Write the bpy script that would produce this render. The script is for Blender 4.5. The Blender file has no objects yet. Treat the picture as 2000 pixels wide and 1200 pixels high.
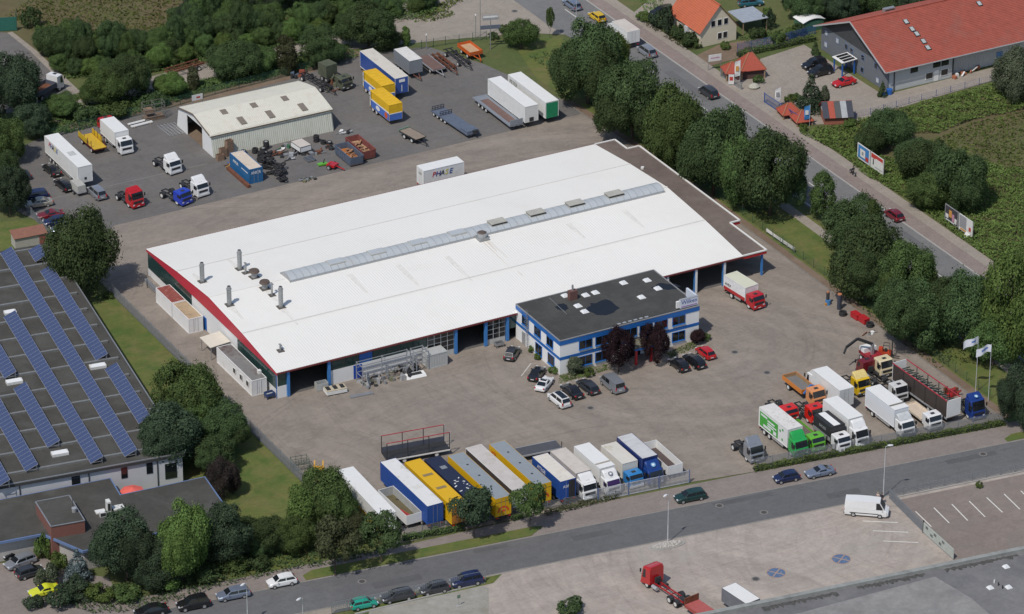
import bpy, math, random
import numpy as np
from mathutils import Vector, Matrix
R = math.radians
rnd = random.Random(11)
scene = bpy.context.scene
COL = scene.collection

# ---------------------------------------------------------------- camera
CAM = Vector((-232.884, -497.663, 298.0))
FPX, PITCH, ROLL, YAW = 8282.92, 0.4761248, 0.000954978, 1.07020919
_fw = Vector((math.cos(YAW), math.sin(YAW), 0)); _rt = Vector((math.sin(YAW), -math.cos(YAW), 0))
CF = _fw*math.cos(PITCH) - Vector((0, 0, 1))*math.sin(PITCH)
_up = _fw*math.sin(PITCH) + Vector((0, 0, 1))*math.cos(PITCH)
CR = _rt*math.cos(ROLL) + _up*math.sin(ROLL)
CU = _up*math.cos(ROLL) - _rt*math.sin(ROLL)
cam = bpy.data.cameras.new('camera'); camo = bpy.data.objects.new('camera', cam); COL.objects.link(camo)
m = Matrix((CR, CU, -CF)).transposed().to_4x4(); m.translation = CAM
camo.matrix_world = m
cam.sensor_width = 36; cam.lens = FPX/2000*36; cam.clip_start = 50; cam.clip_end = 6000
scene.camera = camo
# ---------------------------------------------------------------- sky and sun
SUN_EL = R(55.5); SAZ = Vector((-0.874, -0.486, 0)).normalized()
SUNV = SAZ*math.cos(SUN_EL) + Vector((0, 0, math.sin(SUN_EL)))
w = bpy.data.worlds.new('World'); scene.world = w; w.use_nodes = True
nt = w.node_tree; nt.nodes.clear()
sky = nt.nodes.new('ShaderNodeTexSky'); sky.sky_type = 'NISHITA'; sky.sun_disc = False
sky.sun_elevation = SUN_EL; sky.sun_rotation = math.atan2(SUNV.x, SUNV.y)
bg = nt.nodes.new('ShaderNodeBackground'); bg.inputs[1].default_value = 0.1
ow = nt.nodes.new('ShaderNodeOutputWorld')
nt.links.new(sky.outputs[0], bg.inputs[0]); nt.links.new(bg.outputs[0], ow.inputs[0])
sl = bpy.data.lights.new('sun', 'SUN'); sl.energy = 3.0; sl.angle = R(0.55); sl.color = (1, 0.95, 0.88)
so = bpy.data.objects.new('sun', sl); COL.objects.link(so); so.location = (0, 0, 200)
so.rotation_euler = (-SUNV).to_track_quat('-Z', 'Y').to_euler()
scene.view_settings.view_transform = 'Standard'; scene.view_settings.look = 'None'
scene.view_settings.exposure = 0.0; scene.view_settings.gamma = 1.0; scene.view_settings.use_curve_mapping = False
scene.cycles.max_bounces = 6; scene.cycles.diffuse_bounces = 3; scene.cycles.transparent_max_bounces = 12

# ---------------------------------------------------------------- where things stand: survey points read from the photograph, in metres
def P(x, y, z=0.0):
    d = CF + CR*((x-1000)/FPX) - CU*((y-600)/FPX)
    return CAM + d*((z-CAM.z)/d.z)
def P2(x, y, z=0.0):
    v = P(x, y, z); return (v.x, v.y)
def heading(x, y, dx, dy):
    v = P(x+dx, y+dy) - P(x, y); return math.atan2(v.y, v.x)
def poly(pts, z=0.0): return [P2(x, y, z) for x, y in pts]

# ---------------------------------------------------------------- objects
def put(o, parent=None):
    COL.objects.link(o)
    if parent is not None: o.parent = parent
    return o
def thing(name, label, cat, loc=(0, 0, 0), rz=0.0, group=None):
    o = bpy.data.objects.new(name, None); o.empty_display_size = 0.5; COL.objects.link(o)
    o.location = loc; o.rotation_euler = (0, 0, rz); o['label'] = label; o['category'] = cat
    if group: o['group'] = group
    return o
def tag(o, label, cat, group=None):
    o['label'] = label; o['category'] = cat
    if group: o['group'] = group
    return o
def kind(o, k): o['kind'] = k; return o
def part(name, mesh, mat, parent=None, loc=(0, 0, 0), rz=0.0, scale=None):
    o = bpy.data.objects.new(name, mesh)
    if not mesh.materials: mesh.materials.append(None)
    COL.objects.link(o); o.material_slots[0].link = 'OBJECT'; o.material_slots[0].material = mat
    if parent is not None: o.parent = parent
    o.location = loc; o.rotation_euler = (0, 0, rz)
    if scale is not None: o.scale = scale
    return o
def copy_tree(o, parent=None):
    c = o.copy(); COL.objects.link(c); c.parent = parent
    for ch in o.children: copy_tree(ch, c)
    return c

class MB:
    def __init__(s): s.v = []; s.f = []
    def add(s, vs, fs):
        n = len(s.v); s.v += [tuple(v) for v in vs]; s.f += [tuple(i+n for i in f) for f in fs]; return s
    def box(s, c, d, rz=0.0, ry=0.0):
        hx, hy, hz = d[0]/2, d[1]/2, d[2]/2
        vs = [Vector((a*hx, b*hy, e*hz)) for e in (-1, 1) for a, b in ((-1, -1), (1, -1), (1, 1), (-1, 1))]
        if ry: vs = [Matrix.Rotation(ry, 3, 'Y') @ v for v in vs]
        if rz: vs = [Matrix.Rotation(rz, 3, 'Z') @ v for v in vs]
        vs = [v+Vector(c) for v in vs]
        return s.add(vs, [(3, 2, 1, 0), (4, 5, 6, 7), (0, 1, 5, 4), (1, 2, 6, 5), (2, 3, 7, 6), (3, 0, 4, 7)])
    def bb(s, x0, x1, y0, y1, z0, z1): return s.box(((x0+x1)/2, (y0+y1)/2, (z0+z1)/2), (x1-x0, y1-y0, z1-z0))
    def prism(s, pts, z0, z1):
        n = len(pts)
        a = sum(pts[i][0]*pts[(i+1) % n][1]-pts[(i+1) % n][0]*pts[i][1] for i in range(n))
        if a < 0: pts = pts[::-1]
        vs = [(x, y, z0) for x, y in pts]+[(x, y, z1) for x, y in pts]
        return s.add(vs, [tuple(range(n))[::-1], tuple(range(n, 2*n))]+[(i, (i+1) % n, n+(i+1) % n, n+i) for i in range(n)])
    def prismy(s, prof, y0, y1, w1=None):
        # profile in x,z drawn out along y
        n = len(prof); vs = [(x, y0, z) for x, z in prof]+[(x, y1, z) for x, z in prof]
        return s.add(vs, [tuple(range(n)), tuple(range(n, 2*n))[::-1]]+[(i, n+i, n+(i+1) % n, (i+1) % n) for i in range(n)])
    def tube(s, a, b, r, n=8, r2=None):
        a = Vector(a); b = Vector(b); r2 = r if r2 is None else r2
        d = (b-a).normalized(); u = d.orthogonal().normalized(); v = d.cross(u)
        cs = [(math.cos(2*math.pi*i/n), math.sin(2*math.pi*i/n)) for i in range(n)]
        vs = [a+(u*c+v*q)*r for c, q in cs]+[b+(u*c+v*q)*r2 for c, q in cs]
        return s.add(vs, [tuple(range(n))[::-1], tuple(range(n, 2*n))]+[(i, (i+1) % n, n+(i+1) % n, n+i) for i in range(n)])
    def bar(s, a, b, w, h=None):
        a = Vector(a); b = Vector(b); h = h or w; d = (b-a); L = d.length; d.normalize()
        u = Vector((-d.y, d.x, 0));  u = Vector((1, 0, 0)) if u.length < 1e-4 else u.normalized(); v = d.cross(u)
        vs = [p+u*(i*w/2)+v*(j*h/2) for p in (a, b) for i, j in ((-1, -1), (1, -1), (1, 1), (-1, 1))]
        return s.add(vs, [(3, 2, 1, 0), (4, 5, 6, 7), (0, 1, 5, 4), (1, 2, 6, 5), (2, 3, 7, 6), (3, 0, 4, 7)])
    def quad(s, a, b, c, d): return s.add([a, b, c, d], [(0, 1, 2, 3)])
    def slab(s, a, b, c, d, t):
        a, b, c, d = [Vector(q) for q in (a, b, c, d)]; nrm = (b-a).cross(d-a).normalized()*t
        return s.add([a, b, c, d, a+nrm, b+nrm, c+nrm, d+nrm], [(3, 2, 1, 0), (4, 5, 6, 7), (0, 1, 5, 4), (1, 2, 6, 5), (2, 3, 7, 6), (3, 0, 4, 7)])
    def loft(s, rings, caps=True):
        n = len(rings[0]); fs = []
        vs = [v for r_ in rings for v in r_]
        for k in range(len(rings)-1):
            for i in range(n): fs.append((k*n+i, k*n+(i+1) % n, (k+1)*n+(i+1) % n, (k+1)*n+i))
        if caps: fs.append(tuple(range(n))[::-1]); fs.append(tuple(range((len(rings)-1)*n, len(rings)*n)))
        return s.add(vs, fs)
    def mesh(s, name='part', smooth=False):
        me = bpy.data.meshes.new(name); me.from_pydata(s.v, [], s.f); me.validate(); me.update()
        if smooth:
            me.polygons.foreach_set('use_smooth', [True]*len(me.polygons))
        return me
    def build(s, name, mat, parent=None, loc=(0, 0, 0), rz=0.0, smooth=False):
        return part(name, s.mesh(name, smooth), mat, parent, loc, rz)

def sheet(name, pts, z, mat, parent=None, thick=0.0):
    b = MB()
    n = len(pts); a = sum(pts[i][0]*pts[(i+1) % n][1]-pts[(i+1) % n][0]*pts[i][1] for i in range(n))
    if a < 0: pts = pts[::-1]
    if thick: b.prism(pts, z-thick, z)
    else: b.add([(x, y, z) for x, y in pts], [tuple(range(n))])
    return b.build(name, mat, parent)

# ---------------------------------------------------------------- materials
MATS = {}
def sockets(nt, *links):
    for a, b in links: nt.links.new(a, b)
def M(name, col, rough=0.6, metal=0.0, var=0.12, scale=1.5, coat=0.0, bump=0.0, bscale=20.0, stain=None, stain_s=0.4, stain_a=0.5, coord='Object', spec=0.5, streak=None):
    """plain surface with uneven colour: two octaves of noise, optional stains and fine relief"""
    if name in MATS: return MATS[name]
    m = bpy.data.materials.new(name); m.use_nodes = True; nt = m.node_tree; N = nt.nodes; L = nt.links
    b = N['Principled BSDF']; b.inputs['Roughness'].default_value = rough; b.inputs['Metallic'].default_value = metal
    b.inputs['Coat Weight'].default_value = coat; b.inputs['Coat Roughness'].default_value = 0.05
    b.inputs['Specular IOR Level'].default_value = spec
    tc = N.new('ShaderNodeTexCoord')
    if coord == 'World':
        g = N.new('ShaderNodeNewGeometry'); vec = g.outputs['Position']
    else: vec = tc.outputs[coord]
    if streak:
        mp = N.new('ShaderNodeMapping'); mp.inputs['Scale'].default_value = streak; L.new(vec, mp.inputs[0]); vec = mp.outputs[0]
    n1 = N.new('ShaderNodeTexNoise'); n1.inputs['Scale'].default_value = scale; n1.inputs['Detail'].default_value = 6; n1.inputs['Roughness'].default_value = .65
    L.new(vec, n1.inputs['Vector'])
    mr = N.new('ShaderNodeMapRange'); mr.inputs[1].default_value = .3; mr.inputs[2].default_value = .7
    mr.inputs[3].default_value = 1-var; mr.inputs[4].default_value = 1+var; L.new(n1.outputs[0], mr.inputs[0])
    mul = N.new('ShaderNodeVectorMath'); mul.operation = 'SCALE'; mul.inputs[0].default_value = col[:3]; L.new(mr.outputs[0], mul.inputs['Scale'])
    out = mul.outputs[0]
    if stain:
        n2 = N.new('ShaderNodeTexNoise'); n2.inputs['Scale'].default_value = stain_s; n2.inputs['Detail'].default_value = 5; n2.inputs['Roughness'].default_value = .7
        L.new(vec, n2.inputs['Vector'])
        m2 = N.new('ShaderNodeMapRange'); m2.inputs[1].default_value = .52; m2.inputs[2].default_value = .72; m2.inputs[3].default_value = 0; m2.inputs[4].default_value = stain_a
        L.new(n2.outputs[0], m2.inputs[0])
        mx = N.new('ShaderNodeMix'); mx.data_type = 'RGBA'; L.new(m2.outputs[0], mx.inputs[0]); L.new(out, mx.inputs[6]); mx.inputs[7].default_value = (*stain, 1)
        out = mx.outputs[2]
    L.new(out, b.inputs['Base Color'])
    if bump:
        n3 = N.new('ShaderNodeTexNoise'); n3.inputs['Scale'].default_value = bscale; n3.inputs['Detail'].default_value = 4; L.new(vec, n3.inputs['Vector'])
        bp = N.new('ShaderNodeBump'); bp.inputs['Strength'].default_value = bump; bp.inputs['Distance'].default_value = .05
        L.new(n3.outputs[0], bp.inputs['Height']); L.new(bp.outputs[0], b.inputs['Normal'])
    MATS[name] = m; return m
def paint(name, col, rough=0.3, var=0.03): return M('paint_'+name, col, rough, 0, var, 2.0, coat=0.6)
def leafmat(name, col, hi, trans=0.25):
    if name in MATS: return MATS[name]
    m = bpy.data.materials.new(name); m.use_nodes = True; nt = m.node_tree; N = nt.nodes; L = nt.links
    N.remove(N['Principled BSDF']); out = N['Material Output']
    g = N.new('ShaderNodeNewGeometry'); oi = N.new('ShaderNodeObjectInfo')
    mx = N.new('ShaderNodeMix'); mx.data_type = 'RGBA'; mx.inputs[6].default_value = (*col, 1); mx.inputs[7].default_value = (*hi, 1)
    L.new(g.outputs['Random Per Island'], mx.inputs[0])
    tcx = N.new('ShaderNodeTexCoord'); nz = N.new('ShaderNodeTexNoise'); nz.inputs['Scale'].default_value = .55; nz.inputs['Detail'].default_value = 3; L.new(tcx.outputs['Object'], nz.inputs['Vector'])
    nr = N.new('ShaderNodeMapRange'); nr.inputs[1].default_value = .3; nr.inputs[2].default_value = .7; nr.inputs[3].default_value = .72; nr.inputs[4].default_value = 1.32; L.new(nz.outputs[0], nr.inputs[0])
    vm_ = N.new('ShaderNodeVectorMath'); vm_.operation = 'SCALE'; L.new(mx.outputs[2], vm_.inputs[0]); L.new(nr.outputs[0], vm_.inputs['Scale'])
    hs = N.new('ShaderNodeHueSaturation'); L.new(vm_.outputs[0], hs.inputs['Color'])
    mr = N.new('ShaderNodeMapRange'); mr.inputs[3].default_value = .8; mr.inputs[4].default_value = 1.25; L.new(oi.outputs['Random'], mr.inputs[0]); L.new(mr.outputs[0], hs.inputs['Value'])
    mh = N.new('ShaderNodeMath'); mh.operation = 'MULTIPLY_ADD'; mh.inputs[1].default_value = .032; mh.inputs[2].default_value = .490; L.new(oi.outputs['Random'], mh.inputs[0]); L.new(mh.outputs[0], hs.inputs['Hue'])
    d = N.new('ShaderNodeBsdfDiffuse'); t = N.new('ShaderNodeBsdfTranslucent'); ms = N.new('ShaderNodeMixShader'); ms.inputs[0].default_value = trans
    L.new(hs.outputs[0], d.inputs[0]); L.new(hs.outputs[0], t.inputs[0]); L.new(d.outputs[0], ms.inputs[1]); L.new(t.outputs[0], ms.inputs[2]); L.new(ms.outputs[0], out.inputs[0])
    MATS[name] = m; return m
def ground_mat(name, col, col2, scale=.08, fine=3.0, track=None, tdir=0.0, spots=0.0, patch=None, rough=.9, tile=None, swirl=()):
    """wide ground: slow drift between two tones, fine grit, long faint wheel tracks, oil spots"""
    m = bpy.data.materials.new(name); m.use_nodes = True; nt = m.node_tree; N = nt.nodes; L = nt.links
    b = N['Principled BSDF']; b.inputs['Roughness'].default_value = rough; b.inputs['Specular IOR Level'].default_value = .25
    g = N.new('ShaderNodeNewGeometry'); pos = g.outputs['Position']
    def noise(sc, det=6, rg=.6, vec=pos, dist=0.0):
        n = N.new('ShaderNodeTexNoise'); n.inputs['Scale'].default_value = sc; n.inputs['Detail'].default_value = det; n.inputs['Roughness'].default_value = rg
        n.inputs['Distortion'].default_value = dist; L.new(vec, n.inputs['Vector']); return n.outputs[0]
    def rng(a, lo, hi, o0, o1):
        r = N.new('ShaderNodeMapRange'); r.inputs[1].default_value = lo; r.inputs[2].default_value = hi; r.inputs[3].default_value = o0; r.inputs[4].default_value = o1; L.new(a, r.inputs[0]); return r.outputs[0]
    def mix(f, a, bb):
        x = N.new('ShaderNodeMix'); x.data_type = 'RGBA'; L.new(f, x.inputs[0])
        for k, q in ((6, a), (7, bb)):
            if isinstance(q, tuple): x.inputs[k].default_value = (*q, 1)
            else: L.new(q, x.inputs[k])
        return x.outputs[2]
    def scale_(c, f):
        x = N.new('ShaderNodeVectorMath'); x.operation = 'SCALE'; L.new(c, x.inputs[0]); L.new(f, x.inputs['Scale']); return x.outputs[0]
    c = mix(rng(noise(scale, 8, .6, dist=.6), .35, .65, 0, 1), col, col2)
    c = scale_(c, rng(noise(fine, 5, .75), .25, .75, .86, 1.14))
    c = scale_(c, rng(noise(fine*.22, 4, .6, dist=1.0), .3, .7, .91, 1.09))
    if track:
        mp = N.new('ShaderNodeMapping'); mp.inputs['Rotation'].default_value = (0, 0, tdir); mp.inputs['Scale'].default_value = (.07, 1.3, 1); L.new(pos, mp.inputs[0])
        c = scale_(c, rng(noise(1.0, 4, .7, mp.outputs[0], 1.6), .5, .75, 1.0, 1-track))
        mp = N.new('ShaderNodeMapping'); mp.inputs['Rotation'].default_value = (0, 0, tdir+.9); mp.inputs['Scale'].default_value = (.09, 1.1, 1); L.new(pos, mp.inputs[0])
        c = scale_(c, rng(noise(.9, 4, .7, mp.outputs[0], 2.2), .52, .78, 1.0, 1-track))
    for cx, cy in swirl:  # turning circles left by wheels
        sb = N.new('ShaderNodeVectorMath'); sb.operation = 'SUBTRACT'; L.new(pos, sb.inputs[0]); sb.inputs[1].default_value = (cx, cy, 0)
        ln = N.new('ShaderNodeVectorMath'); ln.operation = 'LENGTH'; L.new(sb.outputs[0], ln.inputs[0]); sp_ = N.new('ShaderNodeSeparateXYZ'); L.new(sb.outputs[0], sp_.inputs[0])
        at_ = N.new('ShaderNodeMath'); at_.operation = 'ARCTAN2'; L.new(sp_.outputs[1], at_.inputs[0]); L.new(sp_.outputs[0], at_.inputs[1])
        cb = N.new('ShaderNodeCombineXYZ'); L.new(ln.outputs['Value'], cb.inputs[0]); L.new(at_.outputs[0], cb.inputs[1])
        c = scale_(c, rng(noise(1.15, 3, .75, cb.outputs[0], .25), .56, .72, 1.0, .86))
        c = scale_(c, rng(noise(.35, 3, .6, cb.outputs[0], .25), .35, .65, .93, 1.06))
    if patch: c = mix(rng(noise(.16, 6, .65, dist=1.0), .5, .75, 0, .65), c, patch)
    if spots:
        c = scale_(c, rng(noise(.55, 6, .8), .64, .78, 1.0, 1-spots))
    if tile:
        br = N.new('ShaderNodeTexBrick'); br.inputs['Scale'].default_value = tile; br.inputs['Color1'].default_value = (.93, .93, .93, 1); br.inputs['Color2'].default_value = (1.05, 1.05, 1.05, 1); br.inputs['Mortar'].default_value = (.78, .78, .78, 1)
        L.new(pos, br.inputs['Vector']); x = N.new('ShaderNodeVectorMath'); x.operation = 'MULTIPLY'; L.new(c, x.inputs[0]); L.new(br.outputs[0], x.inputs[1]); c = x.outputs[0]
    L.new(c, b.inputs['Base Color'])
    bp = N.new('ShaderNodeBump'); bp.inputs['Strength'].default_value = .35; bp.inputs['Distance'].default_value = .04
    L.new(noise(fine*2.2, 4, .7), bp.inputs['Height']); L.new(bp.outputs[0], b.inputs['Normal'])
    MATS[name] = m; return m

WHITE = M('white_painted_metal', (.78, .78, .76), .45, 0, .03, .7, stain=(.55, .53, .48), stain_s=.6, stain_a=.22)
ROOFW = M('white_roof_sheet', (.785, .768, .722), .5, 0, .025, .05, coord='World', stain=(.66, .63, .56), stain_s=.11, stain_a=.22)
BLACK = M('black_rubber', (.022, .022, .024), .8, 0, .2, 4)
DARKM = M('dark_steel', (.045, .047, .05), .6, .3, .25, 3)
STEEL = M('galvanised_steel', (.42, .43, .44), .45, .6, .12, 3)
ALU = M('aluminium', (.55, .56, .57), .4, .5, .08, 3)
GLASS = M('dark_glass', (.012, .015, .018), .06, 0, .05, 1, spec=.8)
RUST = M('rusty_steel', (.17, .065, .035), .85, .1, .35, 2.2, stain=(.08, .035, .022), stain_s=1.3)
BLUE = M('blue_paint', (.02, .12, .42), .4, 0, .06, .8)
REDT = M('red_fascia', (.52, .035, .06), .45, 0, .05, .4)
TAILR = M('red_lamp', (.45, .012, .012), .25, 0, .03, 1, coat=.5)
LAMPW = M('clear_lamp', (.75, .77, .8), .12, .2, .03, 1, coat=.5)
WOODM = M('wood', (.34, .24, .15), .8, 0, .2, 3)
CONC = M('concrete', (.36, .35, .33), .9, 0, .12, 1.2, bump=.2)
# ================================================================ the setting
G_GRASS = ground_mat('ground_grass', (.08, .11, .036), (.115, .125, .048), .05, 2.0, patch=(.17, .13, .065))
G_LAWN = ground_mat('lawn', (.082, .125, .03), (.145, .15, .045), .3, 2.0, patch=(.195, .155, .075), spots=.3, track=.12, tdir=1.5)
G_FIELD = ground_mat('dry_meadow', (.13, .102, .054), (.098, .108, .042), .07, 1.2, patch=(.125, .092, .056), spots=.3)
G_YARD = ground_mat('yard_paving', (.245, .212, .182), (.275, .235, .198), .05, 2.2, track=.12, tdir=.35, spots=.3, patch=(.285, .25, .21), swirl=((30, -60), (62, -14), (-22, -30)))
G_ASPH = ground_mat('dark_asphalt', (.135, .128, .122), (.165, .157, .15), .06, 2.4, track=.1, tdir=1.2, spots=.35, patch=(.165, .145, .125))
G_ROAD = ground_mat('road_asphalt', (.125, .125, .128), (.142, .142, .143), .05, 3.0, track=.10, tdir=R(7.3), spots=.12)
G_ROAD2 = ground_mat('main_road_asphalt', (.165, .165, .165), (.185, .183, .18), .05, 3.0, track=.10, tdir=R(90), spots=.08)
G_PINK = ground_mat('red_pavers', (.255, .205, .185), (.275, .225, .20), .1, 2.5, spots=.1, tile=2.0)
G_PATH = ground_mat('grey_pavers', (.30, .265, .225), (.33, .29, .245), .1, 2.5, spots=.12, tile=2.0)
G_LOT = ground_mat('pale_lot_paving', (.36, .312, .275), (.395, .345, .302), .05, 2.5, track=.14, tdir=.5, spots=.2, patch=(.36, .34, .31), swirl=((42, -66), (12, -92), (58, -80)))
G_GRAV = ground_mat('gravel', (.33, .32, .29), (.26, .245, .2), .2, 4.0, spots=.2)
G_EARTH = ground_mat('bare_earth', (.17, .12, .085), (.21, .16, .115), .2, 3.0, spots=.2)
LINEW = M('road_paint_white', (.66, .65, .6), .7, 0, .12, 3)

def S(name, pts, z, mat, thick=0.0): return kind(sheet(name, pts, z, mat, thick=thick), 'structure')
ZG = -.06
S('ground', [(-1500, -1500), (1500, -1500), (1500, 1500), (-1500, 1500)], ZG, G_GRASS)
S('yard', [(-7.6, 64), (-7.6, -24.8), (-4, -45.8), (24.3, -48.7), (40.5, -50.4), (49.9, -52.1), (90.2, -57.5), (90.2, 44), (88.4, 72), (60, 72), (1.4, 71)], 0, G_YARD)
S('back_yard', [(2.5, 64.4), (88.7, 65.9), (88.6, 73), (84, 92), (79, 103), (68, 105.5), (52, 102), (39, 101), (18, 101.5), (6, 101), (-3, 97), (-8.5, 93), (-9.5, 84), (-9.0, 76), (-6.2, 66.5), (-4.2, 60)], .004, G_ASPH)
# kerb that runs along the yard's east edge and the earth strip beside it
S('kerb', [(90.2, -57.4), (90.4, -57.4), (90.4, 44), (88.6, 72.5), (88.4, 72.5), (90.2, 44)], .06, M('mossy_kerb', (.2, .185, .165), .9, 0, .2, 1.5), .12)
S('earth_strip', [(90.45, -56), (91.9, -56), (91.7, 44), (90, 73), (88.7, 73), (90.45, 44)], -.02, G_EARTH)
S('earth_bank', [(6, 101), (18, 101.5), (39, 101), (52, 102), (68, 105.5), (67, 108), (50, 104.5), (37, 103.5), (18, 104), (3, 103)], -.016, G_EARTH)
S('roadside_lawn', [(91.8, -58), (101.5, -58), (101.5, 96), (93, 98), (89, 82), (90, 73), (91.7, 44)], -.03, G_LAWN)
S('footpath', [(99, -58), (101, -58), (101, 92), (99.2, 92)], -.022, G_PATH)
# main road
S('main_road', [(103, -140), (113.2, -140), (113.2, 320), (102, 320), (102, 101), (103, 92)], 0, G_ROAD2)
S('cycle_path', [(113.45, -140), (116.1, -140), (116.1, 320), (113.45, 320)], .05, G_PINK, .1)
S('pavement', [(116.1, -140), (118.1, -140), (118.1, 320), (116.1, 320)], .054, G_PATH, .1)
S('kerb', [(113.2, -140), (113.45, -140), (113.45, 320), (113.2, 320)], .09, CONC, .15)
for i in range(34):
    y0 = -60+i*9.0
    tag(sheet('lane_marking', [(107.95, y0), (108.1, y0), (108.1, y0+4), (107.95, y0+4)], .004, LINEW), 'white painted centre dash on the main road', 'road marking', 'centre dashes on the main road') if y0 < 150 else None
for x0 in (103.5,):
    tag(sheet('edge_line', [(x0, -60), (x0+.13, -60), (x0+.13, 92), (x0, 92)], .004, LINEW), 'long white edge line along the tree side of the main road', 'road marking')
for y0, l, x0, w_ in ((60, 14, 109.5, 1.6), (20, 10, 104.2, 2.2), (-6, 12, 110.6, 1.3), (88, 9, 105.5, 1.8)): S('road_patch', [(x0, y0), (x0+w_, y0), (x0+w_, y0+l), (x0, y0+l)], .002, M('road_patch_grey', (.13, .13, .132), .9, 0, .12, 3))
# paved spur between the main road and the back of the yard
S('track', poly([(90, 218), (170, 190), (260, 160), (330, 140), (400, 124), (480, 106), (560, 82), (690, 56), (700, 92), (560, 112), (450, 142), (380, 162), (300, 180), (180, 214), (110, 240)]), -.012, G_PATH)
S('side_street', [(66, 108.5), (82, 104.5), (97, 100), (102.9, 96), (101.98, 126), (94, 170), (87, 170), (91, 128), (84, 122), (78, 122.5), (66, 118)], -.006, G_PATH)
S('far_lot', poly([(-200, 50), (14, 64), (60, 100), (105, 145), (140, 185), (95, 222), (60, 215), (-200, 250)]), -.02, G_ASPH)
S('far_lot_edge', poly([(14, 64), (24, 62), (70, 98), (115, 140), (158, 180), (140, 186), (105, 146), (60, 101)]), -.008, G_PATH)
S('meadow', [(14, 144), (16, 126), (50, 127), (88, 150), (84, 260), (-60, 260), (-60, 152)], -.04, G_FIELD)
S('meadow', [(121, 44), (160, 41), (230, 44), (230, -20), (150, -40), (119, -40)], -.04, G_FIELD)
# lower road, parallel to the hedge
D = Vector((math.cos(R(-7.3)), math.sin(R(-7.3)), 0)); Nn = Vector((-D.y, D.x, 0))
RO = Vector((10.55, -52.75, 0))
def rd(u, n): v = RO+D*u+Nn*n; return (v.x, v.y)
S('lower_road', [rd(-300, -7.35), rd(250, -7.35), rd(250, 0), rd(-300, 0)], -.004, G_ROAD)
S('pavement', [rd(-80, .22), rd(95, .22), rd(95, 5.3), rd(60, 5.6), rd(5, 5.4), rd(-15, 4.3), rd(-80, 4.3)], -.008, ground_mat('footway', (.225, .195, .175), (.25, .215, .195), .1, 2.5, track=.1, tdir=R(7.3), spots=.25))
S('pavement', [rd(-80, -7.6), rd(-5, -7.6), rd(-5, -9.1), rd(-80, -9.1)], -.02, G_PATH)
KERBD = M('dull_kerb', (.235, .22, .2), .9, 0, .15, 1.5)
S('gutter', [rd(-80, 0), rd(95, 0), rd(95, .22), rd(-80, .22)], 0, KERBD)
S('gutter', [rd(-80, -7.6), rd(95, -7.6), rd(95, -7.35), rd(-80, -7.35)], 0, KERBD)
G_PTCH = ground_mat('road_repair', (.10, .10, .103), (.115, .115, .117), .2, 4.0)
for u, n, l, w_ in ((8, -3.2, 6, 1.4), (30, -1.6, 9, 1.1), (-22, -5.2, 7, 1.6), (46, -5.4, 5, 1.5), (66, -2.5, 8, 1.2), (-6, -1.3, 5, .9)): S('road_patch', [rd(u, n), rd(u+l, n), rd(u+l, n+w_), rd(u, n+w_)], 0, G_PTCH)
for a, b, n0, n1 in ((-30, 5.5, .35, 2.6), (77, 96, .4, 2.2)):
    pts = [rd(a, n0), rd(b-2.5, n0), rd(b, n1-.4), rd(b-1.5, n1), rd(a+1.6, n1), rd(a, n1-.9)]
    S('grass_verge', pts, .05, G_LAWN, .1)
S('front_lot', [rd(-12, -7.6), rd(130, -7.6), rd(130, -60), rd(-30, -60), rd(-20, -20)], -.012, G_LOT)
S('lot_asphalt', poly([(1744, 979), (1866, 1097), (1900, 1130), (2200, 1070), (2200, 885)]), -.006, ground_mat('lot_asphalt', (.215, .18, .16), (.245, .205, .18), .1, 2.4, track=.1, tdir=1.2, spots=.35, patch=(.19, .185, .165)))
S('gravel_patch', [rd(-24, -9.2), rd(-9, -8.9), rd(-7.5, -10.5), rd(-10, -17), rd(-30, -20)], -.004, G_GRAV)
S('verge_strip', [rd(-26, -7.75), rd(-4.5, -7.75), rd(-6.5, -9.6), rd(-14, -9.9), rd(-26, -10.2)], .002, G_LAWN)
S('car_park', [(-75, -19), (-48, -26), (-46.8, -31), (-42.5, -35), (-44, -47.3), (-75, -43)], -.016, MATS['footway'])
S('lawn', [(-7.8, 46), (-7.8, -24.8), (-4.2, -45.5), (-28, -43.5), (-24, -15), (-13, 46)], -.03, G_LAWN)
S('lawn', [(-30, 58), (-4.3, 59.5), (-6, 72), (-30, 80)], -.03, G_LAWN)
# forecourt of the roof-tile showroom and the garden plots
S('forecourt', [(118.1, 44.5), (118.1, 66), (121, 70), (137, 72.5), (137.5, 48), (175, 49.2), (175, 45.6), (139, 42.6), (127, 41.2)], -.01, G_PATH)
S('garden_drive', [(118.1, 72.5), (118.1, 77.5), (124, 79.6), (134, 78.5), (140, 76), (136, 74.5)], -.014, G_EARTH)
S('garden_drive', [(118.1, 95.5), (118.1, 99), (124, 103), (128, 108), (134, 108), (126, 98)], -.014, G_PATH)
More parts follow.
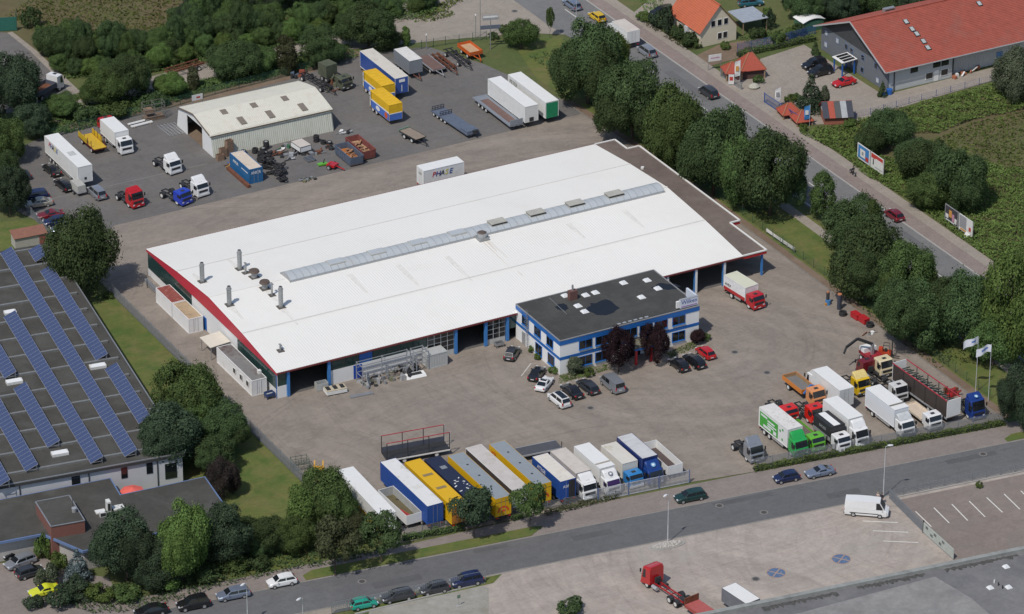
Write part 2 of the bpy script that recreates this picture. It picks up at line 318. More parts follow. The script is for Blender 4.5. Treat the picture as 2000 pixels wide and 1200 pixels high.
# manhole covers and drains: flat iron discs let into the paving
mh = MB().tube((0, 0, 0), (0, 0, .012), .42, 16).mesh('manhole_cover')
IRON = M('cast_iron', (.09, .085, .08), .8, .3, .2, 5)
RING = M('manhole_frame', (.2, .19, .18), .9, 0, .1, 4)
ringm = MB().tube((0, 0, 0), (0, 0, .009), .62, 16).mesh('frame')
for x, y, lab in ((1498, 728, 'round iron manhole cover in the yard near the orange tipper truck'), (1153, 797, 'round iron manhole cover near the parked white cars at the office'), (1435, 688, 'round iron manhole cover behind the small red car'),
    (1405, 988, 'pale round manhole cover on the lower road nearest the dark green car'), (1492, 1001, 'pale round manhole cover on the lower road right of its pair'), (707, 1136, 'round manhole cover on the lower road across from the verge trees'),
    (1476, 1131, 'round manhole cover in the pale lot beside the grey trailer'), (1005, 22, 'round manhole cover at the head of the main road'), (1920, 887, 'round manhole cover on the lower road by the right lot hedge')):
    t = thing('manhole_cover', lab, 'manhole cover', P(x, y, .004)); part('frame', ringm, RING, t); part('lid', mh, IRON, t)
# painted bays and blue no-stopping roundels on the pale lot
def stripe(name, a, b, w, mat, lab, grp, z=.004):
    a = P(*a); b = P(*b); d = (b-a).normalized(); n = Vector((-d.y, d.x, 0))*w/2
    return tag(sheet(name, [((a+n).x, (a+n).y), ((b+n).x, (b+n).y), ((b-n).x, (b-n).y), ((a-n).x, (a-n).y)], z, mat), lab, 'road marking', grp)
bays = [((1788, 999), (1819, 1029)), ((1824, 992), (1854, 1022)), ((1859, 985), (1890, 1017)), ((1893, 979), (1924, 1010)), ((1927, 972), (1958, 1001)), ((1961, 965), (1992, 995)), ((1994, 959), (2025, 990))]
for i, (a, b) in enumerate(bays):
    stripe('bay_line', a, b, .17, LINEW, ['first', 'second', 'third', 'fourth', 'fifth', 'sixth', 'seventh'][i]+' white bay line right of the sliding gate', 'parking bay lines')
for (a, b), l in zip((((1685, 1018), (1754, 1021)), ((1705, 1037), (1774, 1040)), ((1725, 1057), (1794, 1060))), ('white bay line nearest the white van', 'middle white bay line left of the sliding gate', 'white bay line farthest below the white van')):
    stripe('bay_line', a, b, .17, LINEW, l, 'parking bay lines by the van')
BLUEP = M('worn_blue_road_paint', (.09, .15, .26), .8, 0, .15, 2, stain=(.30, .27, .24), stain_s=2.2, stain_a=.95)
ORP = M('worn_orange_road_paint', (.37, .25, .19), .8, 0, .15, 2, stain=(.36, .31, .27), stain_s=2.0, stain_a=1.0)
for x, y, lab in ((1516, 1119, 'worn blue no stopping roundel on the lot, left of its pair'), (1643, 1092, 'worn blue no stopping roundel on the lot, right of its pair')):
    t = thing('no_stopping_roundel', lab, 'road marking', P(x, y, 0), R(-10))
    c = [(1.25*math.cos(i*math.pi/16), 1.25*math.sin(i*math.pi/16)) for i in range(32)]
    sheet('ring', [(1.4*a/1.25, 1.4*b/1.25) for a, b in c], .004, ORP, t); sheet('disc', c, .008, BLUEP, t)
    for an in (R(45), R(-45)):
        dx, dy = math.cos(an), math.sin(an)
        sheet('cross_bar', [(dx*1.2-dy*.09, dy*1.2+dx*.09), (-dx*1.2-dy*.09, -dy*1.2+dx*.09), (-dx*1.2+dy*.09, -dy*1.2-dx*.09), (dx*1.2+dy*.09, dy*1.2-dx*.09)], .012 if an > 0 else .014, ORP, t)
for a, b, lab in (((1018, 735), (1037, 710), 'pale bay line beside the dark convertible'), ((985, 700), (1001, 694), 'short pale bay line by the hall door')):
    stripe('bay_line', a, b, .1, LINEW, lab, 'faint bay lines')

JNT = M('pale_joint', (.2, .195, .185), .9)
a, b = P(95, 390), P(405, 320); d = (b-a).normalized(); n = Vector((-d.y, d.x, 0))*.09
S('paving_joint', [((a+n).x, (a+n).y), ((b+n).x, (b+n).y), ((b-n).x, (b-n).y), ((a-n).x, (a-n).y)], .008, JNT)
# ================================================================ the big repair hall
HL, HW, EV, RG = 80.0, 45.95, 4.45, 6.45
hall = thing('repair_hall', 'huge white-roofed repair hall with red gable fascia filling the middle of the yard', 'hall', (0, 0, 0))
# roof profile: two steeper outer pitches, flatter middle (z at y)
prof = [(-.35, EV), (11.3, EV+1.22), (23.0, RG), (34.6, EV+1.22), (HW+.2, EV)]
def roof_z(y):
    for (a, za), (b, zb) in zip(prof, prof[1:]):
        if a <= y <= b: return za+(zb-za)*(y-a)/(b-a)
    return EV
def ribs(x0, x1, pitch, d):
    xs = []; x = x0
    while x < x1-1e-6:
        for f, h in ((0, 0), (.55, 0), (.65, d), (.9, d)):
            if x+f*pitch <= x1: xs.append((x+f*pitch, h))
        x += pitch
    xs.append((x1, 0)); return xs
for k in range(4):
    (ya, za), (yb, zb) = prof[k], prof[k+1]
    b = MB(); xs = ribs(-.15, HL, .42, .018); n = len(xs); lift = .015 if k in (1, 2) else 0
    if k == 1: ya -= .25; za = roof_z(ya)
    if k == 2: yb += .25; zb = roof_z(yb)
    vs = [(x, ya, za+h+lift) for x, h in xs]+[(x, yb, zb+h+lift) for x, h in xs]
    b.add(vs, [(i, i+1, n+i+1, n+i) for i in range(n-1)])
    part('roof_sheet', b.mesh(), ROOFW, hall)
SEAM = M('roof_seam', (.66, .645, .61), .6, 0, .05, 1)
for y in (11.3, 34.6):
    MB().bb(-.15, HL, y-.06, y+.06, roof_z(y)+.045, roof_z(y)+.075).build('roof_lap', SEAM, hall)
MB().bb(-.15, 12.6, 22.85, 23.15, RG+.03, RG+.09).build('ridge_cap', ROOFW, hall); MB().bb(78.9, HL, 22.85, 23.15, RG+.03, RG+.09).build('ridge_cap', ROOFW, hall)
TRIM = M('white_edge_trim', (.76, .75, .71), .5, 0, .05, 1)
GUT = M('dark_red_gutter', (.16, .03, .03), .5, 0, .1, 1)
MB().bb(-.1, HL, -.52, -.36, EV-.22, EV-.02).build('gutter', GUT, hall)
MB().bb(-.1, HL, HW+.2, HW+.34, EV-.2, EV-.01).build('gutter', GUT, hall)
# gable end: red fascia tapering from the eaves, dark green glazing strip, white wall
def gable_strip(y0, y1, zlo, zhi, n=24):
    b = MB(); ys = sorted(set([y0+(y1-y0)*i/n for i in range(n+1)]+[y for y, _ in prof if y0 < y < y1]))
    vs = []; N2 = len(ys)
    for x in (0, 1): vs += [(x, y, zlo(y)) for y in ys]+[(x, y, zhi(y)) for y in ys]
    fs = []
    for i in range(N2-1):
        fs += [(i, N2+i, N2+i+1, i+1), (2*N2+i, 2*N2+i+1, 3*N2+i+1, 3*N2+i), (N2+i, 3*N2+i, 3*N2+i+1, N2+i+1), (i, i+1, 2*N2+i+1, 2*N2+i)]
    fs += [(0, 2*N2, 3*N2, N2), (N2-1, 2*N2-1, 4*N2-1, 3*N2-1)]
    b.add(vs, fs); return b
def fas_lo(y): return EV-.42
g = gable_strip(-.35, HW+.2, fas_lo, lambda y: roof_z(y)-.02)
g.v = [(-.12+.1*x, y, z) for x, y, z in g.v]; g.build('gable_fascia', REDT, hall)
GLGR = M('green_tinted_glazing', (.018, .05, .045), .12, 0, .12, .6, spec=.7)
WALLW = M('white_wall_panel', (.76, .76, .75), .6, 0, .03, .6, stain=(.55, .52, .47), stain_s=.35, stain_a=.18)
PLINTH = M('plinth', (.24, .22, .2), .9, 0, .12, 1)
g = gable_strip(0, HW, lambda y: 0, fas_lo); g.v = [(.02+.2*x, y, z-.0) for x, y, z in g.v]; g.build('gable_wall', WALLW, hall)
for y0, y1, z0 in ((.15, 13.4, 1.55), (29.6, HW-.1, 1.3)):
    gb = MB(); n = max(2, round((y1-y0)/2.1))
    for i in range(n):
        a = y0+(y1-y0)*i/n; c = y0+(y1-y0)*(i+1)/n
        MB().bb(-.03, .018, a+.04, c-.04, z0, fas_lo(y0)-.03).build('pane', GLGR, hall)
MB().bb(-.04, .018, 24.4, 25.5, .02, 2.15).build('side_door', BLUE, hall)
MB().bb(-.05, .02, -.02, .15, 0, EV-.3).build('corner_post', BLUE, hall)
# back and east walls
MB().bb(.25, HL, HW-.25, HW-.02, 0, EV-.25).build('back_wall', WALLW, hall)
g = gable_strip(9, HW-.26, lambda y: 0, lambda y: roof_z(y)-.1); g.v = [(HL-.3+.2*x, y, z) for x, y, z in g.v]; g.build('east_wall', WALLW, hall)
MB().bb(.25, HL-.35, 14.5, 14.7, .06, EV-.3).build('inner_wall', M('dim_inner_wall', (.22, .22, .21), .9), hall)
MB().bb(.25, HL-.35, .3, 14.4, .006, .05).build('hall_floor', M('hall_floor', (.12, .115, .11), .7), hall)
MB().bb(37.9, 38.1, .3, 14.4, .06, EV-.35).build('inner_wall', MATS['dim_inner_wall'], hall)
# front: columns, closed and open door bays, glazing band
COLB = M('column_blue', (.05, .2, .5), .45, 0, .1, 1)
for x in (1.6, 8.3, 29.5, 34.6, 38.3, 66.2, 71.3, 76.4):
    MB().bb(x, x+.42, -.3, .12, .06, EV-.25).build('column', COLB, hall)
for x in (71.35, 76.45, 66.25):
    MB().bb(x+.02, x+.38, -.36, -.302, .02, EV-.3).build('column_face', WHITE, hall)
def glazed_door(x0, x1, nx, nz):
    d = MB().bb(x0, x1, .0, .06, 0.02, EV-.25).build('sectional_door', M('door_rail', (.5, .5, .48), .6), hall)
    for i in range(nx):
        for j in range(nz):
            wx = (x1-x0)/nx; hz = (EV-.4)/nz
            if j == 0: continue
            MB().bb(x0+i*wx+.07, x0+(i+1)*wx-.07, -.03, -.005, .1+j*hz+.06, .1+(j+1)*hz-.05).build('pane', GLASS, d)
glazed_door(25.0, 29.45, 4, 5); glazed_door(35.1, 38.2, 3, 5)
# workshop front between the first bay and the glazed doors: white wall with a dark window band above
MB().bb(8.8, 24.95, 0, .2, 0, 2.35).build('front_wall', WALLW, hall)
MB().bb(8.8, 24.95, .05, .2, 2.352, EV-.25).build('front_wall_band', M('dark_band', (.05, .055, .055), .6), hall)
for i in range(7):
    x = 9.0+i*2.27; mt = BLUE if i == 2 else GLGR
    MB().bb(x+.06, x+2.2, 0.0, .045, 2.45, EV-.32).build('window', mt, hall)
MB().bb(12.6, 14.0, -.03, -.003, .02, 2.25).build('door', M('door_blue', (.015, .07, .4), .45), hall)
MB().bb(13.85, 13.92, -.06, -.032, 1.0, 1.12).build('door_handle', STEEL, hall)
MB().bb(.15, 1.58, -.02, .14, 0, 1.95).build('front_wall', WALLW, hall)
MB().bb(.15, 1.58, 0.0, .12, 1.953, EV-.3).build('pane', GLGR, hall)
MB().bb(38.75, 40.0, 0, .2, 1.9, EV-.25).build('pane', GLGR, hall)
MB().bb(64.2, 66.15, .1, .3, 0, EV-.25).build('front_wall', WALLW, hall)
# east canopy: flat brown gravel roof with white edge and red underside
can = thing('flat_canopy', 'flat brown canopy roof with white rim along the east side of the hall', 'canopy', (0, 0, 0))
cp = [(80.05, -.1), (84.3, -.1), (84.3, 10.8), (86.1, 10.8), (86.1, 42.2), (83.8, 42.2), (83.8, 46.2), (80.05, 46.2)]
CANM = ground_mat('canopy_gravel', (.135, .105, .092), (.17, .135, .115), .12, 2.0, spots=.25, patch=(.2, .165, .14))
MB().prism(cp, EV-.3, EV-.1).build('deck', CANM, can)
rim = MB()
for a, b in zip(cp, cp[1:]+cp[:1]):
    if a[0] < 80.1 and b[0] < 80.1: continue
    rim.bar((a[0], a[1], EV-.06), (b[0], b[1], EV-.06), .24, .2)
rim.build('rim', TRIM, can)
fa = MB()
for a, b in zip(cp, cp[1:]+cp[:1]):
    if a[0] < 80.1 and b[0] < 80.1: continue
    fa.bar((a[0], a[1], EV-.42), (b[0], b[1], EV-.42), .1, .5)
fa.build('fascia', M('canopy_red', (.42, .02, .025), .5), can)
for y in (-.0+.3, 10.5, 20, 30, 41.8):
    MB().bb(83.6, 83.9, y-.15, y+.15, 0, EV-.32).build('post', COLB, can)
MB().tube((82.2, 34.5, EV-.12), (82.2, 34.5, EV+.25), .28, 10).build('vent', WHITE, can)
# skylight vault along the ridge
GLZ = M('frosted_glazing', (.45, .48, .50), .3, 0, .06, .8, stain=(.5, .48, .42), stain_s=.5, stain_a=.3)
skl = thing('ridge_skylight', 'long barrel-vaulted grey skylight along the white hall roof ridge', 'skylight', (0, 23.3, 0))
SX0, SX1, SH = 12.9, 78.7, 1.55
def vault(x0, x1, hw, rise, z0, n=10, t=0.0):
    b = MB(); A = [(math.cos(math.pi*i/n)*hw, math.sin(math.pi*i/n)*rise+z0) for i in range(n+1)]
    vs = [(x, y, z) for x in (x0, x1) for y, z in A]; m = n+1
    b.add(vs, [(i, m+i, m+i+1, i+1) for i in range(n)]+[tuple(range(m)), tuple(range(m, 2*m))[::-1]]); return b
ns = 55; dx = (SX1-SX0)/ns
for i in range(ns):
    vault(SX0+i*dx+.03, SX0+(i+1)*dx-.03, SH, .72, RG-.02).build('pane', GLZ, skl)
for i in range(ns+1):
    if i % 5 in (0, 1) or i % 3 == 0:
        x = SX0+i*dx; vault(x-.028, x+.028, SH+.03, .75, RG-.02).build('rib', STEEL, skl)
for s in (-1, 1): MB().bb(SX0-.1, SX1+.1, s*(SH+.1)-.09, s*(SH+.1)+.09, RG-.15, RG+.16).build('kerb_rail', STEEL, skl)
HATW = M('hatch_curb', (.42, .41, .36), .6, 0, .1, 1)
for i, x in enumerate((21.4, 28.4, 35.5, 42.4, 49.5, 56.4, 63.4, 70.5)):
    h = MB().bb(x-1.35, x+1.35, -.78, .9, RG+.55, RG+.74).build('hatch', HATW, skl)
    if i >= 4: MB().bb(x-1.3, x+1.3, -.8, .92, RG+.745, RG+.93).build('gap_shade_block', M('painted_gap_shade', (.03, .03, .03), .9), h); MB().bb(x-1.4, x+1.4, -.72, .98, RG+.935, RG+1.0).build('flap', HATW, h)  # solid dark block, coloured as the shade under each raised flap
    else: MB().bb(x-1.25, x+1.25, -.7, .84, RG+.745, RG+.79).build('flap', GLZ, h)
# stacks and fans on the roof
STK = M('weathered_stack', (.33, .34, .34), .5, .4, .15, 2)
def flue(x, y, h, lab):
    z = roof_z(y); t = thing('roof_flue', lab, 'flue', (x, y, z-.02), 0, 'tall flues on the hall roof')
    MB().tube((0, 0, .05), (0, 0, h-.5), .36, 12).tube((0, 0, h-.5), (0, 0, h-.42), .42, 12).tube((0, 0, h-.42), (0, 0, h), .33, 12, .27).build('pipe', STK, t, smooth=False)
    MB().bb(-.6, .6, -.6, .6, -.1, .12).build('flashing', M('flashing', (.1, .09, .08), .8), t)
    MB().tube((0, 0, h-.02), (0, 0, h+.005), .22, 10).build('mouth', BLACK, t)
flue(1.5, 28.8, 3.3, 'tall grey flue nearest the far left corner of the hall roof'); flue(1.7, 19.6, 3.2, 'tall grey flue by the left gable below the ridge')
flue(8.4, 30.1, 3.3, 'tall grey flue standing farthest back of the roof group'); flue(8.4, 15.7, 3.5, 'tall grey flue nearest the skylight end')
def mushroom(x, y, lab):
    z = roof_z(y); t = thing('roof_fan', lab, 'roof fan', (x, y, z), 0, 'mushroom fans on the hall roof')
    MB().tube((0, 0, .1), (0, 0, 1.0), .48, 12, .42).build('housing', STK, t); MB().tube((0, 0, 1.0), (0, 0, 1.3), .85, 14, .72).build('cap', M('rusty_cap', (.12, .09, .075), .8, .2, .2, 3), t); MB().bb(-.7, .7, -.7, .7, -.1, .1).build('flashing', MATS['flashing'], t)
mushroom(8.9, 26.0, 'rusty mushroom fan beside the farther flue'); mushroom(8.6, 21.7, 'rusty mushroom fan beside the nearer flue')
def pipe(x, y, h, lab):
    z = roof_z(y); t = thing('roof_vent_pipe', lab, 'vent pipe', (x, y, z)); MB().tube((0, 0, 0), (0, 0, h), .16, 8).build('pipe', STK, t); MB().box((.15, .3, h), (.3, .7, .12)).build('head', STK, t); MB().bb(-.5, .5, -.5, .5, -.1, .08).build('flashing', MATS['flashing'], t)
pipe(8.5, 28.2, 1.5, 'thin vent pipe with elbow between flue and far fan'); pipe(8.7, 19.4, 1.8, 'thin vent pipe with elbow beside the near flue'); pipe(3.0, 4.8, .8, 'small lone vent pipe low on the front roof slope')
t = thing('roof_extractor', 'round grey extractor fan beside the skylight, mid roof, with brown streak below', 'roof fan', (45.5, 20.9, roof_z(20.9)))
MB().bb(-.85, .85, -.85, .85, -.15, .45).build('curb', STK, t); MB().tube((0, 0, .45), (0, 0, 1.15), .75, 14, .8).build('drum', STEEL, t); MB().tube((0, 0, 1.15), (0, 0, 1.3), .7, 14, .5).build('cap', MATS['rusty_cap'], t)
DIRT = M('roof_dirt', (.70, .68, .63), .8, 0, .12, 2)
for x, y, l in ((1.5, 28.8, -3), (1.7, 19.6, 4), (8.4, 30.1, -4), (8.4, 15.7, 5), (8.9, 26, -3.5), (8.6, 21.7, 3.5), (30, 20, 7), (60, 20, 5), (70, 20, 6), (22, 20.5, 6), (38, 19, 8)):
    b = MB(); k = 1 if l > 0 else -1; y0 = y-k*.6; y1 = y0-l; b.add([(x-.5, y0, roof_z(y0)+.038), (x+.5, y0, roof_z(y0)+.038), (x+.22, y1, roof_z(y1)+.038), (x-.1, y1, roof_z(y1)+.038)], [(3, 2, 1, 0) if k > 0 else (0, 1, 2, 3)]); b.build('dirt_streak', DIRT, hall)
STAIN = M('rust_streak', (.64, .58, .49), .8, 0, .1, 3)
for x0, w_, y1 in ((45.1, .2, 12.0), (45.7, .3, 8.5), (46.2, .12, 14)):
    b = MB(); b.add([(x0, 20, roof_z(20)+.04), (x0+w_, 20, roof_z(20)+.04), (x0+w_*.6, y1, roof_z(y1)+.045), (x0+w_*.3, y1, roof_z(y1)+.045)], [(3, 2, 1, 0)]); b.build('rust_streak', STAIN, hall)
# ================================================================ lettering helper
def lettering(txt, size, mat, parent, loc, rot, name='lettering', shear=0.0, extr=.01, sx=1.0):
    cu = bpy.data.curves.new('t', 'FONT'); cu.body = txt; cu.size = size; cu.extrude = extr; cu.shear = shear; cu.align_x = 'CENTER'; cu.align_y = 'CENTER'; cu.resolution_u = 2
    tmp = bpy.data.objects.new('t', cu); COL.objects.link(tmp)
    me = bpy.data.meshes.new_from_object(tmp.evaluated_get(bpy.context.evaluated_depsgraph_get())); bpy.data.objects.remove(tmp); bpy.data.curves.remove(cu)
    me.materials.clear(); o = part(name, me, mat, parent, loc); o.rotation_euler = rot; o.scale = (sx, 1, 1); return o
# ================================================================ office block
OX0, OX1, OY0, OY1, OH = 40.1, 64.1, -13.5, .1, 5.72
off = thing('office_block', 'two-storey white office block with blue bands and flat dark roof', 'office building', (0, 0, 0))
OWH = M('office_render', (.80, .80, .79), .7, 0, .02, .8)
OBL = M('office_blue', (.018, .13, .42), .45, 0, .06, .7)
ROOFD = ground_mat('bitumen_roof', (.055, .055, .052), (.078, .077, .072), .18, 2.2, spots=.3, patch=(.05, .05, .052))
MB().bb(OX0, OX1, OY0, OY1, 0, OH-.75).build('wall', OWH, off)
MB().bb(OX0-.06, OX1+.06, OY0-.06, OY1+.02, OH-.78, OH-.06).build('blue_fascia', OBL, off)
MB().bb(OX0+.1, OX1-.1, OY0+.1, OY1-.1, OH-.055, OH+.0).build('roof', ROOFD, off)
rim = MB(); 
for a, b in (((OX0, OY0), (OX1, OY0)), ((OX1, OY0), (OX1, OY1)), ((OX1, OY1), (OX0, OY1)), ((OX0, OY1), (OX0, OY0))): rim.bar((*a, OH+.0), (*b, OH+.0), .18, .12)
rim.build('roof_edge', M('roof_edge_grey', (.33, .33, .33), .5, .3), off)
MB().bb(OX0-.03, OX1+.03, OY0-.03, OY1, 2.45, 2.95).build('blue_band', OBL, off)
def owin(face, a, b, z0, z1, div=2):
    # blue framed window let into the front (y) or left (x) face
    if face == 'y': f = MB().bb(a, b, OY0-.09, OY0-.002, z0, z1)
    else: f = MB().bb(OX0-.09, OX0-.002, a, b, z0, z1)
    w_ = f.build('window', OBL, off); n = div; L_ = (b-a-.12)/n
    for i in range(n):
        p0 = a+.06+i*L_+.05; p1 = a+.06+(i+1)*L_-.05
        g = MB().bb(p0, p1, OY0-.11, OY0-.092, z0+.22, z1-.06) if face == 'y' else MB().bb(OX0-.11, OX0-.092, p0, p1, z0+.22, z1-.06)
        g.build('pane', GLASS, w_)
    s = MB().bb(a-.05, b+.05, OY0-.2, OY0-.115, z0-.02, z0+.09) if face == 'y' else MB().bb(OX0-.2, OX0-.115, a-.05, b+.05, z0-.02, z0+.09)
    s.build('sill', M('sill_blue', (.05, .22, .55), .45), w_)
for x in (43.3, 46.1, 49.1, 51.0, 53.7, 56.3, 59.4): owin('y', x, x+2.25 if x not in (49.1,) else x+1.7, 3.35, 4.9)
for x in (43.3, 46.1, 59.4): owin('y', x, x+2.25, .6, 2.25)
for y in (-3.0, -6.8, -10.6): owin('x', y-2.1+1.2, y+1.1, 3.35, 4.9, 2)
for y in (-7.2, -11.0): owin('x', y-.9, y+1.1, .5, 2.25, 2)
MB().bb(OX0-.06, OX0-.002, -2.9, -1.9, .02, 2.1).build('side_door', M('grey_door', (.3, .3, .3), .6), off)
# porch with grass-patched flat roof, red posts, red door
por = MB().bb(51.3, 54.6, OY0-3.0, OY0-.12, 2.55, 2.85).build('porch', OBL, off)
MB().bb(51.35, 54.55, OY0-2.95, OY0-.16, 2.853, 2.9).build('porch_roof', M('mossy_felt', (.17, .16, .12), .95, 0, .25, 1.5, stain=(.11, .11, .05), stain_s=.8), por)
REDP = M('red_post', (.5, .02, .03), .45)
for x in (51.5, 54.1): MB().bb(x, x+.3, OY0-2.8, OY0-2.5, .01, 2.545).build('porch_post', REDP, por)
MB().bb(52.2, 53.9, OY0-.08, OY0-.003, .02, 2.3).build('entrance_door', GLASS, off)
MB().bb(51.0, 55.5, OY0-3.6, OY0-.01, .0, .06).build('entrance_step', G_PINK, off)
ladder = MB()
for s in (-.25, .25): ladder.bar((OX0-.3, -3.9+s, .3), (OX0-.3, -3.9+s, OH+.9), .05)
for i in range(18): ladder.bar((OX0-.3, -4.15, .5+i*.32), (OX0-.3, -3.65, .5+i*.32), .035)
ladder.build('roof_ladder', STEEL, off)
hoop = MB()
for i in range(6):
    z = 2.6+i*.7
    for k in range(8):
        a0, a1 = math.pi*k/8, math.pi*(k+1)/8
        hoop.bar((OX0-.3-.5*math.sin(a0), -3.9+.35*math.cos(a0), z), (OX0-.3-.5*math.sin(a1), -3.9+.35*math.cos(a1), z), .03)
hoop.build('ladder_cage', STEEL, off)
DOMEW = M('acrylic_dome', (.72, .73, .73), .25, 0, .04, 1)
def dome(parent, x, y, z, s=.55, name='roof_light'):
    MB().add([(x-s, y-s, z), (x+s, y-s, z), (x+s, y+s, z), (x-s, y+s, z), (x-s*.55, y-s*.55, z+.28), (x+s*.55, y-s*.55, z+.28), (x+s*.55, y+s*.55, z+.28), (x-s*.55, y+s*.55, z+.28)], [(0, 1, 5, 4), (1, 2, 6, 5), (2, 3, 7, 6), (3, 0, 4, 7), (4, 5, 6, 7)]).build(name, DOMEW, parent)
for px, py in ((1104, 577), (1144, 576), (1163, 571), (1218, 552), (1264, 547), (1285, 563), (1253, 580), (1129, 597), (1142, 608)):
    a = P(px, py, OH+.1); dome(off, a.x, a.y, OH+.003)
a = P(1117, 585, OH); ch = MB().bb(a.x-.55, a.x+.75, a.y-.4, a.y+.4, OH-.1, OH+1.5).build('chimney', M('dark_brick', (.14, .07, .06), .9, 0, .2, 4), off)
MB().tube((a.x+.1, a.y, OH+1.5), (a.x+.1, a.y, OH+2.4), .16, 8).build('flue_pipe', STEEL, ch)
WET = M('standing_water', (.012, .012, .014), .12, 0, .1, 1)
for k, (cx, cy, sx, sy) in enumerate(((1178, 602, 34, 17), (1098, 600, 15, 9), (1300, 560, 30, 8))):
    rs = random.Random(k); pts = [P2(cx+sx*math.cos(i*math.pi/9)*rs.uniform(.6, 1.05), cy+sy*math.sin(i*math.pi/9)*rs.uniform(.6, 1.05), OH) for i in range(18)]; sheet('standing_water', pts, OH+.004, WET, off)
# raised conduit with bracket along the roof
b = MB(); q0 = P(1073, 582, OH+.1); q1 = P(1107, 614, OH+.1); b.bar(q0, q1, .06); b.build('conduit', STEEL, off)
# row of small lamps on the front roof edge
for i in range(6): MB().box((50.3+i*.95, OY0+.25, OH+.2), (.55, .3, .12)).build('edge_lamp', ALU, off)
# rooftop sign with lettering on its front and a bent panel behind
sg = thing('rooftop_sign', 'white illuminated company sign on the right corner of the office roof', 'sign', (62.4, OY0+.45, OH+.06))
SIGNW = M('sign_face', (.62, .66, .74), .3, 0, .03, 1)
MB().box((.1, 0, .75), (3.1, .35, 1.4)).build('cabinet', SIGNW, sg)
MB().box((1.55, 1.6, .75), (.3, 2.8, 1.4)).build('side_cabinet', SIGNW, sg)
MB().box((.1, 0, 1.47), (3.14, .4, .05)).build('top_rail', ALU, sg)
MB().box((-1.75, .1, .7), (.5, .3, 1.1)).build('end_cap', WHITE, sg)
lettering('Wilken', .95, M('letter_blue', (.02, .06, .3), .4), sg, (.1, -.185, .95), (R(90), 0, 0), extr=.008)
MB().box((.1, -.19, .28), (2.7, .02, .14)).build('red_stripe', M('letter_violet', (.33, .16, .4), .4), sg)
# ================================================================ corrugated store in the back yard
st = thing('corrugated_store', 'weathered pale corrugated store shed with mansard roof in the back yard', 'shed', (0, 0, 0))
SHW = M('stained_corrugated', (.52, .53, .46), .8, 0, .05, 1.0, stain=(.30, .31, .22), stain_s=1.2, stain_a=.55, streak=(2.0, 2.0, .25))
SHR = M('aged_roof_sheet', (.60, .585, .51), .8, 0, .06, .5, stain=(.43, .40, .32), stain_s=.5, stain_a=.5)
sx0, sx1 = 27.0, 49.1
sp = [(79.7, 0), (80.6, 3.75), (84.0, 4.44), (87.0, 5.0), (90.0, 4.44), (93.3, 3.75), (94.2, 0)]
for k in range(6):
    (ya, za), (yb, zb) = sp[k], sp[k+1]; wall = k in (0, 5)
    xs = ribs(sx0-(.25 if not wall else 0), sx1+(.25 if not wall else 0), .36, .05); n = len(xs); b = MB()
    nn = Vector((0, -(zb-za), yb-ya)).normalized(); e = 0 if wall else .04
    if k == 1: ya -= .25; za -= .18
    if k == 4: yb += .25; zb -= .18
    b.add([(x, ya+nn.y*h, za+nn.z*h+e) for x, h in xs]+[(x, yb+nn.y*h, zb+nn.z*h+e) for x, h in xs], [(i, i+1, n+i+1, n+i) for i in range(n-1)])
    b.build('wall_sheet' if wall else 'roof_sheet', SHW if wall else SHR, st)
for x0 in (sx0+.02, sx1-.12):
    if x0 < 30:
        for seg in ([(79.75, 0), (80.65, 3.7), (84.0, 4.4), (84.0, 0)], [(90.0, 0), (90.0, 4.4), (93.25, 3.7), (94.15, 0)], [(84.0, 3.7), (84.0, 4.4), (87, 4.95), (90.0, 4.4), (90.0, 3.7)]):
            b = MB(); n = len(seg); b.add([(x0, y, z) for y, z in seg]+[(x0+.1, y, z) for y, z in seg], [tuple(range(n))[::-1], tuple(range(n, 2*n))]+[(i, n+i, n+(i+1) % n, (i+1) % n) for i in range(n)]); b.build('gable_panel', WALLW, st)
    else:
        b = MB(); n = len(sp); b.add([(x0, y, z) for y, z in sp]+[(x0+.1, y, z) for y, z in sp], [tuple(range(n))[::-1], tuple(range(n, 2*n))]+[(i, n+i, n+(i+1) % n, (i+1) % n) for i in range(n)]); b.build('gable_panel', SHW, st)
MB().bb(sx0+.15, sx1-.2, 80.2, 93.6, .008, .03).build('floor', G_EARTH, st)
b = MB(); b.bar((sx0-.25, 80.25, 3.6), (sx1+.25, 80.25, 3.6), .12, .16); b.build('eaves_gutter', M('brown_trim', (.16, .12, .09), .8), st)
b = MB()
for (ya, za), (yb, zb) in zip(sp[1:-1], sp[2:-1]): b.bar((sx0-.25, ya, za+.02), (sx0-.25, yb, zb+.02), .1, .2)
b.build('verge_trim', MATS['brown_trim'], st)
RLT = M('dull_rooflight', (.2, .17, .14), .6, 0, .15, 3)
for x, k in ((31.3, 2), (33.0, 1), (36.8, 2), (38.2, 1), (42.5, 2), (44.2, 1)):
    (ya, za), (yb, zb) = sp[k], sp[k+1]; f0, f1 = (.35, .8) if k == 2 else (.25, .85)
    a = Vector((x, ya+(yb-ya)*f0, za+(zb-za)*f0+.11)); c = Vector((x, ya+(yb-ya)*f1, za+(zb-za)*f1+.11))
    MB().slab(a, a+Vector((1.1, 0, 0)), c+Vector((1.1, 0, 0)), c, .02).build('roof_light', RLT, st)
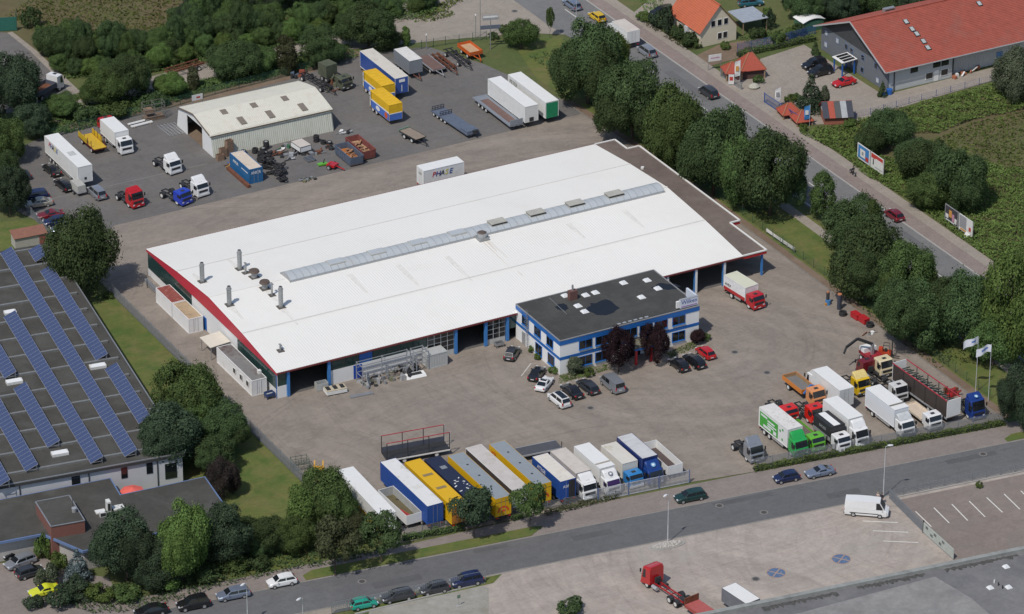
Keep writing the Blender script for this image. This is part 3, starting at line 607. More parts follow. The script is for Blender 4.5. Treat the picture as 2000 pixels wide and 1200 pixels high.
# ================================================================ long building with solar rows (bottom left)
TH = R(-7.8); SO = Vector((-22.4, -16.6, 0))
def sv(u, v, z=0.0): return (SO.x+u*math.cos(TH)-v*math.sin(TH), SO.y+u*math.sin(TH)+v*math.cos(TH), z)
def uv(px, py, z):
    a = P(px, py, z)-SO; return (a.x*math.cos(TH)+a.y*math.sin(TH), -a.x*math.sin(TH)+a.y*math.cos(TH))
sol = thing('works_building', 'long flat-roofed works building carrying rows of solar panels', 'building', SO, TH)
GREYW = M('grey_white_wall', (.55, .56, .58), .7, 0, .04, .5)
BLK = M('dark_fascia', (.05, .05, .05), .7)
SH_ = 5.0; SL = 71.5
MB().bb(-62, -.3, .3, SL-.3, 0, SH_-.5).build('wall', GREYW, sol)
MB().bb(-62.2, 0, 0, SL, SH_-.48, SH_-.05).build('fascia', BLK, sol)
ROOFS = ground_mat('weathered_bitumen', (.06, .058, .052), (.082, .079, .071), .16, 2.0, spots=.4, patch=(.10, .103, .095))
MB().bb(-62, -.2, .2, SL-.2, SH_-.045, SH_).build('roof', ROOFS, sol)
b = MB(); b.bar((0, .1, SH_+.02), (0, SL-.1, SH_+.02), .16, .14); b.bar((-62, .1, SH_+.02), (0, .1, SH_+.02), .16, .14); b.build('roof_edge', STEEL, sol)
for i in range(13):
    v = 2.4+i*5.6; r_ = MB().bb(-62, -.9, v, v+.45, SH_+.002, SH_+.34).build('roof_beam', M('beam_felt', (.17, .17, .16), .9, 0, .2, 1.5), sol)
    MB().bb(-62, -.85, v+.02, v+.16, SH_+.345, SH_+.40).build('beam_flashing', STEEL, r_)
for x, w_ in ((-5.6, .9), (-9.3, .9), (-16.5, 1.2)):
    MB().bb(x, x+w_, .22, .298, 2.6, 4.3).build('window', GLASS, sol)
MB().bb(-2.9, -1.2, .22, .298, 1.2, 3.6).build('window', GLASS, sol)
for x in (-4.0, -14, -24, -34): MB().tube((x, .2, .1), (x, .2, SH_-.5), .07, 6).build('downpipe', DARKM, sol)
PANEL = bpy.data.materials.new('solar_cells'); PANEL.use_nodes = True
_n = PANEL.node_tree.nodes; _l = PANEL.node_tree.links; _b = _n['Principled BSDF']; _b.inputs['Roughness'].default_value = .22; _b.inputs['Coat Weight'].default_value = .4; _b.inputs['Coat Roughness'].default_value = .05
_tc = _n.new('ShaderNodeTexCoord'); _bt = _n.new('ShaderNodeTexBrick'); _bt.offset = 0; _bt.inputs['Scale'].default_value = 1; _bt.inputs['Brick Width'].default_value = .165; _bt.inputs['Row Height'].default_value = .165; _bt.inputs['Mortar Size'].default_value = .008
_bt.inputs['Color1'].default_value = (.048, .066, .145, 1); _bt.inputs['Color2'].default_value = (.052, .072, .158, 1); _bt.inputs['Mortar'].default_value = (.075, .093, .17, 1); _l.new(_tc.outputs['Object'], _bt.inputs[0]); _l.new(_bt.outputs[0], _b.inputs['Base Color'])
PW, PH, TL = 1.04, 2.05, R(24)
cellm = MB().box((0, 0, .02), (PH-.06, PW-.08, .03)).mesh('panel'); frm = MB().box((0, 0, -.005), (PH, PW-.015, .04)).mesh('frame')
PFR = M('panel_frame', (.62, .63, .66), .35, .5)
WMAT = M('row_curb', (.66, .66, .64), .6)
def solar_row(u, v0, v1, lab):
    n = max(1, int(round((v1-v0)/PW)))
    t = thing('solar_row', lab, 'solar panels', sv(u, v0, SH_), TH, 'rows of solar panels')
    hz = .62+PH/2*math.sin(TL)-.28
    for i in range(n):
        o = part('panel', frm, PFR, t, (0, (i+.5)*PW, hz)); o.rotation_euler = (0, -TL, 0)
        c = part('cells', cellm, PANEL, o)
    b = MB(); c_, s_ = math.cos(TL)*PH/2*.8, math.sin(TL)*PH/2*.8
    for i in range(0, n+1, 3):
        y = min(i*PW+.05, n*PW-.05)
        b.bar((-c_, y, .0), (-c_, y, hz-s_-.03), .06); b.bar((c_, y, .0), (c_, y, hz+s_-.03), .06); b.bar((-c_, y, .42), (c_, y, .42), .06)
    b.bar((-c_, .02, .41), (-c_, n*PW-.02, .41), .07); b.bar((c_, .02, .41), (c_, n*PW-.02, .41), .07)
    b.build('rack', STEEL, t)
PZ = SH_+.7
for a, c, lab in (((10, 487), (256, 886), 'longest solar row, second from the right roof edge, ending by the dark tree'), ((16, 614), (192, 899), 'long solar row third from the right edge, ending at the roof front'),
        ((65, 482), (80, 506), 'shortest solar row of a few panels at the far roof corner'), ((85, 522), (202, 698), 'solar row along the right roof edge, far half'),
        ((217, 717), (283, 822), 'solar row along the right roof edge, near half'), ((38, 755), (106, 868), 'short solar row between two white roof lights'),
        ((-30, 650), (22, 733), 'solar row cut by the left edge, upper'), ((-12, 785), (62, 915), 'solar row cut by the left edge, lower'), ((-40, 860), (8, 945), 'short solar row at the bottom left roof corner')):
    if lab is None: continue
    u0, v0 = uv(*a, PZ); u1, v1 = uv(*c, PZ)
    solar_row((u0+u1)/2, min(v0, v1), max(v0, v1), lab)
def rooflight(px, py, l, lab):
    a = P(px, py, SH_); t = thing('roof_light', lab, 'roof light', (a.x, a.y, SH_+.0), TH)
    MB().bb(-l/2, l/2, -.55, .55, 0, .42).build('curb', WMAT, t); MB().add([(-l/2+.1, -.45, .42), (l/2-.1, -.45, .42), (l/2-.1, .45, .42), (-l/2+.1, .45, .42), (-l/2+.3, 0, .72), (l/2-.3, 0, .72)], [(0, 1, 5, 4), (2, 3, 4, 5), (1, 2, 5), (3, 0, 4)]).build('glazing', DOMEW, t)
rooflight(191, 718, 2.4, 'white roof light beside the near right solar row'); rooflight(28, 748, 2.4, 'white roof light left of the short solar row'); rooflight(117, 888, 2.4, 'white roof light at the front of the works roof'); rooflight(20, 613, 1.8, 'white roof light at the left edge behind the solar rows')
dome(sol, *uv(42, 523, SH_), SH_+.003, .5)
# ================================================================ low wing with blue fascia and brick block
low = thing('low_wing', 'single-storey flat-roofed wing with blue fascia in front of the works building', 'building', (0, 0, 0))
LH = 3.5; BLF = M('grey_blue_fascia', (.13, .19, .34), .5, 0, .08, .7)
lp = [(-21.6, -21.6), (-22.9, -33.2), (-45.0, -32.4), (-48.0, -25.5), (-62, -23.8), (-61, -12.6), (-33.4, -15.6), (-34.1, -20.6)]
n = len(lp); cx = sum(p[0] for p in lp)/n
MB().prism(lp, LH-.35, LH-.0).build('fascia', BLF, low)
cen = Vector((-38, -23, 0))
def inset(pts, d):
    out = []
    A = sum(pts[i][0]*pts[(i+1) % len(pts)][1]-pts[(i+1) % len(pts)][0]*pts[i][1] for i in range(len(pts)))
    s = 1 if A > 0 else -1
    for i in range(len(pts)):
        p0, p1, p2 = Vector(pts[i-1]), Vector(pts[i]), Vector(pts[(i+1) % len(pts)])
        n1 = Vector((-(p1-p0).y, (p1-p0).x)).normalized()*s; n2 = Vector((-(p2-p1).y, (p2-p1).x)).normalized()*s
        b_ = (n1+n2); b_ = b_/max(.3, b_.dot(n1)); out.append(tuple(p1+b_*d))
    return out
MB().prism(inset(lp, .22), LH+.002, LH+.03).build('roof', ROOFS, low)
MB().prism(inset(lp, .7), 0, LH-.36).build('wall', M('buff_brick_wall', (.4, .38, .36), .85, 0, .08, 2), low)
tw = [(-46.6, -20.0), (-41.8, -20.6), (-42.7, -28.0), (-47.4, -27.3)]
BRICK = bpy.data.materials.new('red_brickwork'); BRICK.use_nodes = True
_n = BRICK.node_tree.nodes; _l = BRICK.node_tree.links; _b = _n['Principled BSDF']; _b.inputs['Roughness'].default_value = .9
_tc = _n.new('ShaderNodeTexCoord'); _mp = _n.new('ShaderNodeMapping'); _mp.inputs['Rotation'].default_value = (R(90), 0, 0); _bt = _n.new('ShaderNodeTexBrick'); _bt.inputs['Scale'].default_value = 4
_bt.inputs['Color1'].default_value = (.22, .075, .055, 1); _bt.inputs['Color2'].default_value = (.17, .06, .045, 1); _bt.inputs['Mortar'].default_value = (.2, .15, .13, 1); _l.new(_tc.outputs['Object'], _mp.inputs[0]); _l.new(_mp.outputs[0], _bt.inputs[0]); _l.new(_bt.outputs[0], _b.inputs['Base Color'])
brk = MB().prism(tw, 0, 5.4).build('brick_block', BRICK, low)
MB().prism(inset(tw, .12), 5.402, 5.46).build('brick_block_roof', ROOFS, brk)
b = MB()
for p_, q_ in zip(tw, tw[1:]+tw[:1]): b.bar((*p_, 5.44), (*q_, 5.44), .16, .1)
b.build('coping', STEEL, brk)
a = P(145, 1000, 5.46); MB().tube((a.x, a.y, 5.4), (a.x, a.y, 6.1), .3, 10, .36).build('roof_fan', ALU, brk)
b = MB(); b.tube((a.x, a.y+.4, 5.4), (a.x, a.y+.4, 7.4), .04, 6); b.build('aerial', DARKM, brk)
def onroof(px, py, d, lab, mat, nm, cat):
    a = P(px, py, LH); t = thing(nm, lab, cat, (a.x, a.y, LH+.03), TH); MB().bb(-d[0]/2, d[0]/2, -d[1]/2, d[1]/2, 0, d[2]).build('casing', mat, t); MB().bb(-d[0]/2+.08, d[0]/2-.08, -d[1]/2-.02, -d[1]/2-.003, d[2]*.15, d[2]*.85).build('grille', DARKM, t); return t
UNITW = M('appliance_white', (.66, .66, .63), .5)
onroof(212, 998, (.55, 1.0, 1.6), 'tall white air conditioning unit on the low roof', UNITW, 'air_conditioner', 'air conditioner')
onroof(201, 1009, (.9, .5, .7), 'small white air conditioning unit on the low roof', UNITW, 'air_conditioner', 'air conditioner')
t = thing('roof_hatch', 'flat white roof light right of the air conditioners', 'roof light', (*P2(231, 993, LH), LH+.03), TH); MB().bb(-.8, .8, -.6, .6, 0, .2).build('curb', UNITW, t)
t = thing('roof_hatch', 'flat white roof light left of the air conditioners', 'roof light', (*P2(196, 1001, LH), LH+.03), TH); MB().bb(-.7, .7, -.5, .5, 0, .18).build('curb', UNITW, t)
MB().bb(-.5, .5, -.35, .35, .18, .2).build('glazing', DOMEW, t)
# courtyard parasol
a = P(258, 955, 2.6); t = thing('parasol', 'coral red square parasol in the small courtyard', 'parasol', (a.x, a.y, 0))
MB().tube((0, 0, 0), (0, 0, 2.7), .04, 8).build('pole', ALU, t)
b = MB(); r0 = [(1.75*math.cos(i*math.pi/4+.3), 1.75*math.sin(i*math.pi/4+.3), 2.25) for i in range(8)]; b.add([(0, 0, 2.85)]+r0, [(0, 1+i, 1+(i+1) % 8) for i in range(8)]); b.build('canopy', M('coral_fabric', (.72, .13, .10), .8), t)
MB().tube((0, 0, 0), (0, 0, .08), .35, 10).build('base', CONC, t)
# small lean-to store by the lawn
a = P(57, 476); t = thing('lean_to_store', 'small store shed with brown lean-to roof at the left lawn', 'shed', (a.x, a.y, 0), R(-4))
MB().bb(-2.6, 2.6, -1.0, 1.0, 0, 1.75).build('wall', M('dull_corrugated', (.42, .4, .36), .8, 0, .12, 3), t); MB().slab((-2.8, -1.2, 1.76), (2.8, -1.2, 1.76), (2.8, 1.2, 2.3), (-2.8, 1.2, 2.3), .08).build('roof', M('brown_roof', (.24, .11, .075), .8, 0, .15, 2), t)
MB().bb(1.4, 2.5, -1.05, -1.003, .1, 1.5).build('door', M('red_brown_door', (.26, .09, .07), .7), t)
# ================================================================ roof at the bottom edge
fr = thing('flat_roof_building', 'flat grey-roofed building along the bottom right edge', 'building', (0, 0, 0))
fo = P(1400, 1192, 5.5); fe = P(1990, 1070, 5.5); fd = (fe-fo).normalized(); fn = Vector((-fd.y, fd.x, 0))
def fp(u, n, z): v = fo+fd*u+fn*n; return (v.x, v.y)
bp = [fp(-25, 0, 0), fp(75, 0, 0), fp(75, -40, 0), fp(-25, -40, 0)]
MB().prism(inset(bp, .2), 0, 5.05).build('wall', GREYW, fr)
FROOF = ground_mat('worn_grey_roof', (.14, .138, .142), (.19, .187, .187), .1, 1.6, spots=.5, patch=(.235, .23, .222))
MB().prism(inset(bp, .35), 5.06, 5.14).build('roof', FROOF, fr)
PALEF = ground_mat('pale_felt', (.225, .22, .213), (.27, .264, .255), .25, 1.6, spots=.45, patch=(.15, .148, .148))
MB().prism([fp(9, -4.2, 0), fp(31, -2.2, 0), fp(33, -9, 0), fp(34, -20, 0), fp(9, -20, 0)], 5.142, 5.15).build('felt_field', PALEF, fr)
MOSS = M('moss_stain', (.075, .074, .068), .95, 0, .45, 2.5)
for u0, u1, n0 in ((6, 17, -1.1), (20, 30, -.9), (33, 44, -1.0)):
    rs = random.Random(int(u0)); k = 40; MB().prism([fp(u0+(u1-u0)*i/k, n0+rs.uniform(-.05, .25), 0) for i in range(k+1)]+[fp(u1-(u1-u0)*i/k, n0-rs.uniform(.25, 1.1), 0) for i in range(k+1)], 5.152, 5.157).build('moss_stain', MOSS, fr)
b = MB()
b.bar((*fp(-25, -.2, 0), 5.3), (*fp(75, -.2, 0), 5.3), .75, .45); b.build('parapet', M('grey_green_parapet', (.27, .28, .265), .8, 0, .15, .8, stain=(.12, .12, .11), stain_s=.5), fr)
for px, py in ((1965, 1107), (1934, 1148), (1970, 1147)):
    a = P(px, py, 5.2); dome(fr, a.x, a.y, 5.143, .42)
for px, py in ((1942, 1138), (1950, 1143), (1958, 1149)): 
    a = P(px, py, 5.2); MB().tube((a.x, a.y, 5.14), (a.x, a.y, 5.6), .1, 6).build('vent', WHITE if px == 1942 else DARKM, fr)
# ================================================================ showroom with red tiled roof (top right)
sh = thing('showroom', 'grey and white showroom hall with long red tiled roof at top right', 'building', (0, 0, 0))
X0, X1, Y0, Y1, E0, RZ = 138.6, 240, 48.6, 69.6, 4.6, 9.3
YM = 59.2
GRYW = M('slate_grey_cladding', (.15, .165, .185), .7, 0, .05, .8); PALE = M('pale_metal_cladding', (.5, .52, .52), .6, 0, .05, .5)
b = MB(); b.add([(X0, Y0, 0), (X0, Y1, 0), (X0, Y1, E0), (X0, Y0, E0), (X0+.3, Y0, 0), (X0+.3, Y1, 0), (X0+.3, Y1, E0), (X0+.3, Y0, E0)], [(0, 3, 2, 1), (4, 5, 6, 7), (0, 1, 5, 4), (2, 3, 7, 6), (0, 4, 7, 3), (1, 2, 6, 5)]); b.build('gable_wall', GRYW, sh)
b = MB(); b.add([(X0-.05, Y0, E0), (X0-.05, Y1, E0), (X0-.05, YM, RZ-.1), (X0+.2, Y0, E0), (X0+.2, Y1, E0), (X0+.2, YM, RZ-.1)], [(0, 2, 1), (3, 4, 5), (0, 3, 5, 2), (1, 2, 5, 4), (0, 1, 4, 3)]); b.build('gable_cladding', M('anthracite_cladding', (.055, .058, .062), .7), sh)
xs = ribs(X0+.3, X0+14, .3, .03); n = len(xs)
MB().bb(X0+.3, X0+13.2, Y0, Y0+.2, 0, E0-.3).build('front_wall', PALE, sh); MB().bb(X0+13.3, X1, Y0+1.0, Y0+1.2, 0, E0+.3).build('front_wall', PALE, sh)
b = MB(); xs = ribs(X0+13.3, X0+60, .34, .05); n = len(xs); b.add([(x, Y0+.99-h, 0.02) for x, h in xs]+[(x, Y0+.99-h, E0-.9) for x, h in xs], [(i, i+1, n+i+1, n+i) for i in range(n-1)]); b.build('ribbed_cladding', PALE, sh)
MB().bb(X0+13.3, X0+60, Y0+.90, Y0+.985, E0-.9, E0+.1).build('dark_eaves_band', BLK, sh)
MB().bb(X0+13.2, X0+13.4, Y0-.1, Y0+.95, 0, E0-.2).build('downpipe', DARKM, sh); MB().tube((X0+1.3, Y0-.1, 0), (X0+1.3, Y0-.1, E0-.3), .09, 6).build('downpipe', DARKM, sh)
MB().bb(X0+.3, X1, Y1-.2, Y1, 0, E0).build('back_wall', PALE, sh)
TILE = M('red_roof_tile', (.335, .083, .056), .75, 0, .14, .8, stain=(.27, .115, .09), stain_s=.12, stain_a=.7)
def tiled(name, y0, z0, y1, z1, x0, x1, rowsn, parent, mat):
    # courses of tiles: each a shallow overlapping step
    b = MB(); 
    for i in range(rowsn):
        f0, f1 = i/rowsn, (i+1)/rowsn; ya, yb = y0+(y1-y0)*f0, y0+(y1-y0)*(f1+.12/rowsn); za, zb = z0+(z1-z0)*f0+.05, z0+(z1-z0)*f1
        b.add([(x0, ya, za), (x1, ya, za), (x1, yb, zb), (x0, yb, zb), (x0, ya, za-.06), (x1, ya, za-.06)], [(0, 1, 2, 3), (4, 5, 1, 0)] if y1 > y0 else [(3, 2, 1, 0), (0, 1, 5, 4)])
    return b.build(name, mat, parent)
tiled('roof_slope', Y0-.9, E0-.35, YM, RZ, X0-1.1, X1, 34, sh, TILE); tiled('roof_slope', Y1+.9, E0-.35, YM, RZ, X0-1.1, X1, 34, sh, TILE)
b = MB(); b.bar((X0-1.1, YM, RZ+.05), (X1, YM, RZ+.05), .4, .16); b.build('ridge_tile', TILE, sh)
b = MB(); b.bar((X0-1.14, Y0-.9, E0-.4), (X0-1.14, YM, RZ-.05), .1, .24); b.bar((X0-1.14, Y1+.9, E0-.4), (X0-1.14, YM, RZ-.05), .1, .24); b.build('barge_board', M('barge_grey', (.42, .42, .42), .6), sh)
b = MB(); b.bar((X0-1.1, Y0-1.0, E0-.4), (X1, Y0-1.0, E0-.4), .14, .14); b.build('gutter', M('barge_grey', (.42, .42, .42), .6), sh)
def slope_pt(x, f, up=.1): return Vector((x, Y0-.9+(YM-Y0+.9)*f, E0-.35+(RZ-E0+.35)*f+up))
for px, py in ((1770, 43), (1782, 57), (1791, 66), (1803, 79), (1813, 92), (1912, 7)):
    best = min(((P(px, py, E0+(RZ-E0)*k/40)-slope_pt(P(px, py, E0+(RZ-E0)*k/40).x, k/40, 0)).length, k/40) for k in range(41)); k = best[1]
    x = P(px, py, E0+(RZ-E0)*k).x; f = k; df = .045
    w_ = MB().slab(slope_pt(x-.45, f-df, .06), slope_pt(x+.45, f-df, .06), slope_pt(x+.45, f+df, .06), slope_pt(x-.45, f+df, .06), .1).build('skylight', DARKM, sh)
    MB().slab(slope_pt(x-.33, f-df*.8, .162), slope_pt(x+.33, f-df*.8, .162), slope_pt(x+.33, f+df*.8, .162), slope_pt(x-.33, f+df*.8, .162), .012).build('pane', M('milky_pane', (.42, .45, .44), .2), w_)
def swin(y, z, w_=1.0, h_=1.0, g=None):
    f = MB().bb(X0-.06, X0-.003, y-w_/2, y+w_/2, z, z+h_).build('window', M('blue_grey_frame', (.13, .19, .33), .5), sh); MB().bb(X0-.075, X0-.062, y-w_/2+.12, y+w_/2-.12, z+.1, z+h_-.1).build('pane', g or M('bright_pane', (.5, .52, .53), .15), f)
for y, z, g in ((68, 3.1, None), (64.4, 3.0, None), (61.6, 3.0, GLASS), (59.9, 2.9, GLASS), (56.4, 3.0, GLASS), (52.3, 3.0, GLASS), (68, .9, None), (59.2, .8, None), (56.4, .7, GLASS), (51.6, .6, None)): swin(y, z, g=g)
for x in (X0+4.6, X0+9.2, X0+10.9):
    f = MB().bb(x, x+1.5, Y0-.06, Y0-.003, 2.6, 4.0).build('window', DARKM, sh); MB().bb(x+.1, x+1.4, Y0-.075, Y0-.062, 2.7, 3.9).build('pane', GLASS, f)
for x in (X0+7.7, X0+10.8):
    f = MB().bb(x, x+1.6, Y0-.06, Y0-.003, .7, 2.0).build('window', WHITE, sh); MB().bb(x+.12, x+1.48, Y0-.075, Y0-.062, .82, 1.88).build('pane', GLASS, f)
MB().bb(X0+9.5, X0+10.4, Y0-.06, Y0-.003, .05, 2.1).build('door', WHITE, sh); MB().bb(X0+23, X0+24.2, Y0+.86, Y0+.935, .05, 2.2).build('door', M('sky_blue_door', (.1, .25, .5), .5), sh)
# glazed porch on blue posts
gp = thing('entrance_porch', 'white-framed glass porch roof on blue posts before the grey gable', 'porch', (X0-1.9, 59.2, 0))
for y in (-1.3, 1.3):
    for x in (-1.2, 1.2): MB().bb(x-.1, x+.1, y-.1, y+.1, 0, 2.55).build('post', BLUE, gp)
MB().slab((-1.5, -1.6, 2.55), (1.6, -1.6, 2.75), (1.6, 1.6, 2.75), (-1.5, 1.6, 2.55), .12).build('roof_frame', WHITE, gp)
for i in range(3):
    y = -1.4+i*.98; MB().slab((-1.0, y, 2.73), (1.3, y, 2.88), (1.3, y+.75, 2.88), (-1.0, y+.75, 2.73), .02).build('pane', GLASS, gp)
# small rooftop fan box on the far slope
a = thing('roof_box', 'grey vent box on the far slope of the red roof', 'vent', (149, 64.5, RZ-2.55)); MB().bb(-1.1, 1.1, -.4, .4, 0, .8).build('casing', STEEL, a); MB().bb(-.9, .9, -.42, -.403, .2, .6).build('louvre', DARKM, a)
# ================================================================ houses across the road
def house(ox, oy, L, Wd, eave, ridge, lab, wallc, roofc, over=.35, rot=0.0):
    h = thing('house', lab, 'house', (ox, oy, 0), rot)
    # gables face the viewer side (-y): ridge runs along y
    b = MB(); pr = [(0, 0), (Wd, 0), (Wd, eave), (Wd/2, ridge), (0, eave)]
    b.prismy(pr, 0, L); b.build('wall', wallc, h)
    for s in (0, 1):
        n = 16; b = MB(); sl = (ridge-eave)/(Wd/2)
        for i in range(n):
            f0, f1 = i/n, (i+1.12)/n
            xo, xr = (-over, Wd/2) if s == 0 else (Wd+over, Wd/2)
            xa, xb = xo+(xr-xo)*f0, xo+(xr-xo)*f1; ze = eave-over*sl+.08; za = ze+(ridge+.08-ze)*f0+.05; zb = ze+(ridge+.08-ze)*min(1, (i+1)/n)
            q = [(xa, -over, za), (xa, L+over, za), (xb, L+over, zb), (xb, -over, zb), (xa, -over, za-.07), (xa, L+over, za-.07)]
            b.add(q, [(3, 2, 1, 0), (0, 1, 5, 4)] if s == 0 else [(0, 1, 2, 3), (4, 5, 1, 0)])
        b.build('roof_slope', roofc, h)
    b = MB(); b.bar((Wd/2, -over, ridge+.12), (Wd/2, L+over, ridge+.12), .28, .14); b.build('ridge_tile', roofc, h)
    return h
CREAM = M('cream_render', (.66, .60, .46), .8, 0, .04, 1); ORT = M('orange_roof_tile', (.47, .122, .058), .75, 0, .08, 1.0)
h1 = house(120.4, 80.0, 10.2, 7.3, 3.0, 7.3, 'cream house with steep orange tiled roof beside the main road', CREAM, ORT)
def hwin(h, x, z, w_=.75, hh=1.05):
    f = MB().bb(x-w_/2-.1, x+w_/2+.1, -.05, -.003, z-.1, z+hh+.1).build('window', WHITE, h); MB().bb(x-w_/2, x+w_/2, -.07, -.052, z, z+hh).build('pane', GLASS, f)
for x in (2.5, 3.8, 5.1): hwin(h1, x, 3.5)
for x in (3.9, 5.0): hwin(h1, x, .95)
for y, z in ((2.0, 1.0), (6.5, 1.0)):
    f = MB().bb(-.05, -.003, y-.7, y+.7, z, z+1.1).build('window', WHITE, h1); MB().bb(-.07, -.052, y-.58, y+.58, z+.1, z+1.0).build('pane', GLASS, f)
MB().bb(-.5, -.003, 3.6, 4.6, 0, 2.6).build('wall_pipe_box', GREYW, h1)
h2 = house(118.9+6, 102, 9, 9, 5.6, 9.5, 'cream house cut by the top edge of the picture', CREAM, ORT)
f = MB().bb(2.6, 3.3, -.05, -.003, 1.0, 2.2).build('window', WHITE, h2); MB().bb(2.7, 3.2, -.07, -.052, 1.1, 2.1).build('pane', GLASS, f)
# carport with tin roof
t = thing('carport', 'carport with flat pale metal roof beside the orange-roofed house', 'carport', (129.6, 80.9, 0))
MB().slab((0, 0, 2.4), (5.2, 0, 2.3), (5.2, 5.2, 2.5), (0, 5.2, 2.6), .1).build('roof', M('tin_roof', (.5, .53, .56), .4, .4), t)
for x in (.2, 5.0):
    for y in (.2, 5.0): MB().bb(x-.06, x+.06, y-.06, y+.06, 0, 2.3).build('post', WOODM, t)
t = thing('garden_shed', 'green garden shed with curved white roof behind the blue fence', 'shed', (139.5, 76.8, 0))
MB().bb(0, 4.2, 0, 3, 0, 1.9).build('wall', M('green_boards', (.05, .14, .09), .8), t)
b = MB(); pr = [(-.2+4.6*i/8, 1.92+.55*math.sin(math.pi*i/8)) for i in range(9)]; pr = pr+[(x, z-.08) for x, z in pr[::-1]]; b.prismy(pr, -.2, 3.2); b.build('roof', WHITE, t)
# display roofs of the tile showroom
def hip(name, ox, oy, w_, d_, e, r_, mat, lab, rz=0.0, wall=None, grp=None):
    t = thing(name, lab, 'display roof', (ox, oy, 0), rz, grp)
    for x in (-w_/2+.25, w_/2-.25):
        for y in (-d_/2+.25, d_/2-.25): MB().bb(x-.1, x+.1, y-.1, y+.1, 0, e).build('post', WOODM, t)
    if wall: MB().bb(-w_/2+.4, w_/2-.4, -d_/2+.4, d_/2-.4, 0, e-.1).build('wall', wall, t)
    c = [(-w_/2, -d_/2, e), (w_/2, -d_/2, e), (w_/2, d_/2, e), (-w_/2, d_/2, e)]; rl = max(0, (w_-d_)/2)
    a1, a2 = (-rl-.1, 0, r_), (rl+.1, 0, r_)
    mats = mat if isinstance(mat, list) else [mat]*4
    for k, f in enumerate(([c[0], c[1], a2, a1], [c[1], c[2], a2], [c[2], c[3], a1, a2], [c[3], c[0], a1])):
        b = MB(); b.add([(x, y, z) for x, y, z in f]+[(x, y, z-.1) for x, y, z in f], [tuple(range(len(f))), tuple(range(len(f), 2*len(f)))[::-1]]+[(i, len(f)+i, len(f)+(i+1) % len(f), (i+1) % len(f)) for i in range(len(f))]); b.build('roof_slope', mats[k], t)
    b = MB()
    for q, a in ((c[0], a1), (c[3], a1), (c[1], a2), (c[2], a2)): b.bar((q[0], q[1], q[2]+.04), (a[0], a[1], a[2]+.04), .2, .1)
    b.build('hip_tile', M('hip_tile', (.3, .13, .07), .8), t); return t
TILE2 = M('display_tile_red', (.36, .07, .04), .7, 0, .12, 2.5); TILE3 = M('display_tile_dark', (.10, .05, .055), .7, 0, .12, 2.5)
a = P(1473, 152); hip('display_pavilion', a.x, a.y+1.4, 4.6, 4.2, 1.7, 4.2, [TILE2, TILE3, TILE3, TILE2], 'tall red and dark hipped display pavilion by the forecourt entrance', R(-15), M('display_wall', (.09, .05, .045), .9))
a = P(1441, 160); hip('display_pavilion', a.x, a.y+2.0, 3.2, 3.4, 1.5, 3.0, TILE2, 'small red hipped display pavilion behind the white banner flag', R(-15), MATS['display_wall'])
a = P(1541, 226); hip('display_pavilion', a.x, a.y, 3.6, 3.2, .9, 2.4, TILE2, 'small red hipped display roof by the blue gate', R(-10), MATS['display_wall'])
a = P(1562, 238); hip('display_pavilion', a.x, a.y-.6, 3.2, 3.2, .9, 2.4, TILE2, 'small red hipped display roof beside the blue banner flag', R(-10), MATS['display_wall'])
a = P(1618, 236); t = thing('display_shed', 'display shed with sample strips of roof covering and red brick side', 'display roof', (a.x-1.5, a.y-1.2, 0), R(-22))
MB().bb(-.0, 4.6, 0, 4.4, 0, 1.5).build('wall', M('display_brick', (.33, .12, .08), .85, 0, .15, 3), t)
MB().add([(4.62, 0, 1.5), (4.62, 4.4, 1.5), (4.62, 2.2, 3.2), (0, 0, 1.5), (0, 4.4, 1.5), (0, 2.2, 3.2)], [(0, 1, 2), (5, 4, 3), (0, 2, 5, 3), (1, 4, 5, 2)]).build('gable', GREYW, t)
for i, mt in enumerate((M('black_tile', (.04, .045, .06), .5), TILE2, M('charcoal_tile', (.07, .075, .075), .6), M('grey_tile', (.34, .36, .37), .6), MATS['black_tile'])):
    MB().slab((-.3+i*1.04, -.35, 1.3), (.72+i*1.04, -.35, 1.3), (.72+i*1.04, 2.2, 3.25), (-.3+i*1.04, 2.2, 3.25), .08).build('roof_strip', mt, t)
    MB().slab((.72+i*1.04, 4.75, 1.3), (-.3+i*1.04, 4.75, 1.3), (-.3+i*1.04, 2.2, 3.25), (.72+i*1.04, 2.2, 3.25), .08).build('roof_strip', TILE2, t)
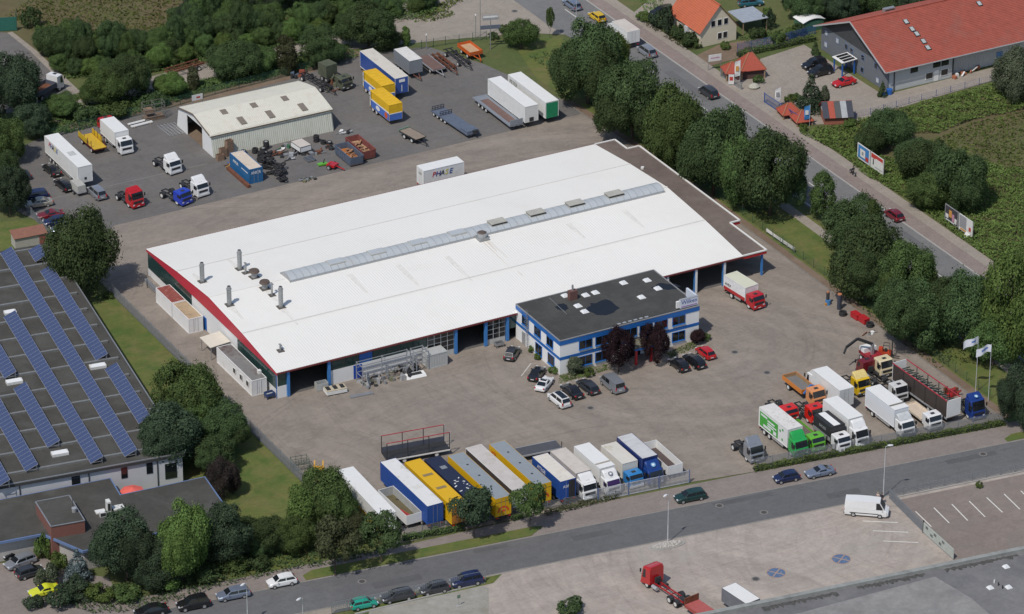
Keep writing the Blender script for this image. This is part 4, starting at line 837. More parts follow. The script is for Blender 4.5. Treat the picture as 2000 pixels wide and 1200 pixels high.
# ================================================================ containers along the gable
CW = M('white_container_paint', (.74, .74, .73), .5, 0, .04, 1, stain=(.45, .4, .34), stain_s=.7, stain_a=.3)
def container(x, y, rz, L, Wd, Hh, col, lab, roof=None, door='x-', cat='container', nm='container', z=0.0, grp=None):
    t = thing(nm, lab, cat, (x, y, z), rz, grp)
    # corrugated long sides, posts, roof, doors at -y end
    for s in (-1, 1):
        ys = ribs(-L/2+.1, L/2-.1, .28, .03); n = len(ys); b = MB()
        b.add([(s*(Wd/2-.05+h), q, .15) for q, h in ys]+[(s*(Wd/2-.05+h), q, Hh-.12) for q, h in ys], [((i, i+1, n+i+1, n+i) if s > 0 else (n+i, n+i+1, i+1, i)) for i in range(n-1)]); b.build('side_panel', col, t)
    b = MB()
    for sx in (-1, 1):
        for sy in (-1, 1): b.box((sx*(Wd/2-.07), sy*(L/2-.07), Hh/2), (.14, .14, Hh))
        b.box((sx*(Wd/2-.06), 0, .08), (.12, L-.28, .16)); b.box((sx*(Wd/2-.06), 0, Hh-.06), (.12, L-.28, .12))
    for sy in (-1, 1): b.box((0, sy*(L/2-.06), .08), (Wd-.28, .12, .16)); b.box((0, sy*(L/2-.06), Hh-.06), (Wd-.28, .12, .12))
    b.build('frame', col, t)
    MB().bb(-Wd/2+.1, Wd/2-.1, -L/2+.1, L/2-.1, Hh-.05, Hh-.01).build('roof', roof or col, t)
    MB().bb(-Wd/2+.12, Wd/2-.12, L/2-.1, L/2-.04, .16, Hh-.12).build('end_panel', col, t)
    for s in (-1, 1):
        d = MB().bb(min(s*.02, s*(Wd/2-.14)), max(s*.02, s*(Wd/2-.14)), -L/2+.02, -L/2+.08, .16, Hh-.12).build('door', col, t)
        b = MB(); b.tube((s*.35, -L/2+.0, .18), (s*.35, -L/2+.0, Hh-.15), .025, 6); b.build('lock_bar', STEEL, d)
    return t
container(-1.6, 33.9, 0, 5.9, 2.4, 2.5, CW, 'white storage container with rusty red roof at the hall gable', M('rust_red_roof', (.26, .07, .055), .8, 0, .2, 1.2, stain=(.4, .28, .22), stain_s=1.2, stain_a=.6))
container(-1.6, 27.8, 0, 6.0, 2.4, 2.5, CW, 'white storage container with tan weathered roof at the hall gable', M('tan_roof', (.42, .32, .2), .85, 0, .15, 1, stain=(.2, .16, .11), stain_s=.8, stain_a=.7))
t = container(-1.75, 8.4, 0, 12.2, 2.45, 2.6, CW, 'long white site-office container with three windows at the hall gable', M('dark_flat_roof', (.2, .2, .19), .8, 0, .15, 1, stain=(.09, .045, .04), stain_s=.28, stain_a=.9))
for y in (-.2, -2.5, -4.7):
    f = MB().bb(-1.31, -1.26, y-.42, y+.42, 1.15, 2.05).build('window', WHITE, t); MB().bb(-1.325, -1.312, y-.34, y+.34, 1.23, 1.97).build('pane', GLASS, f)
MB().bb(.6, 1.1, -4.6, -4.1, 2.59, 3.1).build('roof_unit', WHITE, t)
t = thing('lean_to_roof', 'cream flat lean-to roof between the white containers at the gable', 'canopy', (-1.9, 17.2, 0))
MB().slab((-1.7, -1.9, 2.2), (1.6, -1.9, 2.45), (1.6, 1.9, 2.45), (-1.7, 1.9, 2.2), .08).build('roof', M('cream_sheet', (.66, .62, .52), .7, 0, .06, 1), t)
for x, y in ((-1.5, -1.7), (-1.5, 1.7), (1.5, -1.7), (1.5, 1.7)): MB().bb(x-.05, x+.05, y-.05, y+.05, 0, 2.2 if x < 0 else 2.42).build('post', STEEL, t)
# ================================================================ vehicle builders (x forward, origin on the ground under the middle)
MESH = {}
def cm(key, fn):
    if key not in MESH: MESH[key] = fn().mesh(str(key[0]) if isinstance(key, tuple) else key)
    return MESH[key]
def wheel_mesh(r, w_): return lambda: MB().tube((0, -w_/2, 0), (0, w_/2, 0), r, 16)
def rim_mesh(r, w_): return lambda: MB().tube((0, -w_/2-.012, 0), (0, -w_/2-.002, 0), r*.62, 12).tube((0, w_/2+.002, 0), (0, w_/2+.012, 0), r*.62, 12)
RIM = M('wheel_rim', (.5, .5, .5), .4, .5); RIMW = M('white_rim', (.62, .62, .6), .5)
def wheels(t, pts, r=.32, w_=.21, rim=None):
    for x, y in pts:
        o = part('wheel', cm(('wheel', r, w_), wheel_mesh(r, w_)), BLACK, t, (x, y, r)); part('rim', cm(('rim', r, w_), rim_mesh(r, w_)), rim or RIM, o)
CARK = {  # L, W, H, belt, windscreen base, roof front, roof rear, rear base (fractions of length from the middle), hood, tail height
    'hatch': (4.1, 1.74, 1.48, .93, .27, .10, -.37, -.47, .90, .93), 'wagon': (4.6, 1.78, 1.48, .92, .25, .09, -.40, -.485, .90, .92),
    'sedan': (4.6, 1.8, 1.43, .92, .24, .07, -.20, -.36, .88, .97), 'coupe': (4.3, 1.78, 1.32, .88, .18, .01, -.17, -.36, .84, .92),
    'mpv': (4.4, 1.8, 1.72, 1.02, .33, .17, -.42, -.485, .98, 1.02), 'suv': (4.5, 1.85, 1.7, 1.05, .25, .10, -.41, -.48, 1.02, 1.05),
    'van': (4.9, 1.92, 1.95, 1.12, .40, .26, -.46, -.49, 1.12, 1.12), 'bigvan': (6.2, 2.05, 2.5, 1.3, .41, .30, -.485, -.497, 1.2, 1.3), 'small': (3.8, 1.66, 1.42, .9, .28, .12, -.36, -.47, .88, .9)}
def car_meshes(k, panel=False):
    L, W, H, Bz, A, B, C, D_, hz, tz = CARK[k]; w2 = W/2; key = (k, panel)
    def body():
        st = [(-.5, .42, tz-.22, .80), (-.488, .32, tz-.10, .90), (-.45, .27, tz-.02, .96), (D_+.01, .25, tz, .98), (-.2, .24, Bz, 1), (.1, .24, Bz, 1), (A, .24, hz+.03, 1), (A+(.5-A)*.5, .25, hz-.07, .985), (.46, .28, hz-.18, .93), (.49, .32, hz-.27, .84), (.5, .4, hz-.36, .76)]
        rings = []
        for x, zb, zt, wf in st:
            a = w2*wf; zm = zb+(zt-zb)*.45
            rings.append([(x*L, -a*.9, zb), (x*L, a*.9, zb), (x*L, a, zb+.12), (x*L, a*1.0, zm), (x*L, a*.97, zt-.09), (x*L, a*.86, zt), (x*L, 0, zt+.025), (x*L, -a*.86, zt), (x*L, -a*.97, zt-.09), (x*L, -a, zm), (x*L, -a, zb+.12)])
        return MB().loft(rings)
    def cabin():
        b0, t0 = (w2*.90, w2*.70) if k not in ('van', 'bigvan') else (w2*.975, w2*.87); zt = H; zb = Bz-.03
        rings = [[(A*L, -b0*.96, zb+.02), (A*L, b0*.96, zb+.02), (A*L-.02, b0*.9, zb+.06), (A*L-.02, -b0*.9, zb+.06)],
                 [(B*L+.06, -b0, zb), (B*L+.06, b0, zb), (B*L, t0*.94, zt-.06), (B*L, -t0*.94, zt-.06)],
                 [((B*.7+C*.3)*L, -b0, zb), ((B*.7+C*.3)*L, b0, zb), ((B*.7+C*.3)*L, t0, zt), ((B*.7+C*.3)*L, -t0, zt)],
                 [((B*.3+C*.7)*L, -b0, zb), ((B*.3+C*.7)*L, b0, zb), ((B*.3+C*.7)*L, t0, zt-.01), ((B*.3+C*.7)*L, -t0, zt-.01)],
                 [(C*L, -b0*.98, zb), (C*L, b0*.98, zb), (C*L, t0*.93, zt-.07), (C*L, -t0*.93, zt-.07)],
                 [(D_*L, -b0*.9, zb), (D_*L, b0*.9, zb), (D_*L, b0*.88, zb+.05), (D_*L, -b0*.88, zb+.05)]]
        return MB().loft(rings)
    b0, t0 = (w2*.90, w2*.70) if k not in ('van', 'bigvan') else (w2*.975, w2*.87); zb = Bz-.03; e = .012
    def lerp(a, b_, f): return tuple(a[i]+(b_[i]-a[i])*f for i in range(3))
    def screen(front):
        if front: lo, hi = (A*L+e*2, b0*.90, zb+.07), (B*L+e, t0*.94, H-.05)
        else: lo, hi = (D_*L-e*2, b0*.88, zb+.06), (C*L-e, t0*.93, H-.06)
        p, q = lerp(lo, hi, .06), lerp(lo, hi, .9); s = .94; n = .025
        return MB().quad((p[0], -p[1]*s, p[2]+n), (p[0], p[1]*s, p[2]+n), (q[0], q[1]*s, q[2]+n), (q[0], -q[1]*s, q[2]+n))
    def sidewin(x0, x1, s):
        # trapezoid between belt and roof on one flank
        def yy(z): f = (z-zb)/(H-.05-zb); return (b0+(t0-b0)*f+.018)*s
        zl, zh = Bz+.06, H-.16
        def lim(z, front):
            f = (z-zb)/(H-.06-zb); return (A*L+(B-A)*L*f-.10) if front else (D_*L+(C-D_)*L*f+.10)
        xl0, xh0 = max(x0*L, lim(zl, False)), max(x0*L, lim(zh, False)); xl1, xh1 = min(x1*L, lim(zl, True)), min(x1*L, lim(zh, True))
        q = [(xl0, yy(zl), zl), (xl1, yy(zl), zl), (xh1, yy(zh), zh), (xh0, yy(zh), zh)]
        return MB().add(q, [(0, 1, 2, 3) if s < 0 else (3, 2, 1, 0)])
    sp = (B+C)/2+.03
    sides = [(sp+.012, .5), (C+.03 if k in ('wagon', 'mpv', 'suv') else -.5, sp-.012)]
    if k in ('wagon', 'mpv', 'suv'): sides.append((-.5, C+.012))
    if k == 'coupe': sides = [(C+.0, .5)]
    if k == 'van' and not panel: sides = [(.12, .5), (-.12, .10)]
    if k == 'bigvan' or panel: sides = [(.22, .5)]
    out = dict(body=cm(('body', key), body), cabin=cm(('cabin', key), cabin), ws=cm(('windscreen', key), lambda: screen(True)), rw=cm(('rear_window', key), lambda: screen(False)))
    out['sw'] = [cm(('side_window', key, i, s), lambda a=a, b_=b_, s=s: sidewin(a, b_, s)) for i, (a, b_) in enumerate(sides) for s in (-1, 1)]
    return out
def car(k, px, py, dx, dy, col, lab, cat='car', nm='parked_car', grp=None, rim=None, panel=False, roof=None, sc=1.0, z=.004, rw=True, at=None, rz=None):
    L, W, H = CARK[k][:3]
    loc = P(px, py, H*.45) if at is None else Vector((*at, 0))
    t = thing(nm, lab, cat, (loc.x, loc.y, z), heading(px, py, dx, dy) if rz is None else rz, grp); m = car_meshes(k, panel)
    if sc != 1: t.scale = (sc, sc, sc)
    part('body', m['body'], col, t); c = part('cabin', m['cabin'], col, t)
    part('windscreen', m['ws'], GLASS, t)
    if rw: part('rear_window', m['rw'], GLASS, t)
    for s in m['sw']: part('side_window', s, GLASS, t)
    if roof is not None:
        b = CARK[k]; part('glass_roof', cm(('glass_roof', k), lambda: MB().bb((b[6]+.03)*L, (b[5]-.03)*L, -W*.27, W*.27, H+.004, H+.012)), roof, t)
    r = .31 if k not in ('bigvan', 'van', 'suv') else .35
    wheels(t, [(L*.31, -W/2+.09), (L*.31, W/2-.09), (-L*.29, -W/2+.09), (-L*.29, W/2-.09)], r, .22, rim)
    hz = CARK[k][8]; tz = CARK[k][9]
    for s in (-1, 1):
        part('headlight', cm(('headlight', k, s), lambda: MB().box((L*.482, s*W*.33, hz-.24), (.16, .32, .15))), LAMPW, t)
        part('tail_light', cm(('tail_light', k, s), lambda: MB().box((-L*.487, s*W*.38, tz-.13), (.12, .2, .22 if k not in ('van', 'bigvan', 'mpv') else .5))), TAILR, t)
        part('mirror', cm(('mirror', k, s), lambda: MB().box((CARK[k][4]*L-.3, s*(W/2+.06), Bz_(k)+.04), (.12, .2, .13))), col, t)
    part('number_plate', cm(('plate', k), lambda: MB().box((-L*.5-.005, 0, tz-.35), (.02, .5, .11))), M('number_plate', (.7, .7, .68), .5), t)
    part('grille', cm(('grille', k), lambda: MB().box((L*.495, 0, hz-.42), (.05, W*.5, .13))), BLACK, t)
    return t
def Bz_(k): return CARK[k][3]
# ---------------------------------------------------------------- truck pieces
def cab_body(cl, zr, w_, fz=.45):
    # day cab with raked screen and softened front corners
    def f():
        pr = [(0, fz+.35), (0, zr), (cl-.62, zr), (cl-.38, zr-.12), (cl-.06, 1.62), (cl, 1.45), (cl+.03, .75), (cl-.02, fz), (cl-.35, fz)]
        h = w_/2; rings = []
        for y, k, dz in ((-h, .12, .05), (-h+.12, 0, 0), (h-.12, 0, 0), (h, .12, .05)):
            rings.append([((x-k if x > cl-.5 else x), y, (z-dz if z > zr-.2 else z)) for x, z in pr])
        return MB().loft(rings)
    return f
def add_cab(t, x0, col, zr=2.75, cl=1.9, w_=2.35, deflector=None, hatch=True, visor=None, bumper=None, lowcol=None, glass=None, wheelr=.48, nowheel=False, ox=None, mirrorcol=None):
    """cab whose rear wall stands at x0"""
    o = part('cab', cm(('cab', zr, cl, w_), cab_body(cl, zr, w_)), col, t, (x0, 0, 0)); h = w_/2
    g = glass or GLASS
    def ws():
        a = Vector((cl-.06, 0, 1.66)); b_ = Vector((cl-.38, 0, zr-.14)); n = Vector((.03, 0, .01)); a, b_ = a+(b_-a)*.03+n, b_+n
        return MB().quad((a.x, -h+.16, a.z), (a.x, h-.16, a.z), (b_.x, h-.18, b_.z), (b_.x, -h+.18, b_.z))
    part('windscreen', cm(('windscreen', zr, cl, w_), ws), g, o)
    for s in (-1, 1):
        def sw():
            y = s*(h+.006); q = [(cl-1.05, y, 1.5), (cl-.34, y, 1.38), (cl-.62, y, zr-.32), (cl-1.05, y, zr-.32)]
            return MB().add(q, [(0, 1, 2, 3) if s < 0 else (3, 2, 1, 0)])
        part('side_window', cm(('cab_side_window', zr, cl, w_, s), sw), g, o)
        m_ = part('mirror', cm(('cab_mirror', zr, cl, w_, s), lambda: MB().box((cl-.12, s*(h+.16), (1.6+zr)/2), (.1, .2, .55)).bar((cl-.2, s*(h-.04), 1.75), (cl-.12, s*(h+.14), 1.85), .04)), mirrorcol or BLACK, o)
        part('headlight', cm(('cab_headlight', cl, w_, s), lambda: MB().box((cl+.015, s*(h-.34), .78), (.05, .36, .2))), LAMPW, o)
        part('step', cm(('cab_step', cl, w_, s), lambda: MB().box((cl-.62, s*(h-.12), .55), (.5, .2, .28))), DARKM, o)
    part('grille', cm(('cab_grille', cl, w_), lambda: MB().box((cl+.012, 0, 1.18), (.05, w_-.7, .32)).box((cl+.015, 0, .98), (.05, w_-.7, .04))), DARKM, o)
    part('bumper', cm(('cab_bumper', cl, w_), lambda: MB().box((cl-.02, 0, .5), (.22, w_-.06, .32))), bumper or DARKM, o)
    part('number_plate', cm(('cab_plate', cl), lambda: MB().box((cl+.1, 0, .5), (.015, .5, .11))), M('number_plate', (.7, .7, .68), .5), o)
    if hatch: part('roof_hatch', cm(('cab_hatch', zr, cl), lambda: MB().box((cl-1.05, 0, zr+.025), (.5, .62, .05))), DARKM, o)
    if visor is not None: part('sun_visor', cm(('cab_visor', zr, cl, w_), lambda: MB().slab((cl-.38, -h+.15, zr-.16), (cl-.38, h-.15, zr-.16), (cl-.1, h-.2, zr-.3), (cl-.1, -h+.2, zr-.3), -.03)), visor, o)
    if deflector is not None:
        d, mt = deflector
        def df():
            rings = []
            for y, f in ((-h+.12, .9), (-h+.3, 1), (h-.3, 1), (h-.12, .9)):
                rings.append([(0.03, y, zr-.02), (cl-.75, y, zr-.02), (cl-.85, y, zr+.08*f), (.55, y, zr+d*.8*f), (.2, y, zr+d*f), (.03, y, zr+d*f)])
            return MB().loft(rings)
        part('roof_deflector', cm(('deflector', zr, cl, w_, d), df), mt, o)
    if not nowheel: wheels(t, [(x0+cl-1.25 if ox is None else ox, -h+.2), (x0+cl-1.25 if ox is None else ox, h-.2)], wheelr, .3, RIMW)
    return o
def add_chassis(t, x0, x1, z=.78, mat=None, guards=True):
    b = MB()
    for s in (-1, 1): b.box(((x0+x1)/2, s*.42, z), (x1-x0, .09, .22))
    n = max(2, int((x1-x0)/1.3))
    for i in range(n+1): b.box((x0+.06+(x1-x0-.12)*i/n, 0, z), (.1, .76, .14))
    return b.build('chassis', mat or DARKM, t)
def add_tank(t, x, s=1, mat=None, L_=1.0): return MB().tube((x-L_/2, s*.88, .66), (x+L_/2, s*.88, .66), .28, 10).build('fuel_tank', mat or ALU, t)
def box_body(t, x0, x1, z0, z1, w_, col, roof=None, front=None, rear=None, edge=None, side2=None, name='box_body'):
    """closed load body: side walls, roof, front and rear panels and slim edge rails"""
    h = w_/2; L_ = x1-x0
    o = MB().bb(x0+.03, x1-.03, -h+.03, h-.03, z0+.02, z1-.04).build(name, col, t)
    MB().bb(x0+.04, x1-.04, -h+.04, h-.04, z1-.036, z1-.012).build('roof_panel', roof or col, o)
    b = MB()
    for s in (-1, 1):
        b.bb(x0, x1, s*h-.03 if s > 0 else -h, s*h if s > 0 else -h+.03, z1-.09, z1); b.bb(x0, x1, h-.03 if s > 0 else -h, h if s > 0 else -h+.03, z0, z0+.1)
        for x in (x0, x1-.05): b.bb(x, x+.05, h-.05 if s > 0 else -h, h if s > 0 else -h+.05, z0+.1, z1-.09)
    for x in (x0, x1-.03): b.bb(x, x+.03, -h+.051, h-.051, z1-.09, z1)
    b.build('edge_rail', edge or col, o)
    for s in (-1, 1):
        d = MB().bb(x0+.005, x0+.028, min(s*.015, s*(h-.06)), max(s*.015, s*(h-.06)), z0+.04, z1-.1).build('rear_door', rear or col, o)
        b = MB(); b.tube((x0-.01, s*.32, z0+.06), (x0-.01, s*.32, z1-.15), .02, 6); b.build('lock_bar', STEEL, d)
    if front is not None: MB().bb(x1-.028, x1-.008, -h+.055, h-.055, z0+.04, z1-.1).build('front_panel', front, o)
    return o
def under(t, x0, x1, w_): 
    b = MB()
    for s in (-1, 1): b.box(((x0+x1)/2, s*(w_/2-.06), .72), (x1-x0, .05, .3))
    b.build('side_guard', ALU, t)
def rigid(lab, rear, front, zr_box, boxc, cabc, cabkw=None, roof=None, w_=2.5, z0=1.0, axles=1, nm='box_truck', cat='truck', at=None, rz=None, L_=None, grp=None, gap=.12, edge=None, frontp=None, rearp=None, tail=True):
    """closed truck; rear and front are survey points on the box roof ends"""
    if at is None:
        a = P(*rear, zr_box); b_ = P(*front, zr_box); L_ = L_ or (b_-a).length; c = (a+b_)/2; rz = math.atan2((b_-a).y, (b_-a).x) if rz is None else rz
    else: c = Vector((*at, 0))
    t = thing(nm, lab, cat, (c.x, c.y, .004), rz, grp); kw = dict(cabkw or {}); cl = kw.get('cl', 1.9)
    bx = box_body(t, -L_/2, L_/2, z0, zr_box, w_, boxc, roof, frontp, rearp, edge)
    add_cab(t, L_/2+gap, cabc, **kw); add_chassis(t, -L_/2+.1, L_/2+cl-.2, .78)
    ax = [-L_/2+1.9] if axles == 1 else [-L_/2+1.5, -L_/2+2.85]
    wheels(t, [(x, s*(w_/2-.3)) for x in ax for s in (-1, 1)], .48, .5, RIMW)
    under(t, ax[-1]+.8, L_/2-1.2, w_); add_tank(t, L_/2-.75, 1)
    b = MB(); b.box((-L_/2+.12, 0, .5), (.1, w_-.3, .12)); 
    for s in (-1, 1): b.bar((-L_/2+.12, s*.42, .5), (-L_/2+.3, s*.42, .72), .07)
    b.build('underrun_bar', DARKM, t)
    for s in (-1, 1): MB().box((-L_/2+.05, s*(w_/2-.3), .62), (.06, .35, .14)).build('tail_light', TAILR, t)
    return t, bx
def semi(lab, rear, front, H_, col, roof, w_=2.5, z0=1.05, nm='semi_trailer', L_=None, rz=None, at=None, grp=None, edge=None, frontp=None, rearp=None, axles=3, legs=True, bodyname='box_body', ax0=None):
    if at is None:
        a = P(*rear, H_); b_ = P(*front, H_); L_ = L_ or (b_-a).length; c = (a+b_)/2; rz = math.atan2((b_-a).y, (b_-a).x) if rz is None else rz
    else: c = Vector((*at, 0))
    t = thing(nm, lab, 'trailer', (c.x, c.y, .004), rz, grp)
    bx = box_body(t, -L_/2, L_/2, z0, H_, w_, col, roof, frontp, rearp, edge); add_chassis(t, -L_/2+.1, L_/2-.4, .88)
    xs = [-L_/2+2.0+i*1.31 for i in range(axles)] if ax0 is None else [ax0+i*1.31 for i in range(axles)]
    wheels(t, [(x, s*(w_/2-.28)) for x in xs for s in (-1, 1)], .46, .42, RIMW)
    if legs:
        b = MB()
        for s in (-1, 1): b.bar((L_/2-2.6, s*.75, .02), (L_/2-2.6, s*.75, z0-.02), .12); b.box((L_/2-2.6, s*.75, .03), (.3, .3, .05))
        b.build('landing_leg', DARKM, t)
    under(t, xs[-1]+.8, L_/2-3.2, w_) if L_ > 9 else None
    b = MB(); b.box((-L_/2+.1, 0, .5), (.1, w_-.2, .14)); 
    for s in (-1, 1): b.bar((-L_/2+.12, s*.42, .5), (-L_/2+.3, s*.42, .8), .07)
    b.build('underrun_bar', DARKM, t)
    for s in (-1, 1): MB().box((-L_/2+.03, s*(w_/2-.3), .85), (.06, .4, .14)).build('tail_light', TAILR, t)
    return t, bx
def tractor(lab, px, py, dx, dy, cabc, zr=3.0, rear=1, deflector=None, L_=5.9, at=None, rz=None, frame=None, nm='tractor_unit', fifth=True, cat='truck', **kw):
    """cab with bare chassis behind; survey point is the middle of the vehicle at chassis height"""
    c = P(px, py, .9) if at is None else Vector((*at, 0))
    t = thing(nm, lab, cat, (c.x, c.y, .004), heading(px, py, dx, dy) if rz is None else rz); cl = kw.get('cl', 2.0); kw['cl'] = cl
    add_cab(t, L_/2-cl, cabc, zr=zr, deflector=deflector, **kw); add_chassis(t, -L_/2, L_/2-.3, .85, frame)
    xs = [-L_/2+1.0] if rear == 1 else [-L_/2+.8, -L_/2+2.15]
    wheels(t, [(x, s*.95) for x in xs for s in (-1, 1)], .5, .55, RIMW)
    for x in xs:
        for s in (-1, 1):
            b = MB(); 
            for k in range(5):
                a0, a1 = math.pi*(.12+.76*k/5), math.pi*(.12+.76*(k+1)/5)
                b.slab((x+.6*math.cos(a0), s*.95-.3, .5+.6*math.sin(a0)), (x+.6*math.cos(a1), s*.95-.3, .5+.6*math.sin(a1)), (x+.6*math.cos(a1), s*.95+.3, .5+.6*math.sin(a1)), (x+.6*math.cos(a0), s*.95+.3, .5+.6*math.sin(a0)), .02)
            b.build('mudguard', DARKM, t)
    if fifth: MB().add([(xs[0]-.55, -.42, .98), (xs[0]-.55, -.1, .98), (xs[0]-.1, -.1, .98), (xs[0]-.1, .1, .98), (xs[0]-.55, .1, .98), (xs[0]-.55, .42, .98), (xs[0]+.45, .42, 1.12), (xs[0]+.45, -.42, 1.12)], [(0, 1, 2, 3, 4, 5, 6, 7)]).box((xs[0], 0, 1.0), (.9, .3, .06)).build('coupling_plate', DARKM, t)
    add_tank(t, L_/2-cl-.75, 1); add_tank(t, L_/2-cl-.75, -1, DARKM)
    MB().box((L_/2-cl-.25, 0, 1.35), (.25, .9, .9)).build('air_intake', DARKM, t)
    return t
def open_body(t, x0, x1, z0, z1, w_, col, floor=None, inner=None, name='open_body', th=.06):
    o = MB().bb(x0, x1, -w_/2, w_/2, z0, z0+.1).build(name, col, t)
    MB().bb(x0+th, x1-th, -w_/2+th, w_/2-th, z0+.102, z0+.12).build('load_floor', floor or col, o)
    for s in (-1, 1): MB().bb(x0, x1, w_/2-th if s > 0 else -w_/2, w_/2 if s > 0 else -w_/2+th, z0+.1, z1).build('side_wall', col, o)
    for x in (x0, x1-th): MB().bb(x, x+th, -w_/2+th, w_/2-th, z0+.1, z1).build('end_wall', col, o)
    if inner:
        for s in (-1, 1): MB().bb(x0+th+.012, x1-th-.012, (w_/2-th-.012 if s > 0 else -w_/2+th+.001), (w_/2-th-.001 if s > 0 else -w_/2+th+.012), z0+.13, z1-.05).build('inner_wall', inner, o)
        for x in (x0+th+.001, x1-th-.011): MB().bb(x, x+.01, -w_/2+th+.013, w_/2-th-.013, z0+.13, z1-.05).build('inner_wall', inner, o)
    return o
def flat_trailer(lab, px, py, L_, rz, floor, frame, w_=2.45, z=1.0, axles=2, drawbar=True, side=None, name='flat_trailer', zc=1.0, lowz=None, ax=None, at=None):
    c = P(px, py, zc) if at is None else Vector((*at, 0)); t = thing(name, lab, 'trailer', (c.x, c.y, .004), rz)
    if floor is not None: MB().bb(-L_/2, L_/2, -w_/2, w_/2, z, z+.08).build('deck', floor, t)
    b = MB()
    for s in (-1, 1): b.bb(-L_/2-.02, L_/2+.02, s*(w_/2)-.05, s*w_/2+.05, z-.12, z+.1 if floor is not None else z+.02) if floor is not None else None; b.box((0, s*.45, z-.15), (L_, .12, .26))
    n = max(3, int(L_/1.2))
    for i in range(n+1): b.box((-L_/2+.06+(L_-.12)*i/n, 0, z-.1), (.1, w_-.12 if floor is not None else 1.9, .12))
    b.build('frame', frame, t)
    xs = ax if ax else ([-L_/2+1.2, L_/2-1.2] if axles == 2 else [-L_/2+1.5+i*1.31 for i in range(axles)])
    wheels(t, [(x, s*(w_/2-.28)) for x in xs for s in (-1, 1)], .42, .4, RIMW)
    if drawbar:
        b = MB(); b.bar((L_/2, -.5, .75), (L_/2+1.7, 0, .6), .1); b.bar((L_/2, .5, .75), (L_/2+1.7, 0, .6), .1); b.bar((L_/2+1.6, 0, .6), (L_/2+1.9, 0, .6), .12); b.bar((L_/2+1.5, 0, .02), (L_/2+1.5, 0, .6), .07); b.build('drawbar', frame, t)
    if side is not None:
        for s in (-1, 1): MB().bb(-L_/2, L_/2, s*w_/2-.03, s*w_/2+.03, z+.1, z+.55).build('side_board', side, t)
        for x in (-L_/2, L_/2): MB().bb(x-.03, x+.03, -w_/2+.04, w_/2-.04, z+.1, z+.55).build('end_board', side, t)
    return t
def side_text(bx_parent, txt, x, z, w_, size, mat, s=-1, shear=0.0, sx=1.0):
    """lettering on a flank; s=-1 is the right-hand flank of the vehicle"""
    return lettering(txt, size, mat, bx_parent, (x, s*(w_/2+.012), z), (R(90), 0, 0 if s < 0 else R(180)), shear=shear, sx=sx)
# ================================================================ colours
PWH = paint('white', (.74, .74, .73)); PBK = paint('black', (.012, .012, .014), .25); PDG = paint('dark_grey', (.035, .037, .042)); PSI = M('paint_silver', (.34, .36, .39), .3, .5, .03, 2, coat=.6)
PSB = M('paint_silver_blue', (.22, .26, .34), .3, .4, .03, 2, coat=.6); PBE = M('paint_champagne', (.42, .39, .33), .3, .4, .03, 2, coat=.6); PRD = paint('red', (.46, .012, .016)); PDR = paint('dark_red', (.16, .008, .014)); PNV = paint('navy', (.012, .02, .07))
PGR = paint('dark_green', (.012, .04, .035)); PTE = paint('teal', (.015, .32, .23)); PYE = paint('yellow', (.62, .40, .01)); PLM = paint('neon_yellow', (.62, .66, .03)); PRM = M('paint_red_maroon', (.12, .012, .018), .3, 0, .05, 2, coat=.5)
# ================================================================ cars at the office
car('hatch', 1000, 689, 15, -24, PDG, 'dark grey car parked alone by the left office wall, tail to the yard')
car('coupe', 1048, 729, 13, -19, PBK, 'black convertible with folded roof parked at the office corner', rw=False)
car('coupe', 1063, 749, 16, -20, PWH, 'white coupe with black glass roof beside the black convertible', roof=GLASS)
car('mpv', 1092, 779, -25, -20, PWH, 'white compact van with black roof, nearest car to the yard', roof=GLASS)
for k, x, y, c, lab in (('sedan', 1117, 763, PBK, 'black sedan between white compact van and black estate'), ('wagon', 1148, 754, PDG, 'black estate car left of the silver van'), ('hatch', 1326, 711, PBK, 'black car under the right copper tree'), ('wagon', 1356, 704, PBK, 'black estate car beside the small red car'), ('small', 1378, 688, PRD, 'small bright red car at the right end of the office')):
    car(k, x, y, 0, 0, c, lab, rz=R(91))
car('van', 1196, 748, 0, 0, PSI, 'silver minibus parked beside the left copper tree', 'van', 'minibus', rz=R(90))
# ---------------------------------------------------------------- along the lower road
ra = math.atan2(D.y, D.x)
for k, x, y, c, lab, f in (('wagon', 1348, 968, PGR, 'dark green estate car parked by the slatted fence', 1), ('small', 1536, 931, PNV, 'dark blue rounded small car on the far side of the lower road', 1), ('coupe', 1601, 921, PSB, 'silver-blue coupe on the far side of the lower road', 1),
    ('hatch', 550, 1134, PWH, 'white hatchback parked on the lower road', 1), ('wagon', 455, 1159, PSB, 'silver-blue estate car parked between black and white cars', 1), ('suv', 377, 1177, PBK, 'black off-road car left of the silver-blue estate', 1), ('sedan', 295, 1192, PBK, 'black sedan cut by the bottom edge', 1),
    ('small', 710, 1178, PTE, 'teal green hatchback at the near kerb of the lower road', 0), ('wagon', 776, 1163, PDG, 'dark grey estate car behind the mesh fence next to the teal car', 1), ('hatch', 848, 1148, PDG, 'dark grey hatchback behind the mesh fence, middle of three', 1), ('suv', 911, 1132, PNV, 'dark blue car behind the mesh fence at its right end', 1)):
    car(k, x, y, 0, 0, c, lab, rz=ra+(math.pi if f else 0), z=.0)
vm = car('bigvan', 1693, 991, 50, 4, PWH, 'white long-wheelbase panel van parked askew on the pale lot', 'van', 'panel_van')
for s in (-1, 1): MB().bb(-2.3, 1.7, s*1.03-.012, s*1.03+.012, .62, .74).build('rubbing_strip', BLACK, vm)
MB().bb(2.72, 3.06, -.85, .85, .35, .62).build('bumper', BLACK, vm); MB().bb(-3.14, -3.05, -.9, .9, .35, .6).build('bumper', BLACK, vm)
